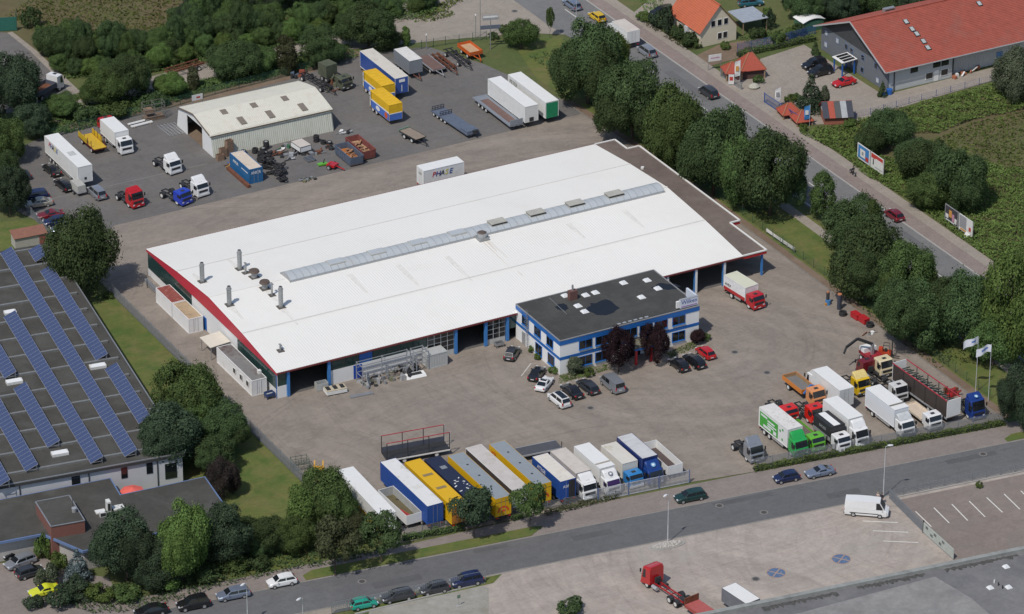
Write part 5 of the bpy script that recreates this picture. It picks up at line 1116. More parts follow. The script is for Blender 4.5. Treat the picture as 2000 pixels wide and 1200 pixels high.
# ---------------------------------------------------------------- bottom left car park
car('hatch', 28, 1077, -30, 11, PBK, 'black hatchback in the bottom left car park, farthest of three'); car('wagon', 39, 1096, -30, 11, PSI, 'silver estate car in the bottom left car park'); car('hatch', 58, 1116, 30, -9, PDG, 'grey hatchback in the bottom left car park, nearest of three')
car('coupe', 86, 1153, -34, 8, PLM, 'neon yellow open convertible half hidden by bushes', rw=False)
# ---------------------------------------------------------------- back yard cars
for k, x, y, c, lab, rz in (('sedan', 101, 331, PBK, 'black saloon beside the white logo trailer, farther of two', 92), ('wagon', 124, 360, PBK, 'black estate beside the white logo trailer, nearer of two', 92), ('mpv', 189, 375, PSI, 'silver minivan right of the grey tarpaulin trailer', 92),
    ('sedan', 75, 396, PBE, 'champagne saloon at the left fence of the back yard', 172), ('wagon', 66, 381, PNV, 'dark blue estate in tree shade behind the champagne saloon', 172), ('coupe', 98, 419, PDR, 'dark red coupe in the left parking row', 168), ('hatch', 109, 432, PNV, 'navy hatchback between dark red coupe and silver hatchback', 168), ('hatch', 124, 446, PSB, 'silver hatchback half under the round tree', 168), ('hatch', 36, 345, PDG, 'dark car in deep tree shade at the left edge', 172)):
    car(k, x, y, 0, 0, c, lab, rz=R(rz))
a = P(153, 377); t = thing('tarpaulin_trailer', 'small grey tarpaulin car trailer between black estate and silver minivan', 'trailer', (a.x, a.y, .004), R(92))
TARP = M('grey_tarpaulin', (.40, .40, .37), .8, 0, .08, 2, bump=.2)
MB().bb(-1.5, 1.5, -.8, .8, .55, .85).build('tub', ALU, t); MB().loft([[(-1.45, -.76, .86), (-1.45, .76, .86), (-1.4, .7, 1.85), (-1.4, -.7, 1.85)], [(0, -.78, .86), (0, .78, .86), (0, .72, 1.92), (0, -.72, 1.92)], [(1.45, -.76, .86), (1.45, .76, .86), (1.4, .7, 1.85), (1.4, -.7, 1.85)]]).build('cover', TARP, t)
wheels(t, [(-.1, -.9), (-.1, .9)], .3, .18); b = MB(); b.bar((1.5, 0, .55), (2.7, 0, .45), .08); b.build('drawbar', STEEL, t)
# ---------------------------------------------------------------- main road traffic and showroom cars
for k, x, y, c, lab in (('wagon', 1117, 8, PSB, 'silver-blue estate driving at the top of the main road'), ('hatch', 1166, 32, PYE, 'bright yellow car on the main road'), ('mpv', 1263, 99, PSI, 'silver minivan on the main road behind the white lorry'), ('mpv', 1384, 179, PDG, 'dark grey minivan on the main road half behind the trees'), ('hatch', 1746, 419, PDR, 'dark red car on the main road partly behind a tree')):
    car(k, x, y, 0, 0, c, lab, rz=R(90), nm='moving_car', z=0)
car('suv', 1590, 124, -36, 9, PBK, 'black off-road car by the grey gable, farther of two'); car('suv', 1602, 138, -36, 9, PBK, 'black off-road car by the grey gable, nearer of two')
car('coupe', 1648, 160, -38, 9, PRD, 'red open sports car before the grey showroom gable', rw=False)
car('wagon', 1292, 21, -20, 5, PBK, 'black car parked behind the garden bushes by the cream house'); car('wagon', 1466, 4, 30, -3, paint('petrol', (.02, .11, .15)), 'petrol blue car at the top edge behind the carport')
# motorcyclist on the pavement
a = P(1665, 342); t = thing('motorcycle', 'black motorcycle ridden along the footway', 'motorcycle', (a.x, a.y, .054), R(-92))
wheels(t, [(-.7, 0), (.7, 0)], .31, .13); MB().loft([[(-.75, -.1, .6), (-.75, .1, .6), (-.7, .1, .78), (-.7, -.1, .78)], [(0, -.14, .35), (0, .14, .35), (0, .14, .85), (0, -.14, .85)], [(.45, -.1, .5), (.45, .1, .5), (.4, .1, 1.0), (.4, -.1, 1.0)]]).build('body', PBK, t)
b = MB(); b.bar((.7, 0, .31), (.45, 0, 1.0), .07); b.bar((.45, -.36, 1.02), (.45, .36, 1.02), .04); b.build('fork', STEEL, t)
# ---------------------------------------------------------------- lorries on the main road
BOXW = M('box_white', (.74, .74, .72), .5, 0, .025, .8, stain=(.58, .55, .5), stain_s=.5, stain_a=.25)
ROOFT = M('box_roof_tan', (.56, .51, .46), .7, 0, .07, .8, stain=(.40, .34, .29), stain_s=.6, stain_a=.5)
ROOFL = M('box_roof_pale', (.70, .69, .66), .6, 0, .05, .6, stain=(.58, .50, .40), stain_s=.6, stain_a=.4)
ROOFA = M('algae_roof', (.70, .69, .67), .6, 0, .04, .6, stain=(.36, .34, .14), stain_s=.22, stain_a=.85)
rigid('white box lorry driving away on the main road', (1240, 60), (1205, 40), 3.3, BOXW, PWH, dict(zr=2.4), ROOFT, rz=R(90))
# ================================================================ bottom row of trailers
BCUR = M('blue_curtain', (.015, .07, .30), .55, 0, .05, 1.2); YEL = M('yellow_panel', (.68, .40, .008), .5, 0, .04, .8, stain=(.5, .33, .05), stain_s=.8, stain_a=.3); GRYR = M('grey_roof', (.26, .29, .31), .5, 0, .06, .6); NAVY = M('navy_panel', (.018, .022, .05), .4, 0, .1, .8)
WC = M('white_curtain', (.70, .70, .68), .6, 0, .04, 1, stain=(.45, .45, .43), stain_s=.8, stain_a=.3); DKS = M('dark_brown_side', (.06, .045, .04), .7, 0, .15, 1)
N90 = R(90)
t, bx = semi('white-roofed trailer with yellow lower flank behind the roadside bushes', (755, 1004), (677, 914), 4.0, WC, BOXW, rz=R(88))
MB().bb(-6.9, 6.9, 1.26, 1.29, 1.1, 2.0).build('yellow_stripe', YEL, bx)
t = thing('skip_body', 'white open tipping body standing left of the blue-sided trailer', 'tipper body', (*P2(781, 979, 2.2), .004), R(91))
open_body(t, -4.2, 4.2, .75, 2.25, 2.45, WHITE, M('dirty_floor', (.12, .10, .05), .9, 0, .2, 1), M('grey_inside', (.4, .41, .4), .7))
add_chassis(t, -4, 4, .6); wheels(t, [(x, s*.95) for x in (-2.6, 2.6) for s in (-1, 1)], .45, .4, RIMW)
b = MB(); b.bar((-3.3, -.3, 1.15), (-.8, .3, 1.3), .16); b.bar((-3.5, .1, 1.1), (-1.6, .5, 1.55), .12); b.build('red_pole', M('red_pole', (.4, .05, .04), .6), t)
t, bx = semi('trailer with blue curtain flank and moss-stained white roof', (848, 986), (760, 898), 4.0, BCUR, ROOFA, rz=N90, frontp=BCUR, rearp=BCUR, edge=BCUR)
t, bx = semi('bright yellow trailer with yellow roof and two roof vents', (896, 986), (807, 899), 4.0, YEL, YEL, rz=N90, rearp=M('rust_orange_door', (.45, .17, .03), .6, 0, .2, 1.5))
for f in (.33, .62): MB().bb(7-14*f-.3, 7-14*f+.3, -.75, .75, 3.99, 4.03).build('roof_vent', M('vent_brown', (.25, .19, .09), .7), bx)
t, bx = semi('dark navy trailer with scuffed navy roof', (935, 981), (846, 893), 3.95, NAVY, NAVY, rz=N90)
MB().bb(3.4, 4.3, -.55, .35, 3.945, 3.97).build('roof_patch', STEEL, bx)
for _ in range(14):
    x, y = rnd.uniform(-3.5, 2.8), rnd.uniform(-.9, .9); MB().box((x, y, 3.948), (rnd.uniform(.1, .5), rnd.uniform(.05, .22), .01), rz=rnd.uniform(0, 3)).build('scuff', WHITE, bx)
ORL = M('orange_logo', (.62, .10, .02), .5)
def rear_logo(bx, L_, z=2.3):
    b = MB(); n = 12
    for r0, r1 in ((.95, .62), (.4, .0)):
        for i in range(n):
            a0, a1 = math.pi*i/n, math.pi*(i+1)/n
            b.add([(-L_/2-.004, r0*math.cos(a0), z-.6+r0*math.sin(a0)), (-L_/2-.004, r0*math.cos(a1), z-.6+r0*math.sin(a1)), (-L_/2-.004, r1*math.cos(a1), z-.6+r1*math.sin(a1)), (-L_/2-.004, r1*math.cos(a0), z-.6+r1*math.sin(a0))], [(0, 1, 2, 3)])
    b.build('arc_logo', ORL, bx); MB().box((-L_/2-.004, 0, 3.3), (.012, 2.3, .06)).build('rear_trim', DARKM, bx)
t, bx = semi('yellow grey-roofed trailer with orange tail arc, behind the dark street tree', (982, 972), (891, 886), 4.0, YEL, GRYR, rz=N90); rear_logo(bx, 14.16)
for x in (-3.5, 0, 3.5): MB().box((x, 0, 3.99), (.35, .3, .02)).build('roof_spot', DARKM, bx)
t, bx = semi('dark-flanked trailer with streaked pale roof and open white roof frame', (1014, 954), (926, 871), 4.0, DKS, M('streaked_roof', (.52, .48, .45), .7, 0, .08, .8, stain=(.28, .26, .12), stain_s=.25, stain_a=.7), rz=N90, edge=WHITE, rearp=WHITE)
t, bx = semi('yellow grey-roofed trailer with orange tail arc, beside the green street tree', (1063, 945), (969, 864), 4.0, YEL, GRYR, rz=N90); rear_logo(bx, 13.7)
side_text(bx, 'eck', 5.5, 3.2, 2.5, 1.0, ORL, s=1)
for x in (-3.5, 0, 3.5): MB().box((x, 0, 3.99), (.35, .3, .02)).build('roof_spot', DARKM, bx)
LTW = M('letter_white', (.74, .75, .76), .5)
RIBR = M('ribbed_cream_roof', (.66, .62, .55), .7, 0, .06, .8, stain=(.5, .38, .27), stain_s=.5, stain_a=.5)
t, bx = semi('short blue curtain trailer with ribbed cream roof and white lettering', (1108, 938), (1056, 888), 4.0, BCUR, RIBR, rz=N90, edge=BCUR, axles=2, legs=True)
side_text(bx, 'ATEGE', 1.4, 3.25, 2.5, .8, LTW, s=1); lettering('ABF', .6, LTW, bx, (-4.11, .3, 3.0), (R(90), 0, R(-90)))
for i in range(9): MB().bb(-3.7+i*.9, -3.62+i*.9, -1.15, 1.15, 3.985, 4.02).build('roof_bow', RIBR, bx)
b = MB().bb(-8.2/2-.03, -8.2/2+.0, -1.1, -.1, 1.1, 3.85); b.build('painted_door_shade', BLACK, bx)  # black panel painted in for the unlit inside behind an open rear door
S90 = R(-90)
t, bx = rigid('white-cabbed truck with tan weathered box roof in the bottom row', (1088, 878), (1141, 921), 3.7, M('box_tan', (.46, .43, .39), .7, 0, .06, 1), PWH, dict(zr=2.9, deflector=(.75, PWH), visor=PWH, bumper=PWH), ROOFT, rz=S90)
t, bx = rigid('white box truck with purple-tinted windscreen and round emblem on its deflector', (1136, 868), (1186, 912), 3.7, BOXW, PWH, dict(zr=2.5, deflector=(.95, PWH), glass=M('violet_glass', (.04, .015, .08), .1), bumper=PWH), BOXW, rz=S90)
def emblem(t, x, z, col, r=.36, tilt=R(40), bird=True):
    o = part('emblem', cm(('emblem', r), lambda: MB().tube((0, 0, 0), (0, 0, .012), r, 20)), col, t, (x, 0, z)); o.rotation_euler = (0, tilt, 0)
    b = MB(); b.add([(-r*.5, -r*.3, .016), (r*.3, -r*.5, .016), (r*.5, .1*r, .016), (-.1*r, r*.6, .016)], [(0, 1, 2, 3)]); b.build('emblem_mark', WHITE if col is not WHITE else NAVY, o)
emblem(t, 7.39/2+.12+.8, 3.05, M('emblem_grey', (.16, .17, .2), .4), tilt=R(38))
MB().bb(7.39/2-1.5, 7.39/2-1.15, -1.2, 1.2, 3.69, 3.72).build('roof_seam', M('seam_brown', (.33, .3, .25), .7), bx)
rigid('cream box truck with mossy roof patch and bright blue cab', (1186, 867), (1233, 902), 3.4, M('box_cream', (.64, .61, .55), .6, 0, .04, 1), paint('sky_blue', (.03, .20, .48)), dict(zr=2.3, bumper=PWH), M('cream_moss_roof', (.62, .59, .53), .7, 0, .05, .8, stain=(.28, .25, .08), stain_s=.42, stain_a=.8), rz=S90)
t, bx = rigid('navy box truck with white streaked roof and round emblem', (1218, 850), (1271, 892), 3.9, paint('navy_box', (.012, .03, .14), .4), paint('truck_blue', (.012, .045, .2)), dict(zr=2.5, deflector=(1.0, MATS['paint_truck_blue'])), M('grey_streak_roof', (.55, .55, .55), .6, 0, .1, .7, streak=(2, .5, 1), stain=(.34, .34, .35), stain_s=.6), rz=S90)
emblem(t, 7.26/2+.12+.8, 3.08, M('emblem_lightblue', (.2, .4, .6), .4), tilt=R(38))
t = thing('skip_body', 'white open tipping body with dark bed at the right end of the bottom row', 'tipper body', (*P2(1293, 886, 2.2), .004), R(89)); open_body(t, -3.85, 3.85, .85, 2.25, 2.45, WHITE, M('dark_bed', (.085, .06, .055), .8, 0, .15, 1)); add_chassis(t, -3.7, 3.7, .7); wheels(t, [(x, s*.95) for x in (-2.4, 2.4) for s in (-1, 1)], .45, .4, RIMW)
# frames standing behind the row
t = thing('curtain_frame', 'bare trailer frame with red top rails standing behind the bottom row', 'trailer', (*P2(812, 893), .004), R(-8))
L0 = 9.6
MB().bb(-L0/2, L0/2, -1.2, 1.2, .95, 1.1).build('deck', DARKM, t); MB().bb(-L0/2, L0/2, -1.26, -1.2, .8, 1.0).build('deck_edge', WHITE, t); MB().bb(-L0/2+.1, L0/2-.1, 1.15, 1.2, 1.1, 1.9).build('side_board', M('slate_board', (.09, .1, .13), .6), t)
b = MB()
for s in (-1, 1): b.bar((-L0/2, s*1.2, 3.75), (L0/2, s*1.2, 3.75), .09)
b.build('top_rail', M('red_rail', (.42, .04, .06), .5), t)
b = MB()
for x in (-L0/2+.05, -L0/6, L0/6, L0/2-.05):
    for s in (-1, 1): b.bar((x, s*1.2, 1.1), (x, s*1.2, 3.72), .1)
b.build('upright', DARKM, t)
b = MB()
for s in (-1, 1): b.bar((L0/2+.02, s*1.2, 1.0), (L0/2+.02, s*1.2, 3.8), .07)
b.build('end_post', WHITE, t); wheels(t, [(x, s*.95) for x in (-3.4, -2.1, 2.8) for s in (-1, 1)], .45, .4, RIMW)
t = flat_trailer('low dark flat trailer lying behind the yellow trailers', 1035, 880, 9.0, R(-6), M('slate_deck', (.075, .078, .09), .7, 0, .12, 1), ALU, drawbar=False)
MB().bb(4.42, 4.5, -1.2, -1.1, 1.1, 2.1).build('stake', DARKM, t)
# metal pallet cage and yellow frame behind the bushes
t = thing('stillage', 'stack of green mesh stillages by the yard fence', 'stillage', (*P2(586, 914), .004), R(-10)); b = MB()
for z in (.05, .55, 1.05, 1.55):
    for s in (-1, 1): b.bar((-1.2, s*.7, z), (1.2, s*.7, z), .06); b.bar((s*1.2, -.7, z), (s*1.2, .7, z), .06)
for x in (-1.2, -.4, .4, 1.2):
    for s in (-1, 1): b.bar((x, s*.7, 0), (x, s*.7, 1.7), .06)
b.build('cage', M('dull_green_steel', (.10, .13, .10), .7), t)
t = thing('yellow_loader', 'yellow steel machine frame partly behind the pale green bush', 'machine', (*P2(622, 935), .004), R(60)); MB().bb(-1.8, 1.8, -.8, .8, .4, 1.0).build('frame', M('machine_yellow', (.55, .28, .02), .5), t); MB().bb(-1.6, -.2, -.75, .75, 1.0, 2.2).build('hood', MATS['machine_yellow'], t); b = MB(); b.bar((.2, -.6, 1.0), (1.6, -.6, 2.0), .2); b.bar((.2, .6, 1.0), (1.6, .6, 2.0), .2); b.build('arm', MATS['machine_yellow'], t); wheels(t, [(x, s*.9) for x in (-1.1, 1.1) for s in (-1, 1)], .42, .3)
# ================================================================ right-hand lot
GCAB = paint('green', (.02, .33, .07)); LIME = paint('lime', (.13, .42, .03)); SGRN = M('signal_green', (.06, .36, .05), .5)
tractor('silver tractor unit with roof deflector parked alone near the gate', 1451, 888, 24, 22, PSI, 2.75, deflector=(.8, PSI), at=(51.9, -47.4), rz=R(-91), bumper=PSI)
t, bx = rigid('white and green box truck with green cab and white printed panels', (1497, 791), (1553, 836), 4.0, BOXW, GCAB, dict(zr=2.75, deflector=(.95, GCAB), bumper=GCAB), M('spotted_roof', (.68, .66, .63), .6, 0, .05, .8, stain=(.30, .24, .19), stain_s=1.3, stain_a=.7), rz=S90, axles=2)
w_ = 2.5; MB().bb(-3.6, 1.3, -1.262, -1.252, 1.25, 3.5).build('green_panel', SGRN, bx)
for x0, x1, z0, z1 in ((-3.3, -1.6, 3.0, 3.3), (-1.5, .4, 2.75, 3.0), (-1.5, .9, 2.35, 2.55), (-1.5, .2, 2.0, 2.2), (-2.6, -.6, 1.45, 1.85), (.1, .9, 1.4, 2.0)): MB().bb(x0, x1, -1.272, -1.263, z0, z1).build('printed_panel', LTW, bx)
for x, z in ((1.9, 2.9), (2.6, 3.3), (2.5, 1.7)): o = MB().tube((x, -1.262, z), (x, -1.253, z), .2, 10); o.build('green_dot', MATS['paint_green'], bx)
t = thing('dropside_truck', 'lime green dropside truck with dark open bed beside the black canopy truck', 'truck', (61.4, -47.8, .004), R(-91)); add_cab(t, 2.1, LIME, zr=2.35, bumper=LIME); add_chassis(t, -3.6, 3.6, .75); open_body(t, -3.7, 1.95, .95, 1.45, 2.4, LIME, M('bed_brown', (.15, .11, .10), .8, 0, .12, 1)); wheels(t, [(-2.0, -.9), (-2.0, .9)], .45, .45, RIMW)
t, bx = rigid('black-canopied truck with white roof strip and white cab', (1602, 806), (1638, 831), 3.4, M('black_canvas', (.03, .03, .033), .6), PWH, dict(zr=2.4, bumper=PSI), M('black_canvas', (.03, .03, .033), .6), rz=S90)
MB().bb(-2.1, 2.1, -.55, .55, 3.40, 3.43).build('roof_strip', WHITE, bx); MB().bb(-2.3, 2.3, -1.27, -1.252, 1.05, 1.7).build('silver_sideboard', ALU, bx); side_text(bx, 'BAUER', .2, 2.5, 2.5, .6, ALU)
t, bx = rigid('large off-white box truck with high white deflector cab, third lane from the black canopy', (1617, 778), (1676, 814), 4.0, BOXW, PWH, dict(zr=2.8, deflector=(1.05, PWH), bumper=PWH), BOXW, rz=S90)
t = thing('tipper_truck', 'orange tipper truck with open bed and blue crane arm', 'truck', (*P2(1570, 757, 1.3), .004), R(-90)); ORG = paint('orange', (.62, .20, .02)); open_body(t, -4.1, 1.3, 1.05, 1.75, 2.45, ORG, M('grey_bed', (.17, .165, .16), .8), M('bed_side_brown', (.36, .22, .11), .7)); add_cab(t, 2.4, paint('pale_orange', (.66, .27, .10)), zr=2.7); add_chassis(t, -3.9, 4, .78); wheels(t, [(-2.4, -.95), (-2.4, .95)], .48, .5, RIMW)
b = MB(); b.bar((1.85, 0, 1.0), (1.85, 0, 2.6), .3); b.bar((1.85, -.1, 2.5), (1.7, -1.1, 1.3), .2); b.bar((1.9, .1, 2.55), (1.9, 1.0, 2.2), .18); b.build('crane_arm', M('crane_blue', (.03, .18, .5), .5), t)
tractor('bright red low cab chassis truck behind the lime dropside', 1541, 806, 20, 18, paint('signal_red', (.62, .02, .012)), 2.2, at=(62.6, -39.5), rz=S90, fifth=False, L_=6.2)
tractor('bright red cab chassis truck beside the orange tipper cab', 1585, 806, 20, 18, paint('signal_red', (.62, .02, .012)), 2.6, at=(65.7, -41.8), rz=S90, fifth=False, L_=6.0)
t, bx = rigid('white curtain-sided truck parked tail to the camera', (1656, 759), (1599, 719), 3.9, WC, PWH, dict(zr=2.8, deflector=(.9, PWH)), BOXW, rz=N90, rearp=M('stained_white_door', (.55, .56, .55), .7, 0, .1, 1, stain=(.3, .31, .3), stain_s=1))
tractor('yellow cab truck with high yellow deflector', 1680, 748, 10, 8, paint('cab_yellow', (.66, .42, .01)), 2.75, deflector=(.75, M('cream_fairing', (.66, .52, .2), .5)), at=(76.2, -38.0), rz=S90, fifth=False, L_=5.6)
t, bx = rigid('clean white box truck with a dark roof gap above its cab', (1702, 755), (1764, 797), 3.9, M('cool_white_box', (.72, .74, .76), .4, 0, .02, 1), PWH, dict(zr=2.55, deflector=(.75, M('fairing_grey', (.5, .52, .53), .5)), bumper=PSI), BOXW, rz=S90)
MB().bb(7.72/2-1.6, 7.72/2-1.2, -1.2, 1.2, 3.885, 3.915).build('roof_gap', M('gap_dark', (.2, .19, .16), .8), bx)
t = thing('flatbed_truck', 'white flatbed truck with cream deck between the clean box truck and the stripped trailer', 'truck', (79.6, -51.0, .004), R(-90)); add_cab(t, 1.7, PWH, zr=2.45, bumper=PSI); add_chassis(t, -3.4, 3.2, .75); open_body(t, -3.5, 1.5, .98, 1.3, 2.35, M('cream_board', (.62, .54, .43), .7), M('cream_deck', (.6, .5, .39), .7)); wheels(t, [(-2.0, -.9), (-2.0, .9)], .45, .45, RIMW)
tractor('white cab truck without front bumper between the box truck and the stripped trailer', 1741, 768, 10, 8, M('paint_grey_white', (.58, .58, .57), .5), 2.7, at=(80.0, -42.6), rz=S90, fifth=False, L_=5.0, bumper=BLACK)
tractor('cream cab truck beside the dark red cab', 1727, 717, 10, 8, paint('cream', (.66, .56, .36)), 2.8, at=(P(1727, 716, 1.5).x, P(1727, 716, 1.5).y+1.7), rz=S90, fifth=False, L_=5.2)
tractor('dark red cab truck seen from behind', 1697, 712, -10, -8, PDR, 2.5, at=(P(1693, 716, 1.3).x, P(1693, 716, 1.3).y-1.6), rz=N90, fifth=False, L_=5.6)
t = thing('crane_truck', 'dark red truck-mounted crane with black jib reaching left', 'crane', (*P2(1704, 694, 1.2), .004), R(-90)); add_chassis(t, -2.2, 2.2, .78); wheels(t, [(x, s*.95) for x in (-1.3, 1.3) for s in (-1, 1)], .48, .45, RIMW); MB().bb(-2.0, 1.8, -1.15, 1.15, 1.0, 1.5).build('base', M('crane_red', (.30, .02, .03), .5), t)
b = MB(); b.bar((.2, -.2, 1.5), (.2, -.2, 3.3), .4); b.build('column', STEEL, t); b = MB(); b.bar((.2, -.2, 3.2), (-.9, -2.2, 4.1), .36); b.bar((-.9, -2.2, 4.1), (-.2, -4.6, 3.6), .3); b.bar((-.2, -4.6, 3.6), (.1, -5.2, 2.8), .24); b.build('jib', BLACK, t)
MB().bb(-1.9, -.6, -1.1, 1.1, 1.5, 2.2).build('white_box', WHITE, t)
# stripped curtain trailer
a = P(1864, 780, 4.0); c = P(1757, 705, 4.0); m_ = (a+c)/2; t = thing('stripped_trailer', 'long stripped curtain trailer with red top rails and white end walls', 'trailer', (m_.x, m_.y, .004), math.atan2((c-a).y, (c-a).x)); L0 = (c-a).length
MB().bb(-L0/2, L0/2, -1.2, 1.2, 1.05, 1.2).build('deck', M('trailer_deck', (.13, .10, .085), .8, 0, .15, 1), t)
for s in (-1, 1): MB().bb(-L0/2, L0/2, s*1.24-.04, s*1.24+.04, .95, 1.2).build('deck_edge', ALU, t); MB().bb(-L0/2, L0/2, s*1.22-.05, s*1.22+.05, 3.88, 4.0).build('top_rail', M('red_rail', (.42, .04, .06), .5), t)
for x, nm2 in ((-L0/2, 'rear_wall'), (L0/2-.08, 'head_wall')): MB().bb(x, x+.08, -1.22, 1.22, 1.2, 4.0).build(nm2, WHITE, t)
b = MB()
for i in range(1, 5):
    for s in (-1, 1): b.bb(-L0/2+L0*i/5-.05, -L0/2+L0*i/5+.05, s*1.22-.04, s*1.22+.04, 1.2, 3.88)
b.build('stake', DARKM, t); MB().bb(-L0/2+.1, L0/2-.1, 1.17, 1.2, 1.22, 3.86).build('side_curtain', M('brown_curtain', (.05, .038, .033), .8, 0, .15, 1), t); b = MB()
for i in range(34): b.bar((-L0/2+.8+i*.37, -1.1, 2.6+.3*((i*7) % 3)), (-L0/2+.9+i*.37+rnd.uniform(-.2, .2), 1.1, 2.7+.3*((i*5) % 3)), .13)
b.build('stacked_roof_bows', M('dark_green_bars', (.035, .055, .05), .6), t)
wheels(t, [(-L0/2+2+i*1.31, s*.98) for i in range(3) for s in (-1, 1)], .46, .4, RIMW); add_chassis(t, -L0/2+.2, L0/2-.5, .88); b = MB()
for s in (-1, 1): b.bar((-L0/2+10.5, s*.75, .02), (-L0/2+10.5, s*.75, 1.0), .12)
b.build('landing_leg', DARKM, t)
t = tractor('dark blue tractor unit at the right end of the lot', 1910, 800, 22, 20, paint('deep_blue', (.012, .04, .2)), 3.2, at=(86.9, -52.0), rz=R(-91), deflector=(.55, MATS['paint_deep_blue']), bumper=MATS['paint_deep_blue']); emblem(t, 5.9/2-.95, 3.62, M('emblem_lightblue', (.2, .4, .6), .4), .3, R(18))
# ================================================================ back yard lorries and trailers
BBOX = paint('van_blue', (.03, .085, .33), .45)
t, bx = semi('long blue trailer with dusty white roof at the back of the yard', (714, 98), (786, 150), 4.0, BBOX, M('dusty_roof', (.60, .56, .49), .7, 0, .08, .5, stain=(.42, .36, .28), stain_s=.4, stain_a=.6), rz=S90, L_=13.2, edge=WHITE, frontp=BBOX)
MB().bb(13.2/2-.002, 13.2/2+.02, -.5, .6, 3.1, 3.6).build('front_board', WHITE, bx); MB().box((13.2/2+.02, 0, 2.0), (.03, .12, 1.2)).build('air_line', WHITE, bx)
YPK = M('poster_yellow', (.72, .43, .015), .5); BPK = M('poster_blue', (.07, .16, .5), .5)
for (r_, f_), lab in ((((721, 136), (759, 166)), 'yellow and blue advertising trailer, farther of the pair'), (((733, 174), (775, 203)), 'yellow and blue advertising trailer, nearer of the pair')):
    t, bx = semi(lab, r_, f_, 3.7, YPK, YPK, rz=S90, axles=2, legs=False, ax0=-2.6, z0=.75, L_=7.1)
    for s in (-1, 1): MB().bb(-3.1, 3.5, s*1.257-.006, s*1.257+.006, .8, 2.1).build('blue_panel', BPK, bx)
    MB().bb(-3.1, 3.5, -1.27, -1.264, 2.1, 2.35).build('pale_stripe', WHITE, bx); MB().bb(3.53, 3.56, -1.2, 1.2, .8, 1.95).build('blue_front', BPK, bx); MB().bb(3.53, 3.56, -1.2, 1.2, 1.97, 2.1).build('pale_stripe', WHITE, bx)
    b = MB(); b.add([(-.6+.75*math.cos(i*math.pi/8), -1.272, 1.5+.42*math.sin(i*math.pi/8)) for i in range(16)], [tuple(range(16))]); b.build('oval_logo', WHITE, bx)
    b = MB(); b.add([(2.4+.55*math.cos(i*math.pi/8), -1.272, 1.45+.55*math.sin(i*math.pi/8)) for i in range(16)], [tuple(range(16))]); b.build('orange_logo', ORL, bx)
    for z in (1.0, 1.9, 2.8): MB().bb(-3.5, -3.15, -1.275, -1.253, z, z+.75).build('shelf_box', WHITE, bx)
    b = MB(); b.bar((-3.1, -1.28, .8), (-3.1, -1.28, 3.6), .08); b.build('side_bar', BLACK, bx)
    for i in range(6): MB().bb(-2.8+i*1.1, -2.74+i*1.1, -1.15, 1.15, 3.69, 3.72).build('roof_bow', YPK, bx)
t, bx = semi('grey box trailer with white roof and rusty drawbar', (782, 94), (812, 117), 3.5, M('grey_box', (.22, .24, .26), .6, 0, .05, 1, stain=(.3, .2, .14), stain_s=.5, stain_a=.25), M('white_dusty_roof', (.66, .64, .6), .6), rz=S90, axles=2, legs=False, ax0=-1.4, L_=5.9)
b = MB(); b.bar((2.9, -.5, .8), (4.7, 0, .6), .12); b.bar((2.9, .5, .8), (4.7, 0, .6), .12); b.build('drawbar', RUST, t)
flat_trailer('brown-decked flat trailer with a white side board beside the grey box trailer', 841, 123, 6.2, S90, M('brown_deck', (.16, .10, .085), .85, 0, .15, 1), ALU)
t = flat_trailer('bare rusty trailer chassis in the back row', 866, 118, 6.5, S90, None, RUST); b = MB()
for s in (-1, 1): b.bar((-3.2, s*.5, 1.1), (3.2, s*.5, 1.1), .16)
b.build('rail', RUST, t)
flat_trailer('bare black trailer chassis in the back row next to the orange trailer', 893, 108, 7.0, S90, None, DARKM)
ORT2 = M('orange_trailer', (.56, .11, .02), .5, 0, .06, 1)
flat_trailer('orange dropside trailer with sandy bed in the back row', 918, 97, 4.6, S90, M('sandy_bed', (.5, .33, .19), .8, 0, .1, 1), ORT2, side=ORT2)
LBL = M('slate_blue_steel', (.11, .135, .185), .6, 0, .15, 1.2)
t = flat_trailer('slate blue low-loader trailer with raised ramps', 889, 237, 11.5, R(-86), LBL, LBL, axles=4, drawbar=False, z=.8, zc=.8, ax=[-5.0, -3.8, -2.6, -1.4])
for x in (-5.5, -3.0):
    b = MB(); 
    for z in (.9, 1.25, 1.6): b.bar((x, -1.15, z), (x+.1, 1.15, z), .1)
    for k in range(5): b.bar((x, -1.15+.575*k, .9), (x+.1, -1.15+.575*k, 1.6), .08)
    b.build('ramp', M('ramp_dark', (.05, .055, .08), .6), t)
MB().bb(3.4, 5.6, -1.1, 1.1, .86, 1.25).build('gooseneck', LBL, t); b = MB(); b.box((5.9, .3, 1.2), (.5, .9, .4)); b.bar((5.6, 0, 1.0), (6.5, 0, 1.0), .16); b.build('winch', DARKM, t)
t = flat_trailer('small flat trailer with green tailboard and earthy deck', 806, 262, 4.4, R(-80), M('earthy_deck', (.26, .21, .165), .9, 0, .15, 1.5), DARKM, w_=2.2); MB().bb(-2.5, -2.2, -1.1, 1.1, 1.1, 1.3).build('tailboard', M('faded_green', (.13, .2, .15), .7), t)
t, bx = semi('plain white trailer in the back yard beside the grey flat trailer', (962, 152), (1042, 206), 4.0, WC, BOXW, rz=S90)
MB().bb(13.15/2-.005, 13.15/2+.02, -.45, .35, 1.2, 1.9).build('front_box', DARKM, bx)
t, bx = semi('white trailer with green front panel at the right of the back yard', (1004, 143), (1079, 198), 4.0, WC, BOXW, rz=S90); MB().bb(13.14/2-.005, 13.14/2+.02, -1.1, 1.1, 1.05, 3.8).build('green_front', M('panel_green', (.012, .22, .10), .5), bx); side_text(bx, 'PETER', -4.6, 3.1, 2.5, 1.0, M('letter_grey', (.25, .27, .24), .5), s=-1)
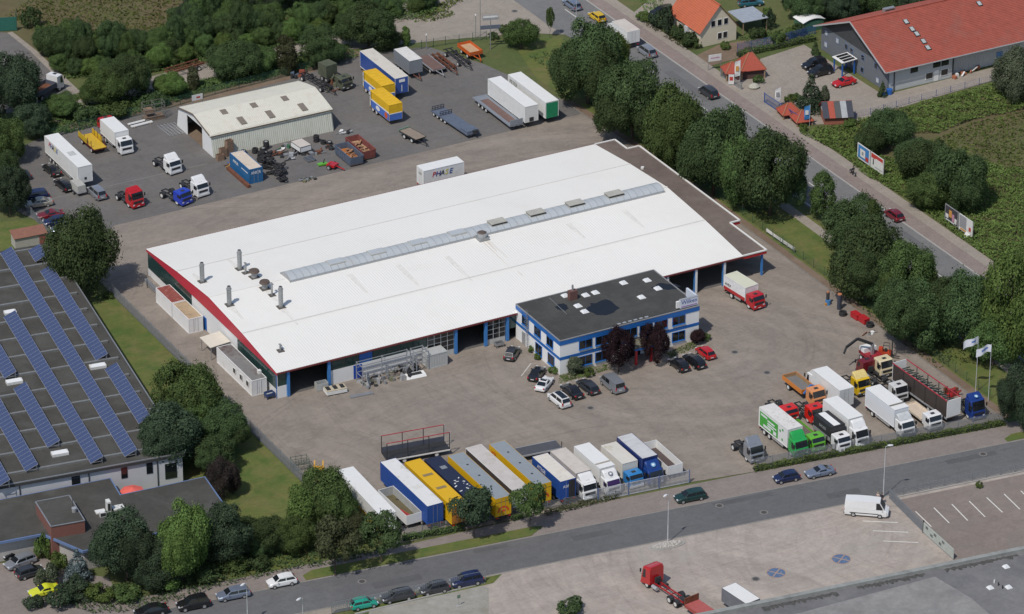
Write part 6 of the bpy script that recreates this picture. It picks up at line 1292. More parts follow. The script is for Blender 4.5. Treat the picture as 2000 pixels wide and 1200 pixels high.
t = flat_trailer('grey flat semi-trailer with brown deck insert beside the plain white trailer', 972, 216, 13.2, S90, M('grey_deck', (.20, .22, .25), .6, 0, .08, 1), M('grey_frame', (.24, .26, .29), .6), axles=3, drawbar=False, ax=[-4.6, -3.3, -2.0]); MB().bb(-4.8, 5.2, -.75, .75, 1.083, 1.1).build('deck_insert', M('brown_deck', (.16, .10, .085), .85), t); MB().bb(6.5, 6.6, -1.2, 1.2, 1.08, 2.0).build('headboard', MATS['grey_frame'], t)
t, bx = semi('white trailer with coloured lettering at the left of the back yard', (98, 263), (168, 324), 4.0, WC, BOXW, rz=S90)
def rainbow(bx, x, z, s, w_, size):
    cols = ((.5, .02, .04), (.05, .03, .25), (.03, .03, .04), (.6, .5, .02), (.02, .08, .3), (.02, .08, .3)); 
    for i, (ch, c) in enumerate(zip('PHASE', cols)): side_text(bx, ch, x+(i*size*.62)*(1 if s < 0 else -1), z, w_, size, M('logo_%d' % i, c, .5), s=s, shear=.25)
rainbow(bx, -4.9, 3.2, -1, 2.5, 1.25); MB().box((1.5, 0, 3.995), (1.6, 1.2, .02)).build('roof_dent', M('roof_grey_mark', (.5, .5, .48), .6), bx); MB().bb(13.8/2-.005, 13.8/2+.02, -.2, .2, 1.6, 2.0).build('front_vent', DARKM, bx)
rigid('white box truck with plain white box beside the grey roofed shed', (206, 231), (240, 256), 3.5, BOXW, PWH, dict(zr=2.6, bumper=PWH), BOXW, rz=S90, L_=6.0)
# small red truck behind it
tractor('red tractor cab mostly hidden behind the white box truck', 193, 243, -6, -5, PRD, 2.2, at=(16.0, 97.2), rz=N90, L_=4.6, fifth=False)
t = flat_trailer('trailer with yellow side boards and red tail frame', 181, 277, 6.2, S90, M('yellow_deck', (.55, .36, .03), .6), M('dark_red_frame', (.13, .02, .02), .7), w_=2.4, drawbar=False)
for s in (-1, 1): MB().bb(-3.0, 1.0 if s > 0 else .4, s*1.25-.04, s*1.25+.04, 1.1, 2.0).build('side_board', M('yellow_board', (.55, .38, .02), .6), t)
b = MB()
for x in (-2, -.6, .8, 2.2): b.bar((x, -1.2, 1.1), (x, -1.2, 2.3), .08); b.bar((x, 1.2, 1.1), (x, 1.2, 2.3), .08)
b.build('stake', M('dark_red_frame', (.13, .02, .02), .7), t)
tractor('white cab chassis truck with tall white deflector in the middle of the back yard', 325, 320, 14, 12, PWH, 2.45, deflector=(.75, PWH), rz=R(-82), fifth=False, bumper=PWH)
tractor('white cab chassis truck with tall deflector behind the blue cab', 378, 364, 14, 12, PWH, 2.45, deflector=(.8, PWH), rz=R(-82), fifth=False, bumper=PWH)
tractor('blue low cab chassis truck in the back yard', 342, 381, 20, 14, paint('royal_blue', (.02, .05, .42)), 2.3, rz=R(-74), fifth=False, bumper=MATS['paint_royal_blue'])
tractor('red tractor unit with roof lamps in the left back yard', 252, 386, 14, 12, PRD, 2.85, rz=R(-82), deflector=(.35, PRD), visor=PBK, L_=5.6, bumper=PRD)
# trailer behind the hall roof
t, bx = semi('white trailer with coloured lettering standing behind the hall roof', (821, 329), (899, 311), 4.0, WC, BOXW, rz=0.0, axles=2, L_=7.4, legs=False, ax0=-1.5); rainbow(bx, -1.9, 2.95, -1, 2.5, 1.25); b = MB(); b.bar((3.7, 0, .7), (5.2, 0, .6), .12); b.build('drawbar', DARKM, t)
lettering('ABF', .7, M('letter_grey', (.25, .27, .24), .5), bx, (-3.71, 0, 3.1), (R(90), 0, R(-90)))
# blue container
t = container(29.07, 71.5, 0, 7.4, 2.45, 2.6, M('container_blue', (.02, .12, .28), .5, 0, .06, 1), 'blue container with rust-streaked pale roof among the tyres', M('streaked_tan_roof', (.62, .53, .43), .8, 0, .08, .6, stain=(.4, .27, .18), stain_s=.7, stain_a=.6))
lettering('ANKER', .72, LTW, t, (0, -3.71, 1.85), (R(90), 0, 0), sx=.75); lettering('ANKER', .7, LTW, t, (-1.255, 1.4, 1.8), (R(90), 0, R(-90)), sx=.9); MB().bb(-1.26, -1.252, -3.2, -.8, 1.7, 1.86).build('white_stripe', LTW, t)
tag(MB().box((27.2, 70.6, .25), (.55, 8.0, .5)).build('steel_beam', RUST), 'long rusty steel beam along the left of the blue container', 'beam')
# skips
def skip(x, y, rz, L_, col, inner, lab, grp=None):
    t = thing('waste_skip', lab, 'skip', (x, y, .004), rz); pr = [(-L_/2, .25), (L_/2, .25), (L_/2+.15, 1.75), (-L_/2-.15, 1.75)]
    for s in (-1, 1): b = MB(); b.prismy(pr, s*1.15-.04, s*1.15+.04); b.build('side_wall', col, t)
    MB().bb(-L_/2, L_/2, -1.1, 1.1, .2, .3).build('floor', inner, t)
    for s in (-1, 1): MB().slab((s*L_/2, -1.1, .3), (s*L_/2, 1.1, .3), (s*(L_/2+.15), 1.1, 1.75), (s*(L_/2+.15), -1.1, 1.75), .05*s).build('end_wall', col, t)
    b = MB()
    for i in range(7):
        for s in (-1, 1): b.box((-L_/2+.4+(L_-.8)*i/6, s*1.22, 1.0), (.1, .07, 1.45))
    for s in (-1, 1): b.box((0, s*1.2, 1.72), (L_+.3, .14, .12))
    b.build('ribs', col, t)
    MB().bb(-L_/2+.1, L_/2-.1, -1.05, 1.05, .31, .8).build('scrap_load', inner, t); b = MB()
    for i in range(16): b.box((rnd.uniform(-L_/2+.5, L_/2-.5), rnd.uniform(-.8, .8), rnd.uniform(.85, 1.2)), (rnd.uniform(.3, 1.2), rnd.uniform(.1, .5), .1), rz=rnd.uniform(0, 3), ry=rnd.uniform(-.5, .5))
    b.build('scrap_piece', M('scrap_mix', (.3, .16, .09), .8, 0, .4, 1.5), t)
    for s in (-1, 1): MB().tube((-L_/2+.6, s*.6, .12), (-L_/2+.6, s*.8, .12), .12, 8).build('roller', DARKM, t); MB().tube((L_/2-.6, s*.6, .12), (L_/2-.6, s*.8, .12), .12, 8).build('roller', DARKM, t)
a = P(682, 312); skip(a.x, a.y, S90, 5.6, M('skip_blue', (.09, .12, .17), .7, 0, .2, 1.5, stain=(.2, .1, .06), stain_s=1), M('orange_rust', (.4, .14, .03), .9, 0, .3, 1), 'blue-grey waste skip with orange rusty load')
a = P(706, 300); skip(a.x, a.y+.3, S90, 6.2, M('skip_rust', (.2, .06, .05), .8, 0, .25, 1.5), M('scrap_wood', (.4, .26, .16), .9, 0, .3, 1), 'rust-red waste skip with timber scrap')
# red delivery truck leaving the hall
t, bx = rigid('red and white box truck coming out under the hall roof', (1433, 535), (1462, 557), 3.3, M('box_white2', (.76, .76, .76), .5), paint('truck_red', (.45, .012, .02)), dict(zr=2.35, bumper=MATS['paint_truck_red']), M('greenish_roof', (.62, .62, .48), .6, 0, .04, 1), rz=R(-84), L_=5.4)
for s in (-1, 1): MB().bb(-2.65, 2.65, s*1.258-.006, s*1.258+.006, 1.0, 1.55).build('red_stripe', MATS['paint_truck_red'], bx)
side_text(bx, 'AVEX', -1.6, 2.05, 2.5, .6, M('letter_dark', (.03, .03, .04), .5))
# red tractor on the pale lot, hauling a red flat body
t = tractor('red three-axle tractor unit seen from behind on the pale lot', 1300, 1145, -30, -42, PRD, 3.1, rear=2, deflector=(.3, PRD), L_=8.4, frame=M('red_frame', (.36, .015, .02), .5), at=P2(1302, 1150, .9), rz=heading(1302, 1150, -11, -7.4), bumper=PRD)
t2 = thing('red_container', 'faded red container platform at the bottom edge behind the red tractor', 'container', (*P2(1365, 1190, 1.0), .004), heading(1302, 1150, -11, -7.4)); MB().bb(-4.5, 1.6, -1.2, 1.2, .9, 1.35).build('box', M('faded_red', (.32, .07, .06), .7, 0, .1, 1), t2); MB().bb(1.52, 1.66, -1.2, 1.2, 1.36, 2.3).build('headboard', RUST, t2); MB().bb(-4.4, 1.5, -1.15, 1.15, 1.352, 1.38).build('top', M('faded_red_top', (.40, .10, .09), .7), t2); wheels(t2, [(-2.5, -.9), (-2.5, .9), (-1.2, -.9), (-1.2, .9)], .45, .4); add_chassis(t2, -4.4, 1.4, .7)
# grey trailer behind the bottom roof
a = P(1447, 1160, 2.8); t = thing('tarpaulin_trailer', 'grey-sided trailer with white top beside the bottom roof', 'trailer', (a.x, a.y, .004), R(-82)); box_body(t, -2.6, 2.6, .8, 2.9, 2.4, M('grey_tarp', (.17, .18, .2), .7), BOXW); wheels(t, [(-1, -.9), (-1, .9), (.4, -.9), (.4, .9)], .4, .35); add_chassis(t, -2.5, 2.5, .6)
# tipper at the top left edge
t = thing('tipper_truck', 'grey three-axle tipper lorry with white cab at the top left', 'truck', (*P2(83, 178, 1.0), .004), heading(83, 178, 10, -5.5)); open_body(t, -4.2, 2.4, 1.15, 2.0, 2.45, M('slate_board', (.09, .1, .13), .6), RUST); add_cab(t, 2.6, PWH, zr=2.9); add_chassis(t, -4, 4.2, .8); wheels(t, [(x, s*.95) for x in (-3.0, -1.6) for s in (-1, 1)], .52, .5, RIM)
t = flat_trailer('rusty bare trailer frame on the track behind the bushes', 360, 131, 7.0, heading(360, 131, 10, -3), None, RUST); b = MB()
for s in (-1, 1): b.bar((-3.4, s*.9, 1.2), (3.4, s*.9, 1.2), .18)
b.build('rail', RUST, t)
# green army-style truck and dark trailers behind the store
t = thing('tarped_truck', 'old olive truck with torn dark tarpaulin behind the store', 'truck', (*P2(655, 155, .9), .004), R(-80)); OLV = M('olive', (.085, .095, .06), .8, 0, .25, 1.5); add_chassis(t, -3.5, 3.5, .8, OLV); wheels(t, [(x, s*.9) for x in (-2.4, -1.2, 2.3) for s in (-1, 1)], .5, .4); add_cab(t, 1.6, OLV, zr=2.3, nowheel=True)
MB().bb(-3.4, -1.0, -1.15, 1.15, 1.0, 3.2).build('tarp_body', OLV, t); b = MB()
for i in range(10): b.box((rnd.uniform(-.8, 1.2), rnd.uniform(-1, 1), rnd.uniform(1.0, 1.6)), (rnd.uniform(.4, 1.3), rnd.uniform(.1, .5), .2), rz=rnd.uniform(0, 3))
b.build('loose_load', OLV, t)
flat_trailer('dark bare trailer chassis beside the olive truck', 618, 156, 8.0, R(-82), None, DARKM)
# ================================================================ vegetation
LF_OAK = leafmat('leaf_oak', (.056, .086, .040), (.094, .134, .054)); LF_MID = leafmat('leaf_mid', (.070, .108, .040), (.118, .165, .056)); LF_LIT = leafmat('leaf_light', (.086, .135, .038), (.155, .21, .066))
LF_DRK = leafmat('leaf_conifer', (.038, .057, .036), (.064, .088, .050), .12); LF_COP = leafmat('leaf_copper', (.018, .012, .014), (.045, .026, .030), .12); LF_SIL = leafmat('leaf_silver', (.075, .10, .06), (.25, .28, .21)); LF_BLU = leafmat('leaf_blue_spruce', (.05, .075, .075), (.15, .19, .19), .1)
LF_BRN = leafmat('leaf_brownish', (.045, .05, .028), (.10, .105, .052)); LF_GRS = leafmat('leaf_grass', (.06, .085, .02), (.14, .15, .05)); LF_WIL = leafmat('leaf_willow', (.07, .09, .05), (.16, .18, .12))
LF_BRB = leafmat('leaf_bramble', (.105, .165, .045), (.19, .26, .08), .3); LF_PUR = leafmat('leaf_purple_brown', (.035, .03, .03), (.07, .058, .05), .12)
BARK = M('bark', (.085, .065, .05), .95, 0, .25, 4, bump=.4)
def leaf_mesh(name, pos, nrm, size, rs):
    n = len(pos); nrm = nrm/np.maximum(1e-6, np.linalg.norm(nrm, axis=1))[:, None]
    a = rs.normal(size=(n, 3)); u = np.cross(nrm, a); u /= np.maximum(1e-6, np.linalg.norm(u, axis=1))[:, None]; v = np.cross(nrm, u)
    s = size[:, None]; k = rs.uniform(.55, 1.0, (n, 1))
    V = np.stack([pos-u*s*.5-v*s*.12, pos-u*s*.08-v*s*.5*k, pos+u*s*.5+v*s*.1, pos+u*s*.05+v*s*.5*k], 1).reshape(-1, 3)
    me = bpy.data.meshes.new(name); me.vertices.add(4*n); me.vertices.foreach_set('co', V.astype(np.float32).ravel())
    me.loops.add(4*n); me.loops.foreach_set('vertex_index', np.arange(4*n, dtype=np.int32)); me.polygons.add(n); me.polygons.foreach_set('loop_start', np.arange(0, 4*n, 4, dtype=np.int32)); me.polygons.foreach_set('loop_total', np.full(n, 4, dtype=np.int32)); me.update(calc_edges=True)
    return me
def crown_mesh(seed, rad, h, n, leaf, lobes=46, shape='round', z0=.12):
    """leaf clumps spread over the shells of many overlapping lobes"""
    rs = np.random.RandomState(seed); C = []; Rr = []; BL = rs.normal(size=(4, 3)); BL /= np.linalg.norm(BL, axis=1)[:, None]
    for i in range(lobes):
        while True:
            d = rs.normal(size=3); d /= np.linalg.norm(d)
            if d[2] > -.75: break
        f = rs.uniform(.42, .82)*(.74+.42*max(0, (BL@d).max()))
        if shape == 'cone':
            t = rs.uniform(0, 1)**1.25; ang = rs.uniform(0, 2*math.pi); rr = rad*(1-t)*.80; c = np.array([rr*math.cos(ang), rr*math.sin(ang), h*(z0+.02+t*(.93-z0))]); r = rad*(.15+.26*(1-t))*rs.uniform(.8, 1.2)
        elif shape == 'column':
            t = rs.uniform(.05, .95); ang = rs.uniform(0, 2*math.pi); w_ = math.sin(math.pi*min(.97, t*.8+.17))**.6; rr = rad*.62*w_*rs.uniform(.5, 1); c = np.array([rr*math.cos(ang), rr*math.sin(ang), h*(z0+t*(.9-z0))]); r = rad*rs.uniform(.28, .45)
        else:
            zc = h*(z0+1)/2; hz = h*(1-z0)/2; c = np.array([d[0]*rad*f, d[1]*rad*f, zc+d[2]*hz*f]); r = rad*rs.uniform(.17, .40)
        C.append(c); Rr.append(r)
    C = np.array(C); Rr = np.array(Rr); pos = []; nr = []; need = n; cen = np.array([0, 0, h*.42])
    while need > 0:
        m = need*2; k = rs.choice(len(C), m, p=Rr**2/np.sum(Rr**2)); d = rs.normal(size=(m, 3)); d /= np.linalg.norm(d, axis=1)[:, None]
        o = C[k]-cen; o /= np.maximum(.1, np.linalg.norm(o, axis=1))[:, None]; d = d+o*.55+np.array([0, 0, .2]); d /= np.linalg.norm(d, axis=1)[:, None]
        p = C[k]+d*(Rr[k]*np.where(rs.uniform(size=m) < .14, rs.uniform(1.05, 1.42, m), rs.uniform(.74, 1.13, m)))[:, None]
        dist = np.linalg.norm(p[:, None, :]-C[None], axis=2)/Rr[None]; dist[np.arange(m), k] = 9; ok = (dist.min(1) > .70) & (p[:, 2] > .05*h)
        pos.append(p[ok][:need]); nr.append((d+rs.normal(size=(m, 3))*.38)[ok][:need]); need -= min(need, int(ok.sum()))
    pos = np.concatenate(pos); nr = np.concatenate(nr)
    return leaf_mesh('crown', pos, nr, leaf*rs.uniform(.55, 1.25, len(pos)), rs)
def trunk_mesh(seed, h, r, spread, shape='round'):
    rs = random.Random(seed); b = MB(); top = h*(.55 if shape == 'round' else .9); p = Vector((0, 0, -.1)); segs = 4
    for i in range(segs):
        q = Vector((rs.uniform(-.12, .12)*(i+1), rs.uniform(-.12, .12)*(i+1), top*(i+1)/segs)); b.tube(p, q, r*(1-.2*i), 8, r*(1-.2*(i+1))); p = q
    for i in range(6):
        a = i*math.pi/3+rs.uniform(-.4, .4); z = top*rs.uniform(.4, .95); e = Vector((math.cos(a)*spread*.6, math.sin(a)*spread*.6, z+spread*rs.uniform(.2, .5))); b.tube((0, 0, z), e, r*.4, 6, r*.1)
    return b.mesh('trunk')
PROTO = {}
for i in range(6): PROTO['oak%d' % i] = (crown_mesh(100+i, 5.0, 9.0, 21000, .31, 58, 'round', .06), trunk_mesh(i, 9.0, .30, 4.5), 5.0, 9.0)
for i in range(3): PROTO['tall%d' % i] = (crown_mesh(200+i, 2.8, 8.5, 7500, .33, 40, 'column', .08), trunk_mesh(20+i, 8.5, .18, 2.0), 2.8, 8.5)
for i in range(4): PROTO['bush%d' % i] = (crown_mesh(300+i, 1.8, 2.6, 1700, .30, 24, 'round', .02), trunk_mesh(40+i, 2.2, .08, 1.2), 1.8, 2.6)
for i in range(2): PROTO['pine%d' % i] = (crown_mesh(400+i, 4.2, 10, 14000, .30, 60, 'round', .05), trunk_mesh(60+i, 10, .28, 3.5), 4.2, 10.0)
PROTO['spruce'] = (crown_mesh(500, 1.9, 6.0, 3800, .28, 60, 'cone', .02), trunk_mesh(70, 6.0, .12, .8, 'cone'), 1.9, 6.0)
PROTO['cone'] = (crown_mesh(501, .95, 3.0, 1800, .2, 40, 'cone', .0), trunk_mesh(71, 3.0, .06, .4, 'cone'), .95, 3.0)
PROTO['street'] = (crown_mesh(502, 2.4, 5.6, 5200, .28, 34, 'round', .24), trunk_mesh(72, 5.6, .11, 1.8), 2.4, 5.6)
tc_ = [0]
def plant(kind_, x, y, r, h, leaf, lab, nm='tree', cat='tree', grp=None, rot=None):
    if kind_ in ('oak', 'tall', 'bush', 'pine'):
        n = {'oak': 6, 'tall': 3, 'bush': 4, 'pine': 2}[kind_]; tc_[0] += 1; kind_ = kind_+str(tc_[0] % n)
    cm_, tm, pr, ph = PROTO[kind_]; t = thing(nm, lab, cat, (x, y, ZG), rnd.uniform(0, 6.28) if rot is None else rot, grp); s = (r/pr, r/pr, h/ph)
    part('trunk', tm, BARK, t, scale=s); part('crown', cm_, leaf, t, scale=s)
    if kind_[:3] in ('oak', 'pin') and r > 2.2:  # side boughs that break the outline
        for k in range(2):
            q = PROTO['oak%d' % rnd.randrange(6)]; a = rnd.uniform(0, 6.28); f = rnd.uniform(.5, .68); o = part('bough', q[0], leaf, t, (math.cos(a)*r*.62, math.sin(a)*r*.62, h*rnd.uniform(.02, .3)), rnd.uniform(0, 6.28), (r*f/q[2], r*f/q[2], h*f/q[3]))
    return t
def lat(y): return FPX/((P(1000, y)-CAM).dot(CF))
def tree(kind_, bx, by, w_, h_, leaf, lab, **kw):
    """bx, by: foot of the visible crown; w_, h_: its extent in survey pixels"""
    s = lat(by); r = w_/2/s*(.93 if kind_ in ('oak', 'pine') else 1); H = max(1.0, (h_/s-.35*r)/.89); c = P(bx, by-.30*r*s); return plant(kind_, c.x, c.y, r, H, leaf, lab, **kw)
# ---------------------------------------------------------------- trees along the main road
for kd, bx, by, w_, h_, lf, lab in (
    ('oak', 1148, 222, 145, 175, LF_OAK, 'first big roadside tree, nearest the white lorry on the main road'), ('oak', 1203, 166, 58, 105, LF_LIT, 'pale green tree crown beside the white lorry'),
    ('oak', 1235, 290, 140, 165, LF_OAK, 'big dark roadside tree behind the green-fronted trailer'), ('oak', 1318, 345, 130, 180, LF_MID, 'big roadside tree before the dark grey minivan'),
    ('oak', 1393, 400, 140, 185, LF_OAK, 'big roadside tree behind the canopy corner'), ('oak', 1503, 440, 140, 175, LF_OAK, 'big roadside tree casting deep shade beyond the canopy'), ('oak', 1450, 420, 100, 160, LF_MID, 'tree squeezed between the two big ones behind the canopy'),
    ('tall', 1606, 440, 54, 108, LF_MID, 'slender young tree between the two roadside groups'), ('oak', 1665, 520, 130, 130, LF_OAK, 'roadside tree beside the dark red car'), ('tall', 1700, 512, 44, 128, LF_MID, 'small pointed roadside tree overlapping the road'),
    ('oak', 1690, 605, 150, 165, LF_OAK, 'roadside tree above the forklift corner, left'), ('oak', 1765, 620, 120, 140, LF_MID, 'roadside tree above the forklift corner, right'), ('oak', 1790, 695, 140, 150, LF_OAK, 'large tree behind the crane truck'),
    ('oak', 1880, 695, 135, 165, LF_OAK, 'large dark tree behind the flags'), ('oak', 1972, 726, 140, 225, LF_LIT, 'bright green large tree at the right edge'), ('oak', 1938, 728, 110, 120, LF_MID, 'tree right of the flags at the right edge'),
    ('oak', 1995, 850, 90, 130, LF_DRK, 'dark tree at the right edge beside the lot hedge'), ('oak', 1018, 103, 62, 60, LF_MID, 'small round tree at the head of the grass strip')):
    tree(kd, bx, by, w_, h_, lf, lab, grp='trees along the main road')
tree('street', 1074, 76, 16, 60, LF_MID, 'thin staked sapling by the side street', nm='sapling')
# ---------------------------------------------------------------- left edge
for kd, bx, by, w_, h_, lf, lab in (('oak', 30, 250, 120, 140, LF_DRK, 'dark tree at the left edge behind the tipper lorry'), ('oak', 10, 330, 90, 100, LF_MID, 'tree at the left edge above the parked cars'), ('oak', 62, 275, 80, 70, LF_DRK, 'dark tree behind the white logo trailer'), ('oak', 20, 430, 75, 110, LF_DRK, 'dark rounded tree at the left edge beside the champagne saloon'), ('oak', 5, 370, 70, 70, LF_OAK, 'tree at the left edge beside the shaded car'),
    ('oak', 163, 595, 132, 175, LF_OAK, 'round tree standing alone between the works roof and the yard')):
    tree(kd, bx, by, w_, h_, lf, lab)
# ---------------------------------------------------------------- below the hall, left
for kd, bx, by, w_, h_, lf, lab in (('oak', 372, 850, 145, 140, LF_MID, 'broad green tree at the fence below the site-office container'), ('pine', 335, 935, 145, 145, LF_DRK, 'dark dense tree against the solar roof corner'), ('oak', 440, 890, 100, 100, LF_OAK, 'dark green tree at the fence bend'), ('oak', 420, 935, 90, 90, LF_OAK, 'dark green tree above the low wing roof'), ('oak', 438, 980, 66, 85, LF_PUR, 'dark purplish tree right of the low wing'),
    ('pine', 248, 1150, 130, 155, LF_DRK, 'big dark pine in front of the low wing'), ('oak', 358, 1150, 120, 170, LF_LIT, 'light green tree with silvery leaves before the low wing'), ('tall', 395, 1095, 40, 100, LF_SIL, 'silvery young tree among the green ones'), ('pine', 440, 1120, 110, 140, LF_DRK, 'dark tree right of the light green one'), ('pine', 310, 1160, 90, 110, LF_DRK, 'dark tree between pine and light green tree'),
    ('oak', 640, 1050, 120, 130, LF_MID, 'feathery green tree before the white-roofed trailer'), ('tall', 590, 1060, 70, 120, LF_LIT, 'light green narrow tree by the fence end'), ('tall', 625, 1020, 32, 60, LF_SIL, 'silver-leaved shrub among the roadside bushes'), ('oak', 520, 1090, 90, 80, LF_OAK, 'low dark tree behind the white hatchback'), ('oak', 580, 1090, 80, 80, LF_MID, 'rounded bush tree by the verge start'),
    ('oak', 475, 1075, 70, 70, LF_OAK, 'rounded dark tree over the lower lawn'), ('oak', 690, 1065, 70, 60, LF_BRN, 'brownish bush before the white-roofed trailer')):
    tree(kd, bx, by, w_, h_, lf, lab)
for bx, by, w_, h_, lf, lab in ((655, 1125, 82, 118, LF_BRN, 'leftmost street tree on the grass verge'), (744, 1100, 80, 100, LF_OAK, 'second street tree on the grass verge'), (926, 1052, 78, 104, LF_DRK, 'dark street tree before the yellow trailers'), (1035, 1036, 64, 98, LF_MID, 'bright green street tree beside the yellow trailer')):
    s = lat(by); r = w_/2/s; c = P(bx, by); plant('street', c.x, c.y, r, h_/s/.95, lf, lab, nm='street_tree', grp='street trees on the verge')
tree('spruce', 152, 1142, 50, 74, LF_BLU, 'blue spruce beside the pine', nm='spruce_tree'); tree('spruce', 150, 1175, 66, 60, LF_DRK, 'dark conifer below the blue spruce', nm='conifer')
# ---------------------------------------------------------------- office plants
tree('oak', 1208, 735, 62, 92, LF_COP, 'left copper tree before the office'); tree('oak', 1281, 717, 60, 88, LF_COP, 'right copper tree before the office')
tree('oak', 1362, 675, 32, 32, LF_COP, 'dark purple bush at the right office corner', nm='bush', cat='bush'); tree('tall', 1122, 735, 36, 42, LF_WIL, 'thin birch sapling at the left office corner')
for bx, by, w_, h_, lab in ((1150, 738, 24, 20, 'bush beside the birch sapling'), (1037, 690, 16, 14, 'small bush along the left office wall, far'), (1050, 705, 16, 13, 'small bush along the left office wall, middle'), (1080, 732, 20, 16, 'bush at the front left office corner'), (1378, 668, 18, 18, 'light bush behind the red car')):
    tree('bush', bx, by, w_, h_, LF_LIT, lab, nm='bush', cat='bush')
# ---------------------------------------------------------------- showroom, gardens, right meadow
tree('spruce', 1583, 225, 50, 82, LF_DRK, 'weeping dark conifer beside the display shed', nm='conifer'); tree('tall', 1608, 215, 26, 50, LF_WIL, 'thin weeping tree right of the dark conifer')
for bx, by, lab in ((1592, 112, 'clipped cone bush at the far gable corner'), (1723, 191, 'clipped cone bush at the near gable corner')): tree('cone', bx, by, 17, 34, LF_OAK, lab, nm='cone_bush', cat='bush')
tree('oak', 1978, 205, 95, 110, LF_WIL, 'grey-green willow at the right edge')
for kd, bx, by, w_, h_, lf, lab in (('oak', 1700, 310, 66, 60, LF_OAK, 'dark bush tree above the upper billboard'), ('oak', 1735, 300, 90, 80, LF_OAK, 'dark tree behind the upper billboard'), ('oak', 1800, 370, 110, 100, LF_OAK, 'dark tree in the thicket between the billboards'), ('oak', 1870, 420, 120, 130, LF_OAK, 'largest tree in the thicket above the lower billboard'), ('oak', 1815, 420, 90, 80, LF_MID, 'rounded tree at the thicket front')):
    tree(kd, bx, by, w_, h_, lf, lab)
for i, (bx, by, w_, h_, lf) in enumerate(((1288, 60, 40, 38, LF_DRK), (1305, 72, 30, 52, LF_DRK), (1325, 82, 36, 30, LF_OAK), (1345, 95, 40, 30, LF_OAK), (1362, 96, 20, 20, LF_MID), (1260, 46, 34, 20, LF_LIT), (1415, 100, 22, 18, LF_LIT), (1480, 80, 34, 24, LF_OAK), (1500, 60, 24, 40, LF_DRK), (1520, 90, 30, 26, LF_MID), (1545, 78, 26, 24, LF_LIT), (1560, 70, 26, 24, LF_OAK), (1465, 108, 26, 18, LF_WIL), (1500, 40, 24, 22, LF_LIT), (1550, 20, 60, 40, LF_DRK))):
    tree('bush', bx, by, w_, h_, lf, 'garden shrub around the cream house and its fence', nm='garden_shrub', cat='shrub', grp='garden shrubs by the cream house')
for i in range(13):
    tree('oak', 1575+i*24+rnd.uniform(-6, 6), 52-(i % 3)*12-i*.5, 70, 70, LF_DRK if i % 2 else LF_OAK, 'dark tree of the wood behind the red roof', grp='wood behind the showroom')
for i, (bx, by, w_) in enumerate(((1543, 203, 24), (1553, 200, 20), (1568, 258, 20), (1480, 165, 22), (1660, 252, 26))): tree('bush', bx, by, w_, w_*.8, (LF_LIT, LF_MID)[i % 2], 'small shrub among the display roofs', nm='shrub', cat='shrub', grp='shrubs among the display roofs')
# ---------------------------------------------------------------- shrub bands behind the back yard
def band(pts, n, w_, h_, lfs, lab, grp, jit=14, kd='oak'):
    for i in range(n):
        f = (i+.5)/n*(len(pts)-1); k = min(int(f), len(pts)-2); f -= k; x = pts[k][0]+(pts[k+1][0]-pts[k][0])*f; y = pts[k][1]+(pts[k+1][1]-pts[k][1])*f
        tree(kd, x+rnd.uniform(-jit, jit), y+rnd.uniform(-jit, jit)*.5, w_*rnd.uniform(.75, 1.3), h_*rnd.uniform(.7, 1.25), lfs[i % len(lfs)], lab, grp=grp)
band([(95, 112), (170, 125), (300, 112), (430, 84), (540, 60)], 26, 58, 64, (LF_OAK, LF_MID, LF_OAK), 'dense shrub tree in the band beyond the track', 'shrub band beyond the track')
band([(115, 150), (250, 150), (380, 122), (500, 97), (640, 74)], 24, 46, 40, (LF_MID, LF_OAK, LF_LIT), 'lower shrub along the track edge', 'low shrubs along the track')
band([(360, 75), (430, 55), (520, 30), (610, 15), (700, 5)], 22, 60, 66, (LF_OAK, LF_DRK, LF_MID), 'dark tree in the wood at the top left', 'wood at the top left')
band([(590, 62), (680, 48), (760, 38), (830, 25)], 12, 44, 42, (LF_MID, LF_OAK), 'shrub at the side street edge of the wood', 'shrubs at the wood edge')
for kd, bx, by, w_, h_, lf, lab in (('oak', 205, 215, 90, 80, LF_MID, 'shrub tree behind the white logo trailer'), ('oak', 250, 205, 90, 95, LF_OAK, 'shrub tree behind the white box truck'), ('oak', 120, 235, 80, 50, LF_MID, 'low shrub right of the tipper lorry'), ('oak', 335, 195, 62, 55, LF_LIT, 'bright shrub left of the store'), ('tall', 378, 178, 28, 48, LF_BRN, 'thin sparse tree left of the store'), ('oak', 460, 165, 100, 78, LF_OAK, 'dark rounded tree behind the store, left'), ('oak', 510, 150, 70, 55, LF_MID, 'rounded tree behind the store, right'),
    ('tall', 560, 150, 50, 80, LF_BRN, 'sparse brownish tree behind the store'), ('oak', 625, 135, 84, 80, LF_OAK, 'dark tree behind the olive truck'), ('oak', 720, 105, 110, 100, LF_OAK, 'big dark tree behind the blue trailer'), ('tall', 793, 92, 22, 40, LF_LIT, 'thin light tree by the side street corner'), ('oak', 760, 100, 50, 40, LF_MID, 'low tree between blue and grey trailers')):
    tree(kd, bx, by, w_, h_, lf, lab)
for i, (bx, by, w_, h_) in enumerate(((60, 60, 40, 40), (80, 85, 34, 34), (170, 245, 50, 34), (230, 235, 60, 36), (300, 215, 50, 30), (985, 70, 26, 20), (965, 78, 24, 14))): tree('bush', bx, by, w_, h_, LF_MID if i % 2 else LF_OAK, 'low bush along the yard boundary', nm='bush', cat='bush', grp='low boundary bushes')
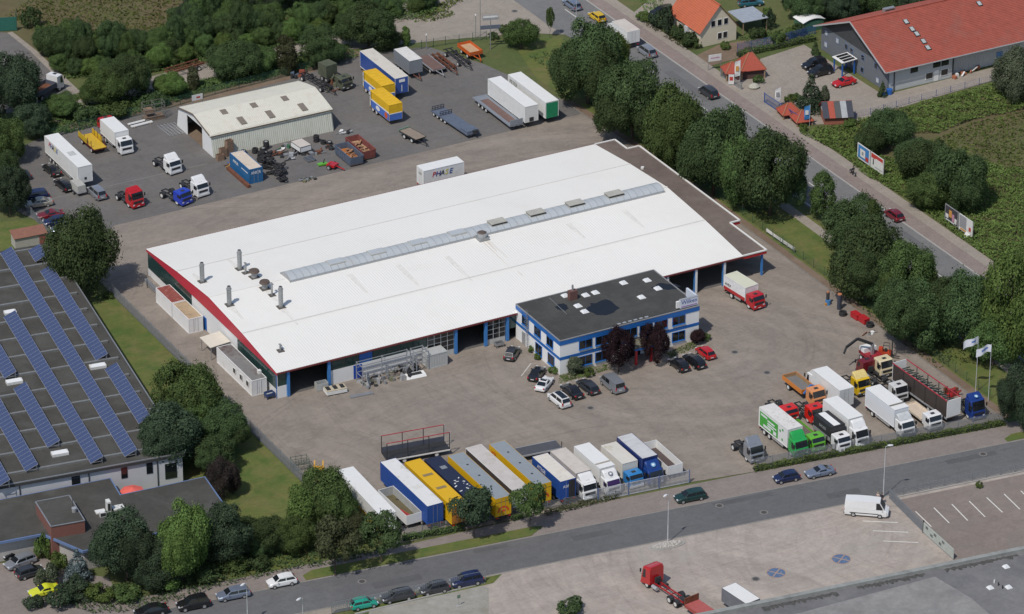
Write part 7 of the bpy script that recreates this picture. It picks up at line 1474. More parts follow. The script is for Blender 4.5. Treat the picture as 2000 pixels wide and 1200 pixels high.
for bx, by, w_, h_, lf, lab in ((84, 1095, 36, 55, LF_LIT, 'light green bush against the brick block'), (112, 1125, 40, 45, LF_LIT, 'light green bush below the brick block'), (95, 1150, 50, 50, LF_WIL, 'pale bush over the yellow convertible'), (68, 1195, 40, 30, LF_DRK, 'dark bush at the bottom edge below the yellow convertible'), (195, 1180, 60, 40, LF_LIT, 'light bush below the pine'), (240, 1180, 60, 34, LF_MID, 'green bush left of the pavement'), (330, 1160, 60, 40, LF_LIT, 'light bush below the light green tree'), (400, 1140, 70, 36, LF_OAK, 'dark low hedge bush by the pavement'), (118, 1190, 60, 50, LF_DRK, 'dark bush by the car park corner'), (455, 1125, 60, 36, LF_MID, 'green bush behind the silver-blue estate'), (505, 1118, 50, 34, LF_OAK, 'dark bush behind the white hatchback'), (212, 585, 20, 12, LF_MID, 'tiny bush at the fence end')):
    tree('bush', bx, by, w_, h_, lf, lab, nm='bush', cat='bush')
for bx, by, w_, h_, lf, lab in ((1115, 1205, 56, 40, LF_OAK, 'treetop rising at the bottom edge'), (300, 940, 10, 8, LF_LIT, 'potted plant in the courtyard')):
    tree('bush', bx, by, w_, h_, lf, lab, nm='bush', cat='bush')
# ---------------------------------------------------------------- ground cover that nobody could count
def inpoly(x, y, pts):
    c = np.zeros(len(x), bool); n = len(pts)
    for i in range(n):
        x0, y0 = pts[i]; x1, y1 = pts[(i+1) % n]; m = ((y0 > y) != (y1 > y)); c ^= m & (x < (x1-x0)*(y-y0)/((y1-y0) or 1e-9)+x0)
    return c
def cover(name, pts, dens, hmax, leaf, mat, lab, seed, world=False, rough=1.0, cat='undergrowth'):
    pts = pts if world else poly(pts); rs = np.random.RandomState(seed); xs = [p[0] for p in pts]; ys = [p[1] for p in pts]
    ar = (max(xs)-min(xs))*(max(ys)-min(ys)); n = int(ar*dens); x = rs.uniform(min(xs), max(xs), n); y = rs.uniform(min(ys), max(ys), n); ok = inpoly(x, y, pts); x, y = x[ok], y[ok]; n = len(x)
    hgt = (np.sin(x*.9+1.3*np.sin(y*.7))+np.sin(y*1.1+1.7*np.sin(x*.6))+.7*np.sin(x*2.3+y*1.9))/5.4+.5
    z = ZG+hmax*(.15+.85*np.clip(hgt, 0, 1))*rs.uniform(.35, 1, n)**.5
    nr = np.stack([rs.normal(size=n)*.7, rs.normal(size=n)*.7, np.full(n, .8)], 1)
    me = leaf_mesh(name, np.stack([x, y, z], 1), nr, leaf*rs.uniform(.6, 1.3, n), rs); o = part(name, me, mat); o['kind'] = 'stuff'; o['label'] = lab; o['category'] = cat; return o
cover('brambles', [(1562, 262), (1640, 246), (1700, 232), (1760, 214), (1850, 190), (1940, 168), (2020, 146), (2020, 212), (1900, 235), (1830, 262), (1760, 262), (1690, 300), (1640, 300)], 34, 1.0, .36, LF_BRB, 'tangled bright green brambles below the showroom drive', 1)
cover('brambles', [(1640, 300), (1690, 290), (1780, 330), (1850, 300), (1930, 320), (2010, 340), (2010, 545), (1940, 512), (1860, 455), (1760, 382), (1690, 345)], 30, .9, .36, LF_BRB, 'green thicket floor along the pavement below the billboards', 2)
cover('undergrowth', [(90, 95), (250, 80), (420, 55), (560, 20), (700, -5), (860, -10), (850, 30), (760, 48), (640, 78), (500, 105), (370, 130), (250, 152), (130, 155)], 24, 1.1, .36, LF_MID, 'dense green undergrowth between meadow and track', 3)
cover('undergrowth', [(70, 230), (180, 200), (300, 178), (420, 150), (540, 118), (680, 88), (700, 112), (560, 148), (400, 182), (330, 205), (200, 245), (80, 275)], 24, .9, .36, LF_MID, 'green undergrowth between track and back yard', 4)
cover('tall_grass', [(820, 45), (900, 5), (960, -15), (880, 0), (830, 20)], 10, .5, .4, LF_GRS, 'dry tall grass on the island by the side street', 5, cat='grass')
cover('tall_grass', [(810, 44), (850, 42), (890, 30), (870, 5), (810, 10)], 12, .5, .4, LF_GRS, 'tall yellow grass beside the wood', 8, cat='grass')
cover('undergrowth', [(180, 1200), (120, 1180), (130, 1150), (300, 1140), (480, 1100), (600, 1070), (760, 1058), (780, 1072), (700, 1095), (560, 1118), (420, 1150), (280, 1195)], 14, .8, .34, LF_OAK, 'dark leafy undergrowth along the lower pavement', 6)
cover('undergrowth', [(1030, 110), (1180, 225), (1330, 330), (1480, 425), (1540, 440), (1430, 330), (1280, 210), (1120, 90)], 6, .5, .34, LF_OAK, 'shaded undergrowth below the roadside trees', 7)
cover('undergrowth', [(1640, 560), (1720, 640), (1830, 720), (1990, 700), (1990, 600), (1880, 560), (1780, 520), (1680, 500)], 6, .5, .34, LF_OAK, 'shaded undergrowth below the right-hand trees', 9)
cover('flower_bed', [(1060, 1000), (1100, 990), (1215, 966), (1210, 975), (1120, 998), (1066, 1010)], 40, .9, .3, LF_BRN, 'straggly shrub bed with reddish leaves at the slatted fence', 10)
cover('lawn_tufts', [(1095, 727), (1185, 712), (1192, 722), (1130, 740), (1090, 750)], 60, .25, .22, LF_LIT, 'grass patch before the left office front', 11, cat='grass')
cover('lawn_tufts', [(1300, 690), (1352, 668), (1362, 678), (1330, 692), (1310, 700)], 60, .25, .22, LF_LIT, 'grass patch before the right office front', 12, cat='grass')
cover('flower_bed', [(1255, 48), (1340, 100), (1372, 96), (1318, 55), (1270, 40)], 20, .45, .26, LF_BRN, 'mixed front garden bed by the cream house', 13)
cover('flower_bed', [(1440, 75), (1560, 52), (1585, 70), (1480, 105)], 14, .5, .3, LF_MID, 'leafy garden plot behind the blue fence', 14)
cover('flower_bed', [(1250, 0), (1300, -10), (1290, 20), (1260, 30)], 14, .4, .3, LF_LIT, 'garden lawn plants at the top edge', 15)
def hedge(a, b_, w_, h_, leaf, lab, dens=90, z=0):
    a = P(*a); b_ = P(*b_); d = b_-a; L_ = d.length; d.normalize(); nrm = Vector((-d.y, d.x, 0)); rs = np.random.RandomState(int(L_*100) % 9999); n = int(L_*dens)
    t = thing('hedge', lab, 'hedge', (a.x, a.y, ZG), math.atan2(d.y, d.x))
    u = rs.uniform(0, L_, n); f = rs.uniform(0, 1, n); side = rs.choice(3, n, p=[.55, .225, .225]); wob = 1+.18*np.sin(u*1.7)+.12*np.sin(u*4.1)
    y = np.where(side == 0, (f-.5)*w_, np.where(side == 1, -w_/2, w_/2))+rs.normal(size=n)*.05; zz = np.where(side == 0, h_, f*h_)*wob+rs.normal(size=n)*.05
    nr = np.stack([rs.normal(size=n)*.5, np.where(side == 0, 0, np.where(side == 1, -1., 1.))+rs.normal(size=n)*.5, np.where(side == 0, 1., .2)+rs.normal(size=n)*.4], 1)
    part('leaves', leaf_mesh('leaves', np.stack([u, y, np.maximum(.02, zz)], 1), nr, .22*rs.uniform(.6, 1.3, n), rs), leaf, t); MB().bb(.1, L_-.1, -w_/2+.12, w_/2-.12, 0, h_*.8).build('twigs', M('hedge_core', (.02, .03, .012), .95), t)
hedge((1472, 920), (1962, 829), 1.0, .7, LF_LIT, 'low green hedge in front of the right-hand lot'); hedge((785, 1056), (905, 1034), .9, .8, LF_MID, 'low hedge before the blue and yellow trailers'); hedge((1000, 1018), (1020, 1010), .8, .6, LF_MID, 'short hedge piece beside the green street tree')
hedge((1440, 111), (1592, 78), 1.2, .9, LF_LIT, 'clipped green hedge along the blue fence of the forecourt')
tree('bush', 1911, 955, 15, 14, LF_LIT, 'yellow-green clipped bush in the striped parking area', nm='bush', cat='bush')
cover('meadow_tufts', [(1780, 290), (1850, 262), (1900, 240), (2010, 215), (2010, 340), (1930, 325), (1850, 300)], 7, .35, .45, LF_GRS, 'dry grass tufts on the brown meadow at the right edge', 21, cat='grass')
cover('meadow_tufts', [(10, 30), (60, 0), (420, -10), (380, 60), (250, 85), (110, 100), (60, 60)], 5, .35, .45, LF_GRS, 'dry grass tufts on the meadow at the top left', 22, cat='grass')
# ================================================================ fences
FGREY = M('fence_grey', (.30, .32, .34), .5, .4); FGRN = M('fence_green', (.04, .11, .075), .6, .2); FBLU = M('fence_blue', (.045, .10, .30), .5)
def fence(pts, h, mat, lab, step=2.5, hor=8, ver=10, wire=.014, world=False, post=.06, gate=False, z=0.0, nm='mesh_fence'):
    """posts and welded wire panels between survey points"""
    pts = [Vector((*p, 0)) if world else P(*p) for p in pts]
    t = thing(nm, lab, 'fence', (pts[0].x, pts[0].y, z)); o0 = pts[0]; first = True
    for a, b_ in zip(pts, pts[1:]):
        L_ = (b_-a).length; n = max(1, round(L_/step)); d = (b_-a)/n; w_ = d.length; ang = math.atan2(d.y, d.x)
        key = ('panel', round(w_, 3), h, hor, ver, wire)
        def pan():
            b = MB()
            for i in range(hor): zz = .08+(h-.14)*i/(hor-1); b.bar((.03, 0, zz), (w_-.03, 0, zz), wire*1.3)
            for i in range(ver): xx = .05+(w_-.1)*i/(ver-1); b.bar((xx, 0, .05), (xx, 0, h-.04), wire)
            return b
        pm = cm(key, pan); po = cm(('post', h, post), lambda: MB().bb(-post/2, post/2, -post/2, post/2, -.1, h+.05))
        for i in range(n):
            q = a+d*i-o0; part('wire_panel', pm, mat, t, q, ang); part('post', po, mat, t, q, ang)
    part('post', po, mat, t, pts[-1]-o0, ang); return t
fence([(-7.75, 42.5), (-7.75, -24.6), (-5.2, -38)], 1.9, FGREY, 'grey wire fence along the lane left of the hall', hor=11, ver=18, wire=.02, world=True)
fence([(790, 1048), (1000, 1007), (1172, 975)], 1.25, FGREY, 'low grey mesh fence in front of the bottom trailer row', hor=6, ver=14, wire=.025)
fence([(1478, 914), (1960, 823)], 1.6, FGREY, 'grey mesh fence in front of the right-hand truck lot', hor=8, ver=24, wire=.03)
fence([(648, 1199), (738, 1181), (880, 1150), (948, 1136)], 1.75, FGREY, 'double-bar grey fence before the dark cars at the bottom', hor=9, ver=10, wire=.035)
fence([(1737, 972), (1870, 945), (2010, 917)], 1.3, FGREY, 'thin wire fence along the striped parking area', step=2.3, hor=5, ver=10, wire=.02)
fence([(1737, 974), (1803, 1040)], 1.6, FGREY, 'grey mesh fence beside the white van', hor=9, ver=24, wire=.03)
fence([(80, 276), (180, 248), (330, 212), (420, 185), (560, 150), (690, 118)], 1.8, FGRN, 'green mesh fence behind the back yard', hor=9, ver=14, wire=.013)
fence([(800, 100), (870, 88), (950, 77)], 1.6, FGRN, 'green mesh fence along the side street', hor=7, ver=10, wire=.011)
fence([(92.2, 72), (92.2, 44), (92.2, -50)], 1.5, FGRN, 'green wire fence along the grass strip east of the yard', step=3, hor=6, ver=12, wire=.01, world=True)
fence([(1640, 236), (1700, 224), (1800, 196), (1940, 158)], 1.2, FBLU, 'thin blue fence below the showroom drive', step=3, hor=4, ver=8, wire=.012)
fence([(1440, 103), (1520, 86), (1592, 66)], 1.7, FBLU, 'blue mesh fence between garden and forecourt', hor=10, ver=16, wire=.02)
fence([(52, 412), (90, 455), (105, 478)], 1.5, FGREY, 'grey wire fence by the left parking row', hor=9, ver=16, wire=.014)
# low concrete wall under the thin wire fence
a = P(1740, 974); b_ = P(2010, 919); d = (b_-a); t = tag(MB().bb(0, d.length, -.16, -.02, -.1, .18).build('low_wall', CONC, None, (a.x, a.y, 0), math.atan2(d.y, d.x)), 'low concrete kerb wall under the striped parking fence', 'wall')
a = P(692, 1199); b_ = P(946, 1138); d = b_-a; tag(MB().bb(0, d.length, -.3, -.12, -.1, .15).build('low_wall', CONC, None, (a.x, a.y, 0), math.atan2(d.y, d.x)), 'low concrete kerb wall under the double-bar fence', 'wall')
def palisade(a, b_, h, mat, lab, n=None, pitch=.16, nm='palisade_gate', postm=None, barw=.05):
    a = P(*a); b_ = P(*b_); d = b_-a; L_ = d.length; t = thing(nm, lab, 'gate', (a.x, a.y, .0), math.atan2(d.y, d.x)); n = int(L_/pitch)
    pm = cm(('pale', h, barw), lambda: MB().bb(-barw/2, barw/2, -.02, .02, .1, h))
    for i in range(min(n, 295)): part('pale', pm, mat, t, ((i+.5)*L_/n, 0, 0))
    MB().bb(0, L_, -.05, .05, .04, .16).build('bottom_rail', mat, t); MB().bb(0, L_, -.04, .04, h-.1, h-.02).build('top_rail', mat, t)
    for x in np.linspace(0, L_, max(2, int(L_/4)+1)): MB().bb(x-.07, x+.07, -.07, .07, 0, h+.1).build('post', postm or mat, t)
    return t
palisade((1168, 979), (1346, 943), 2.0, M('pale_gate_steel', (.55, .57, .60), .45, .4), 'long pale slatted sliding gate at the yard entrance', postm=M('gate_post_blue', (.12, .16, .3), .5), pitch=.19, barw=.085)
palisade((1493, 200), (1560, 244), 1.7, FBLU, 'blue barred gate at the forecourt entrance', pitch=.25)
palisade((1408, 150), (1448, 176), 1.3, FGREY, 'grey barred fence beside the forecourt entrance', pitch=.25, nm='barred_fence')
# solid sliding gate with dark slots on the pale lot
a = P(1803, 1041); b_ = P(1862, 1094); d = b_-a; t = thing('sliding_gate', 'pale green sliding gate leaf with dark slotted panels', 'gate', (a.x, a.y, 0), math.atan2(d.y, d.x)); L_ = d.length; GTP = M('gate_pale_green', (.42, .45, .41), .6)
MB().bb(0, L_, -.05, .05, .15, 1.7).build('leaf', GTP, t); MB().bb(-.06, .06, -.08, .08, 0, 2.0).build('post', DARKM, t)
for x, z in ((.7, 1.1), (2.0, .55), (2.9, 1.1), (4.3, .5), (5.1, 1.1)):
    for k in range(4): MB().bb(x+k*.17, x+k*.17+.09, -.065, -.052, z, z+.4).build('slot', BLACK, t)
# green windbreak at the top left
a = P(-10, 62); b_ = P(33, 60); d = b_-a; t = thing('green_screen', 'dark green windbreak screen at the top left corner', 'fence', (a.x, a.y, 0), math.atan2(d.y, d.x)); MB().bb(0, d.length, -.04, .04, .05, 2.6).build('panel', M('screen_green', (.02, .12, .09), .7), t); MB().bb(d.length-.08, d.length+.08, -.08, .08, 0, 3.6).build('post', FGRN, t)
# white guard rail
a = P(1497, 456); b_ = P(1552, 494); d = b_-a; t = thing('guard_rail', 'white guard rail on the grass strip', 'guard rail', (a.x, a.y, 0), math.atan2(d.y, d.x)); MB().bb(0, d.length, -.04, .04, .35, .85).build('rail', WHITE, t)
for i in range(5): MB().bb(d.length*i/4-.05, d.length*i/4+.05, -.1, -.042, 0, .85).build('post', STEEL, t)
# ================================================================ lamps, flags, signs
LPW = M('lamp_pole', (.62, .64, .66), .4, .3)
def lamp(px, py, top, lab, arm=(-.7, -.25), h=None, at=None):
    a = P(px, py) if at is None else Vector((*at, 0)); s = lat(py); h = h or (py-top)/s/.885
    t = thing('street_lamp', lab, 'street lamp', (a.x, a.y, 0)); MB().tube((0, 0, -.05), (0, 0, h*.35), .085, 8, .075).tube((0, 0, h*.35), (0, 0, h-.1), .06, 8, .04).build('pole', LPW, t)
    b = MB(); b.bar((0, 0, h-.15), (arm[0]*.5, arm[1]*.5, h), .05); b.build('arm', LPW, t)
    ax = Vector((arm[0], arm[1], 0)).normalized(); o = MB().loft([[(.0, -.08, 0), (.0, .08, 0), (.0, .08, .1), (.0, -.08, .1)], [(.35, -.17, -.02), (.35, .17, -.02), (.35, .14, .14), (.35, -.14, .14)], [(.8, -.1, 0), (.8, .1, 0), (.8, .08, .08), (.8, -.08, .08)]]).build('lamp_head', M('lamp_head_white', (.7, .71, .72), .35), t, (arm[0]*.4, arm[1]*.4, h-.02), math.atan2(ax.y, ax.x)); return t
lamp(1304, 1060, 963, 'street lamp on the stony island across from the slatted gate'); lamp(1725, 971, 870, 'street lamp behind the white van', (.7, -.2)); lamp(1957, 808, 753, 'short lamp at the hedge end of the right lot', (-.5, -.2), 4.6)
lamp(484, 1222, 1136, 'street lamp before the silver-blue estate car'); lamp(593, 1262, 1164, 'street lamp at the bottom edge, lamp head only in view'); lamp(1125, 62, -20, 'tall thin lamp at the head of the main road')
for (px, py, top, lab, off) in ((1905, 768, 657, 'left of the two white flags by the right lot', .2), (1930, 784, 672, 'right of the two white flags by the right lot', 0)):
    a = P(px, py); h = (py-top)/lat(py)/.885; t = thing('flag', lab, 'flag', (a.x, a.y, 0)); MB().tube((0, 0, 0), (0, 0, h), .06, 8, .035).build('pole', LPW, t)
    b = MB(); n = 10; dx, dy = -CR.x, -CR.y; W_ = 2.1
    rows_ = []
    for i in range(n+1):
        f = i/n; wob = .22*math.sin(f*7+off*9); x = dx*W_*f+.25*wob; y = dy*W_*f+wob; rows_.append(((x, y, h-.15-.9*f*f), (x, y, h-1.35-1.0*f*f)))
    b.add([v for r_ in rows_ for v in r_], [(2*i, 2*i+1, 2*i+3, 2*i+2) for i in range(n)]); b.build('cloth', M('flag_cloth', (.62, .64, .70), .8), t)
    b = MB(); b.add([v for r_ in [((u[0][0]+.012, u[0][1]-.012, u[0][2]-.38), (u[0][0]+.012, u[0][1]-.012, u[0][2]-.72)) for u in rows_[2:9]] for v in r_], [(2*i, 2*i+1, 2*i+3, 2*i+2) for i in range(6)]); b.build('blue_print', M('flag_blue', (.12, .2, .45), .8), t)
def board(px, py, w_, h0, h1, rz, mat, lab, nm='sign_board', cat='sign', print_=None, posts=2, at=None):
    a = P(px, py) if at is None else Vector((*at, 0)); t = thing(nm, lab, cat, (a.x, a.y, 0), rz); MB().bb(-w_/2, w_/2, -.05, .05, h0, h1).build('panel', mat, t)
    for s in ((-1, 1) if posts == 2 else (0,)): MB().bb(s*w_/2-.05, s*w_/2+.05, .052, .14, 0, h1 if posts == 2 else h0+.1).build('post', STEEL, t)
    for k, (x0, x1, z0, z1, mt) in enumerate(print_ or ()): MB().bb(x0, x1, -.058-.003*k, -.052-.003*k, z0, z1).build('print', mt, t)
    return t
PR_R = M('print_red', (.5, .05, .04), .5); PR_B = M('print_blue', (.05, .22, .5), .5); PR_W = M('print_white', (.7, .7, .68), .5); PR_G = M('print_grey', (.3, .3, .32), .5); PR_O = M('print_orange', (.6, .3, .08), .5); PR_K = M('print_dark', (.05, .05, .06), .5); PR_P = M('print_pink', (.5, .25, .35), .5)
# billboards face the road: their plane runs along y, facing -x
t = board(0, 0, 3.7, .5, 3.2, R(-90), PR_W, 'left upper billboard with blue poster and white square', 'billboard', 'billboard', ((-1.6, 1.6, .75, 3.05, PR_B), (-1.0, .5, 1.1, 2.5, PR_W), (-.5, 0, 1.5, 2.1, PR_G), (.6, 1.5, .85, 1.6, PR_R)), at=(119.6, 26.6))
t = board(0, 0, 3.7, .5, 3.2, R(-90), PR_W, 'right upper billboard with red and white poster', 'billboard', 'billboard', ((-1.7, 1.7, 2.3, 3.1, PR_R), (-1.2, -.9, 1.2, 2.2, PR_K), (-.4, 1.6, 2.2, 2.5, PR_W), (-.6, 1.5, .9, 1.0, PR_G)), at=(119.6, 22.6))
t = board(0, 0, 3.7, .5, 3.2, R(-90), PR_G, 'left lower billboard with bright orange figures', 'billboard', 'billboard', ((-1.7, 1.7, .6, 3.1, PR_K), (-.7, .1, 1.4, 2.6, PR_O), (.2, .8, .9, 2.2, PR_P), (-1.6, -.8, 1.0, 1.7, PR_W), (.9, 1.5, .8, 1.7, PR_W), (-1.5, .9, .6, .8, LTW)), at=(119.4, .6))
t = board(0, 0, 3.7, .5, 3.2, R(-90), PR_W, 'right lower billboard with torn hanging poster', 'billboard', 'billboard', ((-1.7, .2, 1.0, 3.1, PR_G), (-1.4, .6, .6, .9, PR_O), (.9, 1.5, 1.2, 1.9, PR_R)), at=(119.4, -3.4))
b = MB(); b.add([(.4, -.12, 1.0), (1.5, -.1, .9), (1.1, -.5, .1), (.5, -.7, .05), (.3, -.4, .5)], [(0, 1, 2, 3, 4)]); b.build('torn_paper', PR_W, t)
board(1396, 137, 2.3, 1.7, 2.9, R(-10), PR_W, 'white sign on two posts at the forecourt corner', print_=((-.8, .8, 2.2, 2.4, PR_P),)); board(1428, 167, .95, .2, 2.0, R(-30), PR_W, 'narrow white sign with red mark at the kerb', print_=((-.3, .3, .9, 1.6, PR_R),), posts=1)
board(1644, 888, .85, .3, 1.15, R(-8), PR_W, 'small white sign at the lot hedge', print_=((-.2, .25, .5, .9, PR_G),)); board(386, 205, 1.9, .9, 1.9, R(0), PR_W, 'small white sign behind the store', print_=((-.2, .5, 1.25, 1.55, PR_R),))
a = P(958, 96); t = thing('street_sign', 'grey double panel sign on a tall mast by the side street', 'sign', (a.x, a.y, 0), R(-18)); MB().tube((0, 0, 0), (0, 0, 6.4), .09, 8).build('mast', STEEL, t); MB().bb(-1.4, 1.4, -.08, .08, 5.5, 6.4).build('panel', PR_G, t); MB().bb(-1.75, 1.75, -.08, .08, 3.8, 4.5).build('panel', M('panel_slate', (.12, .14, .18), .5), t); MB().bb(-1.3, 1.3, -.1, -.085, 5.95, 6.3).build('print', PR_W, t)
for px, py, top, lab in ((938, 78, -8, 'thin grey mast left of the street sign'), (929, 75, 32, 'small lamp post by the side street'), (833, 97, 70, 'small white meter post at the street edge')):
    a = P(px, py); h = (py-top)/lat(py)/.89; t = thing('post', lab, 'post', (a.x, a.y, 0)); MB().tube((0, 0, 0), (0, 0, h), .06, 8).build('shaft', STEEL, t); MB().tube((0, 0, h), (0, 0, h+.25), .14, 8, .1).build('cap', WHITE, t)
def banner(px, py, h, mat, lab, pr=None):
    a = P(px, py); t = thing('banner_flag', lab, 'banner', (a.x, a.y, 0), R(-25)); MB().tube((0, 0, 0), (0, 0, h), .04, 8).build('pole', LPW, t)
    b = MB(); n = 8; vs = []
    for i in range(n+1): f = i/n; z = h-.1-f*(h*.62); vs += [(-.03, 0, z), (-.95, .12*math.sin(f*6), z-.25)]
    b.add(vs, [(2*i, 2*i+1, 2*i+3, 2*i+2) for i in range(n)]); b.build('cloth', mat, t); MB().bb(-.8, -.25, -.16, -.14, h*.55, h*.75).build('print', pr or PR_G, t)
banner(1445, 165, 4.6, PR_W, 'tall white banner flag before the red pavilions', PR_O); banner(1524, 210, 3.8, PR_W, 'white banner flag behind the blue gate'); banner(1581, 247, 4.0, PR_B, 'blue banner flag beside the display shed', PR_W)
# stony island under the lamp
c = P(1302, 1066); isl = [(2.1*math.cos(i*math.pi/12)*(1.3 if True else 1), 1.0*math.sin(i*math.pi/12)) for i in range(24)]
t = thing('lamp_island', 'oval traffic island filled with pale stones', 'traffic island', (c.x, c.y, 0), R(-7)); MB().prism(isl, -.05, .1).build('kerb_ring', CONC, t); MB().prism([(x*.9, y*.85) for x, y in isl], .1, .14).build('bed', G_GRAV, t)
b = MB()
for i in range(240):
    an = rnd.uniform(0, 6.28); r_ = rnd.uniform(0, .85)**.5; s = rnd.uniform(.06, .15); b.box((2.7*.88*r_*math.cos(an), 1.0*.82*r_*math.sin(an), .15+s*.2), (s*1.5, s, s*.8), rz=rnd.uniform(0, 3))
o = b.build('stones', M('pale_stone', (.5, .47, .43), .9, 0, .3, 6), t); o['kind'] = 'stuff'
# ================================================================ tyres
tyre = MB()
def tyre_mesh():
    b = MB(); n = 16; prof_ = [(.27, .06), (.46, .0), (.5, .06), (.5, .22), (.46, .28), (.27, .22)]; m = len(prof_); vs = []
    for i in range(n):
        a = 2*math.pi*i/n
        for r_, z in prof_: vs.append((r_*math.cos(a), r_*math.sin(a), z))
    b.add(vs, [(i*m+k, ((i+1) % n)*m+k, ((i+1) % n)*m+(k+1) % m, i*m+(k+1) % m) for i in range(n) for k in range(m)]); return b
def tyre_at(x, y, z, lab, grp, tilt=0.0, rz=0.0, sc=1.0, rimmed=False):
    o = part('tyre', cm(('tyre',), tyre_mesh), BLACK, None, (x, y, z), rz); o.rotation_euler = (tilt, 0, rz); o.scale = (sc, sc, sc); tag(o, lab, 'tyre', grp)
    if rimmed: part('rim', cm(('tyre_rim',), lambda: MB().tube((0, 0, .08), (0, 0, .24), .27, 12)), RIM, o)
    return o
for px, py, n, rim_ in ((476, 300, 2, True), (498, 299, 3, False), (514, 298, 3, True), (520, 291, 5, True), (618, 277, 4, False), (632, 281, 2, False), (643, 283, 2, True), (508, 316, 2, False), (518, 306, 3, True)):
    a = P(px, py)
    for k in range(n): tyre_at(a.x+rnd.uniform(-.05, .05), a.y+rnd.uniform(-.05, .05), .01+k*.285, 'black truck tyre stacked along the store wall', 'tyres stacked along the store wall', rimmed=rim_ and k == n-1)
for i in range(46):
    px = 500+rnd.uniform(-2, 48); py = 318+(px-500)*.62+rnd.uniform(-14, 16); a = P(px, py); lvl = rnd.choice((0, 0, 1, 1, 2, 3))
    tyre_at(a.x+.8, a.y, .02+lvl*.285, 'loose black tyre in the heap beside the blue container', 'tyre heap beside the blue container', tilt=rnd.uniform(-.35, .35) if lvl else 0, rz=rnd.uniform(0, 6))
for px, py, lab in ((1646, 616, 'lone tyre with wheel on the yard edge, left of the red boxes'), (1699, 638, 'lone tyre with wheel on the yard edge, right of the red boxes')):
    a = P(px, py); o = tyre_at(a.x, a.y, .0, lab, None, sc=1.2, rimmed=True); o2 = part('second_tyre', cm(('tyre',), tyre_mesh), BLACK, o, (0, 0, .285))
for px, py, lab in ((1722, 735, 'grey wheel lying behind the yellow cab'), (1735, 745, 'white-rimmed wheel behind the yellow cab')): a = P(px, py, .3); tyre_at(a.x, a.y, .02, lab, None, sc=1.25, rimmed=True)
# ================================================================ stores and scrap about the yard
def heap(px, py, w_, d_, n, mats, lab, nm='scrap_heap', cat='scrap', hmax=.7, at=None, rz=0.0, piece='scrap_piece'):
    a = P(px, py) if at is None else Vector((*at, 0)); t = thing(nm, lab, cat, (a.x, a.y, .004), rz)
    for k, mt in enumerate(mats):
        for i in range(max(1, n//len(mats))):
            x, y = rnd.uniform(-w_/2, w_/2), rnd.uniform(-d_/2, d_/2); q = rnd.random(); b = MB(); h = rnd.uniform(.15, hmax)
            if q < .35: b.box((x, y, h/2), (rnd.uniform(.3, .9), rnd.uniform(.25, .7), h), rz=rnd.uniform(0, 3))
            elif q < .65: b.tube((x, y, .15), (x+rnd.uniform(-.9, .9), y+rnd.uniform(-.5, .5), rnd.uniform(.15, hmax)), rnd.uniform(.06, .16), 8)
            elif q < .8: b.tube((x, y, .0), (x, y, h), rnd.uniform(.2, .35), 10)
            else: b.bar((x-.6, y, .1), (x+.6, y+rnd.uniform(-.6, .6), rnd.uniform(.1, hmax)), .12)
            b.build(piece, mt, t)
    return t
OLIVE2 = M('olive_steel', (.17, .17, .11), .7, .2, .3, 2)
heap(737, 757, 7.4, 3.2, 44, (OLIVE2, STEEL, DARKM, ALU), 'jumble of olive and grey axles and engines under the steel rack', hmax=.9, at=(16.6, -2.2)); heap(770, 750, 3.2, 2.4, 22, (DARKM, BLACK, STEEL), 'dark heap of machine parts beside the rack', hmax=1.0, at=(20.8, -1.9))
heap(598, 352, 2.8, 1.5, 14, (OLIVE2, STEEL, DARKM), 'small group of axle parts on the back yard asphalt', hmax=.4); heap(570, 308, 3.0, 2.2, 14, (STEEL, ALU, DARKM), 'grey metal parts before the store', hmax=.6); heap(553, 292, 2.0, 1.4, 10, (WHITE, STEEL, DARKM, M('machine_green', (.05, .16, .08), .6)), 'small drums and tins at the store wall', hmax=.7)
heap(670, 262, 2.4, 1.6, 10, (WHITE, DARKM, STEEL), 'white sacks and dark parts at the store corner', hmax=.6); heap(1870, 757, 2.6, 1.8, 16, (PRD, M('red_machine', (.3, .03, .03), .6), RUST), 'red machine frames behind the stripped trailer', hmax=1.2, at=(88.2, -46.3)); heap(1700, 652, 2.0, 1.2, 8, (RUST, WHITE, STEEL), 'rusty plate and white scraps at the yard edge', hmax=.25)
heap(585, 150, 3.2, 2.0, 10, (M('machine_redbrown', (.3, .08, .05), .7), DARKM, M('machine_greyblue', (.1, .14, .2), .7)), 'small coloured machines behind the store', hmax=1.0); heap(452, 325, 1.8, 1.2, 8, (M('yellow_tarp', (.5, .3, .06), .8), M('machine_blue2', (.04, .1, .3), .6), RUST), 'yellow, blue and red oddments beside the blue container', hmax=.6)
heap(540, 300, 3.0, 1.6, 16, (DARKM, BLACK, RUST), 'dark scrap strewn between tyres and store wall', hmax=.6); heap(610, 300, 3.4, 1.8, 16, (DARKM, STEEL, RUST), 'dark steel scrap behind the low rack', hmax=.6); heap(650, 290, 2.6, 1.6, 12, (RUST, DARKM, BLACK), 'rusty scrap left of the skips', hmax=.6); heap(655, 172, 5.0, 3.0, 24, (OLIVE2, DARKM, RUST), 'tangle of olive and dark scrap around the olive truck', hmax=1.3)
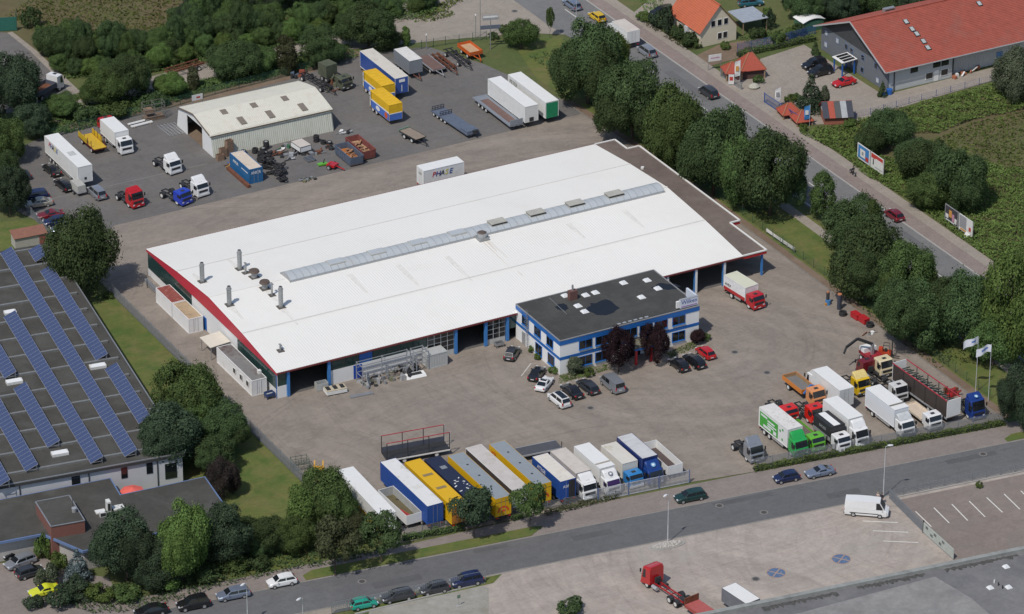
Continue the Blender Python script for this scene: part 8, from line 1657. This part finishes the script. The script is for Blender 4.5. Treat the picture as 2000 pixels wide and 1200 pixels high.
# long steel rack along the hall front
t = thing('steel_rack', 'two-bay galvanised steel rack frame along the hall front', 'rack', (12.4, -1.6, .004)); b = MB(); RK = M('rack_steel', (.36, .38, .41), .5, .4)
for x in (2.4, 6.6, 10.8, 11.4, 13.4):
    for y in (-1.0, 1.0): MB().bar((x-2, y, 0), (x-2, y, 3.2), .12).build('upright', RK, t)
for z in (1.4, 2.2, 3.1):
    for y in (-1.0, 1.0): MB().bar((.4, y, z), (8.8, y, z), .09).build('rail', RK, t); MB().bar((9.4, y, z), (11.4, y, z), .09).build('rail', RK, t)
for x in (.4, 4.6, 8.8, 9.4, 11.4):
    MB().bar((x, -1, 3.1), (x, 1, 3.1), .08).build('cross_beam', RK, t); MB().bar((x, -1, 1.4), (x, 1, 1.4), .08).build('cross_beam', RK, t)
t = container(25.4, -1.5, R(90), 3.2, 2.2, 2.3, M('grey_container', (.42, .43, .42), .6, 0, .08, 1), 'small grey steel container at the right end of the rack', nm='steel_container')
a = P(692, 768); t = thing('steel_plate', 'grey steel plate standing at the left rack end', 'plate', (14.0, -2.6, .004), R(60)); MB().slab((-1.2, 0, .0), (1.2, 0, .0), (1.2, .5, 1.7), (-1.2, .5, 1.7), .08).build('sheet', M('grey_plate', (.4, .42, .41), .6), t)
a = P(657, 768); t = thing('panel_stack', 'stack of white wall panels on dark pallets by the blue door', 'panels', (a.x, a.y+.4, .004), R(-6)); 
for i in range(5): MB().bb(-1.6, 1.6, -.9+.02*i, .8, .14+i*.13, .22+i*.13).build('panel', WHITE if i != 4 else M('panel_tan', (.5, .44, .33), .7), t)
for x in (-1.1, 0, 1.1): MB().bb(x-.35, x+.35, -.95, .9, .0, .12).build('pallet', M('pallet_dark', (.05, .04, .035), .9), t); MB().bb(x-.3, x+.3, -.5, .6, .76, .82).build('black_cover', BLACK, t)
a = P(628, 760); t = thing('steel_bin', 'grey steel bin beside the first door bay', 'bin', (a.x, a.y, .004), R(-4)); open_body(t, -.9, .9, .05, 1.15, 1.1, M('bin_grey', (.42, .43, .42), .6), DARKM)
a = P(706, 773); tag(MB().box((0, 0, .12), (3.6, .7, .2)).build('grating_stack', STEEL, None, (a.x, a.y, .004), R(-5)), 'flat stack of grey gratings before the rack', 'gratings')
t = thing('cab_fairing', 'white cab fairing lying by the grey steel container', 'fairing', (*P2(811, 735), .004), R(-4)); MB().loft([[(-1.6, -.7, 0), (1.6, -.7, 0), (1.5, -.5, .35), (-1.5, -.5, .35)], [(-1.6, .7, 0), (1.6, .7, 0), (1.5, .5, .45), (-1.5, .5, .45)]]).build('shell', WHITE, t); MB().bb(-1.0, 1.0, -.35, .35, .4, .47).build('dark_panel', DARKM, t)
t = thing('parts_trolley', 'small grey steel trolley between the glazed doors', 'trolley', (34.9+1.6, -1.2, .004)); open_body(t, -.7, .7, .35, .8, .8, STEEL, DARKM); wheels(t, [(x, s*.35) for x in (-.5, .5) for s in (-1, 1)], .15, .1)
t = thing('blue_skip', 'small blue tipping skip beside the site-office container', 'skip', (-.9, .7, .004), R(3)); open_body(t, -.7, .7, .5, 1.0, 1.0, M('skip_navy', (.03, .06, .16), .6), M('bin_grey', (.42, .43, .42), .6)); b = MB()
for x in (-.6, .6): b.bar((x, -.4, 0), (x, -.4, .5), .08); b.bar((x, .4, 0), (x, .4, .5), .08)
b.build('legs', M('skip_navy', (.03, .06, .16), .6), t)
# pipes racked at the gable corner
t = thing('pipe_rack', 'rack of long steel pipes at the far gable corner', 'pipes', (-1.3, 40.3, .004)); 
for k in range(10): MB().tube((-.6+.13*(k % 5), -2.6+.1*k, .5+.45*(k//5)), (-.6+.13*(k % 5), 2.8, .5+.45*(k//5)), .05, 6).build('pipe', STEEL, t)
for y in (-1.6, 1.6): MB().bar((-.7, y, 0), (-.7, y, 1.5), .08).build('stand', DARKM, t); MB().bar((-.7, y, .42), (.2, y, .42), .06).build('arm', DARKM, t); MB().bar((-.7, y, .87), (.2, y, .87), .06).build('arm', DARKM, t)
# crates and cages left of the store
def pallet_stack(px, py, n, lab, mat=WOODM, at=None):
    a = P(px, py) if at is None else Vector((*at, 0)); t = thing('crate_stack', lab, 'crates', (a.x, a.y, .004), R(rnd.uniform(-8, 8)))
    for i in range(n):
        o = MB().bb(-.6, .6, -.4, .4, i*.55, i*.55+.1).bb(-.6, .6, -.4, -.37, i*.55+.1, i*.55+.52).bb(-.6, .6, .37, .4, i*.55+.1, i*.55+.52).bb(-.6, -.57, -.37, .37, i*.55+.1, i*.55+.52).bb(.57, .6, -.37, .37, i*.55+.1, i*.55+.52).build('crate', mat, t)
CRM = M('old_crate', (.24, .16, .11), .9, 0, .2, 3)
pallet_stack(448, 303, 5, 'tall brown crate stack at the front store corner', CRM); pallet_stack(436, 307, 3, 'middle brown crate stack at the store corner', CRM); pallet_stack(430, 313, 2, 'low brown crate stack at the store corner', CRM)
t = thing('wire_cage', 'rusty wire storage cages behind the white box truck', 'cage', (*P2(300, 232), .004), R(-3)); b = MB()
for x in (-1.8, 0, 1.8):
    for y in (-.8, .8): b.bar((x, y, 0), (x, y, 3.0), .07)
for z in (.1, .75, 1.4, 2.2, 3.0):
    for y in (-.8, .8): b.bar((-1.8, y, z), (1.8, y, z), .06)
    for x in (-1.8, 0, 1.8): b.bar((x, -.8, z), (x, .8, z), .06)
b.build('frame', M('cage_steel', (.22, .21, .18), .7, .3), t); MB().bb(-1.6, 1.6, -.7, .7, .15, .65).build('contents', CRM, t); MB().bb(-1.6, -.2, -.7, .7, 1.45, 1.95).build('contents', CRM, t)
t = thing('ladder_frames', 'aluminium ladder frames lying on the asphalt by the store', 'frames', (*P2(337, 254), .004), R(92)); b = MB()
for k in range(6): b.bar((-2.4+.06*k, -1.5+.6*k, .08), (2.4+.06*k, -1.5+.6*k, .08), .07)
for k in range(9): b.bar((-2.2+.55*k, -1.5, .1), (-2.2+.55*k, 1.5, .1), .05)
b.build('frame', ALU, t)
t = thing('white_profiles', 'white and dark profiles stacked on bearers by the cages', 'profiles', (*P2(274, 243), .004), R(4)); 
for k in range(5): MB().bb(-2.0, 2.0, -.8+.34*k, -.56+.34*k, .15, .32).build('profile', WHITE if k != 2 else DARKM, t)
MB().bb(-1.6, -1.4, -.9, 1.0, 0, .14).build('bearer', WOODM, t); MB().bb(1.4, 1.6, -.9, 1.0, 0, .14).build('bearer', WOODM, t)
# small canopy trailer and machines before the store
t = thing('box_trailer', 'low white and dark cargo trailer before the store wall', 'trailer', (*P2(588, 287, .8), .004), R(-84)); box_body(t, -1.5, 1.5, .55, 1.5, 2.2, WHITE, ROOFT, edge=DARKM); wheels(t, [(-.3, -1.1), (-.3, 1.1)], .32, .2); b = MB(); b.bar((1.5, 0, .5), (2.8, 0, .45), .09); b.build('drawbar', DARKM, t)
t = thing('steel_rack_low', 'low dark steel rack on the asphalt before the store', 'rack', (*P2(605, 313), .004), R(2)); b = MB()
for y in (-.8, -.3, .2, .7): b.bar((-.7, y, .35), (.7, y, .35), .2, .12)
for x in (-.7, .7): b.bar((x, -.8, .1), (x, .8, .1), .1); b.bar((x, -.8, .0), (x, -.8, .35), .08); b.bar((x, .8, .0), (x, .8, .35), .08)
b.build('frame', M('slate_steel', (.12, .14, .17), .6), t)
t = thing('red_implement', 'red two-wheeled implement with drawbar before the skips', 'machine', (*P2(651, 326, .3), .004), R(-60)); MB().bb(-.9, .6, -.7, .7, .45, .85).build('frame', PRD, t); b = MB(); b.bar((.6, 0, .6), (2.2, 0, .35), .14); b.bar((-.6, -.5, .8), (-.2, -.5, 1.2), .12); b.build('drawbar', PRD, t); wheels(t, [(-.3, -.9), (-.3, .9)], .4, .25)
t = thing('green_implement', 'lime green implement beside the red one', 'machine', (*P2(631, 321, .2), .004), R(-5)); MB().bb(-.9, .7, -.4, .4, .15, .4).build('deck', LIME, t); b = MB(); b.bar((0, 0, .4), (.3, 0, 1.1), .12); b.build('lever', DARKM, t)
# items along the east kerb
t = thing('gas_cylinder_stand', 'dark upright stand with blue drum and orange top at the kerb', 'drum', (*P2(1617, 595), .004)); MB().tube((0, 0, 0), (0, 0, .75), .42, 12).build('drum', M('drum_blue', (.06, .2, .42), .5), t); MB().tube((.1, .25, .0), (.1, .25, 1.9), .28, 12).build('cylinder', PDG, t); MB().tube((.1, .25, 1.9), (.1, .25, 2.15), .18, 10).build('cap', M('cap_orange', (.5, .2, .1), .6), t); MB().box((-.45, -.1, .2), (.25, .3, .4)).build('orange_box', M('box_orange', (.55, .25, .05), .6), t)
t = thing('upright_tank', 'tall dark cylinder with orange rim standing at the kerb', 'tank', (*P2(1639, 604), .004)); MB().tube((0, 0, 0), (0, 0, 2.5), .36, 14).build('tank', M('tank_slate', (.06, .07, .1), .4, .3), t); MB().tube((0, 0, 2.5), (0, 0, 2.62), .34, 14).build('rim', M('cap_orange', (.5, .2, .1), .6), t)
for px, py, lab in ((1672, 622, 'left of two red steel boxes at the kerb'), (1687, 630, 'right of two red steel boxes at the kerb')):
    t = thing('red_box', lab, 'box', (*P2(px, py), .004), R(-88)); MB().bb(-.85, .85, -.5, .5, .08, .85).build('box', M('box_red', (.42, .02, .025), .5), t); MB().bb(-.88, .88, -.53, .53, .85, .92).build('lid', M('box_red', (.42, .02, .025), .5), t); MB().bb(-.6, -.4, -.45, .45, 0, .08).build('skid', DARKM, t); MB().bb(.4, .6, -.45, .45, 0, .08).build('skid', DARKM, t)
t = thing('forklift', 'orange-red forklift truck at the kerb behind the crane', 'forklift', (*P2(1731, 690, .6), .004), R(-40)); FKR = M('forklift_red', (.5, .06, .025), .5); MB().bb(-1.1, .7, -.55, .55, .3, .95).build('chassis', FKR, t); MB().bb(-1.15, -.5, -.55, .55, .95, 1.4).build('counterweight', FKR, t); MB().bb(-.3, .1, -.3, .3, .95, 1.25).build('seat', BLACK, t)
b = MB()
for s in (-1, 1): b.bar((.85, s*.35, .1), (.85, s*.35, 2.6), .12); b.bar((-.6, s*.48, 1.3), (-.4, s*.48, 2.1), .07); b.bar((.55, s*.48, .95), (.4, s*.48, 2.1), .07)
for s in (-1, 1): b.bar((-.4, s*.48, 2.1), (.4, s*.48, 2.1), .07)
b.build('mast', DARKM, t); b = MB()
for s in (-1, 1): b.bar((.92, s*.3, .12), (2.0, s*.3, .1), .12, .05)
b.build('fork', DARKM, t); wheels(t, [(.45, -.5), (.45, .5), (-.75, -.45), (-.75, .45)], .3, .22)
# garden and showroom odds
heap(1560, 18, 4.5, 2.5, 10, (M('sand_pile', (.55, .45, .32), .9), M('blue_tarp', (.05, .1, .4), .7), WHITE), 'garden clutter with sand and blue tarpaulin behind the shed', hmax=1.1); heap(1885, 145, 7.0, 1.6, 16, (M('stacked_tiles', (.36, .13, .07), .8), WHITE, M('stacked_tiles', (.36, .13, .07), .8)), 'pallets of red roof tiles along the showroom wall', nm='tile_pallets', cat='tile pallets', hmax=.9)
t = thing('blue_tub', 'blue tubs at the near corner of the grey showroom', 'tub', (*P2(1737, 184), .004)); MB().tube((0, 0, 0), (0, 0, .9), .5, 10, .55).build('tub', BLUE, t); MB().tube((-1.1, -.1, 0), (-1.1, -.1, .4), .5, 10, .55).build('low_tub', BLUE, t)
t = thing('boulder', 'pale boulder on the verge by the forecourt entrance', 'boulder', (*P2(1472, 172), 0)); rs = random.Random(3); b = MB(); n = 8; rings = []
for z, r_ in ((-.05, .7), (.3, .85), (.65, .6), (.85, .2)): rings.append([((r_*rs.uniform(.8, 1.15))*1.3*math.cos(2*math.pi*i/n), (r_*rs.uniform(.8, 1.15))*math.sin(2*math.pi*i/n), z) for i in range(n)])
b.loft(rings); b.build('rock', M('boulder', (.42, .41, .34), .9, 0, .15, 3), t)
for px, py, lab in ((10, 1060, 'left of three bicycles parked by the low wing'), (28, 1057, 'middle of three bicycles parked by the low wing'), (51, 1054, 'right of three bicycles parked by the low wing')):
    t = thing('bicycle', lab, 'bicycle', (*P2(px, py), .0), R(70)); 
    for x in (-.52, .52): 
        o = part('wheel', cm(('bike_wheel',), lambda: MB().tube((0, -.02, 0), (0, .02, 0), .33, 16)), M('bike_wheel', (.25, .26, .26), .5), t, (x, 0, .33))
    b = MB(); b.bar((-.52, 0, .33), (-.1, 0, .8), .04); b.bar((-.1, 0, .8), (.38, 0, .85), .04); b.bar((-.1, 0, .33), (.38, 0, .8), .04); b.bar((.38, 0, .9), (.52, 0, .33), .04); b.build('frame', STEEL, t); MB().box((-.12, 0, .92), (.26, .14, .07)).build('saddle', BLACK, t); b = MB(); b.bar((.36, -.28, 1.0), (.36, .28, 1.0), .035); b.build('handlebar', STEEL, t)
a = P(893, 1185); t = thing('small_sign', 'small sign on a foot beside the gravel patch', 'sign', (*P2(896, 1184), 0)); MB().box((0, 0, .04), (.7, .5, .08)).build('foot', CONC, t); MB().tube((0, 0, .08), (0, 0, 1.7), .035, 6).build('pole', STEEL, t); MB().box((0, -.03, 1.5), (.5, .03, .5)).build('panel', M('faded_green', (.13, .2, .15), .7), t)
# ================================================================ people by the white van
def person(x, y, rz, shirt, trousers, hair, lab, skin=(.45, .28, .2), h=1.74):
    """standing figure grown from one skeleton into a single skin"""
    k = h/1.75
    V = [(0, 0, .95), (0, 0, 1.15), (0, 0, 1.38), (0, 0, 1.5), (.01, 0, 1.58), (.02, 0, 1.72), (0, .10, .92), (.02, .12, .5), (0, .13, .09), (.15, .14, .05), (0, -.10, .92), (-.02, -.12, .5), (-.04, -.13, .09), (.11, -.14, .05), (0, .19, 1.42), (-.02, .27, 1.15), (.1, .28, .92), (.16, .27, .83), (0, -.19, 1.42), (-.02, -.27, 1.15), (.12, -.24, .95), (.19, -.2, .88)]
    E_ = [(0, 1), (1, 2), (2, 3), (3, 4), (4, 5), (0, 6), (6, 7), (7, 8), (8, 9), (0, 10), (10, 11), (11, 12), (12, 13), (2, 14), (14, 15), (15, 16), (16, 17), (2, 18), (18, 19), (19, 20), (20, 21)]
    rad = [.15, .14, .16, .06, .075, .095, .11, .075, .05, .045, .11, .075, .05, .045, .075, .052, .04, .045, .075, .052, .04, .045]
    me = bpy.data.meshes.new('p'); me.from_pydata([(a*k, b_*k, c*k) for a, b_, c in V], E_, []); o = bpy.data.objects.new('p', me); COL.objects.link(o); m = o.modifiers.new('s', 'SKIN')
    for i, r_ in enumerate(rad): me.skin_vertices[0].data[i].radius = (r_*k, r_*k); me.skin_vertices[0].data[i].use_root = i == 0
    o.modifiers.new('u', 'SUBSURF').levels = 1
    bm = bpy.data.meshes.new_from_object(o.evaluated_get(bpy.context.evaluated_depsgraph_get())); bpy.data.objects.remove(o)
    bm.materials.clear()
    for mt in (M('skin', skin, .6), shirt, trousers): bm.materials.append(mt)
    for p in bm.polygons:
        z = p.center.z/k; y_ = abs(p.center.y)/k; p.material_index = 0 if z > 1.5 or (y_ > .16 and z < 1.02 and z > .75) else (1 if z > .98 or (y_ > .19 and z > .85) else 2); p.use_smooth = True
    t = bpy.data.objects.new('person', bm); COL.objects.link(t); t.location = (x, y, 0); t.rotation_euler = (0, 0, rz); tag(t, lab, 'person')
    b = MB(); b.loft([[(.02+r_*1.05*math.cos(i*math.pi/4)-.02, r_*math.sin(i*math.pi/4), z) for i in range(8)] for z, r_ in ((1.66*k, .112), (1.74*k, .112), (1.81*k, .075), (1.835*k, .02))]); b.build('hair', hair, t); return t
a = P(1722, 984); person(a.x, a.y, R(200), M('dark_jacket', (.03, .028, .035), .8), M('dark_jeans', (.03, .035, .06), .8), M('brown_hair', (.1, .05, .025), .7), 'person with brown hair and dark clothes standing behind the white van')
a = P(1714, 983); person(a.x, a.y, R(20), M('pale_pink_top', (.55, .42, .38), .8), M('blue_jeans', (.08, .11, .2), .8), M('fair_hair', (.4, .3, .18), .7), 'person in a pale pink top standing behind the white van')
a = P(1665, 342); person(a.x+.05, a.y-.1, R(-92), M('dark_jacket', (.03, .028, .035), .8), M('dark_jeans', (.03, .035, .06), .8), BLACK, 'person in dark clothes with the motorcycle on the footway', h=1.6)
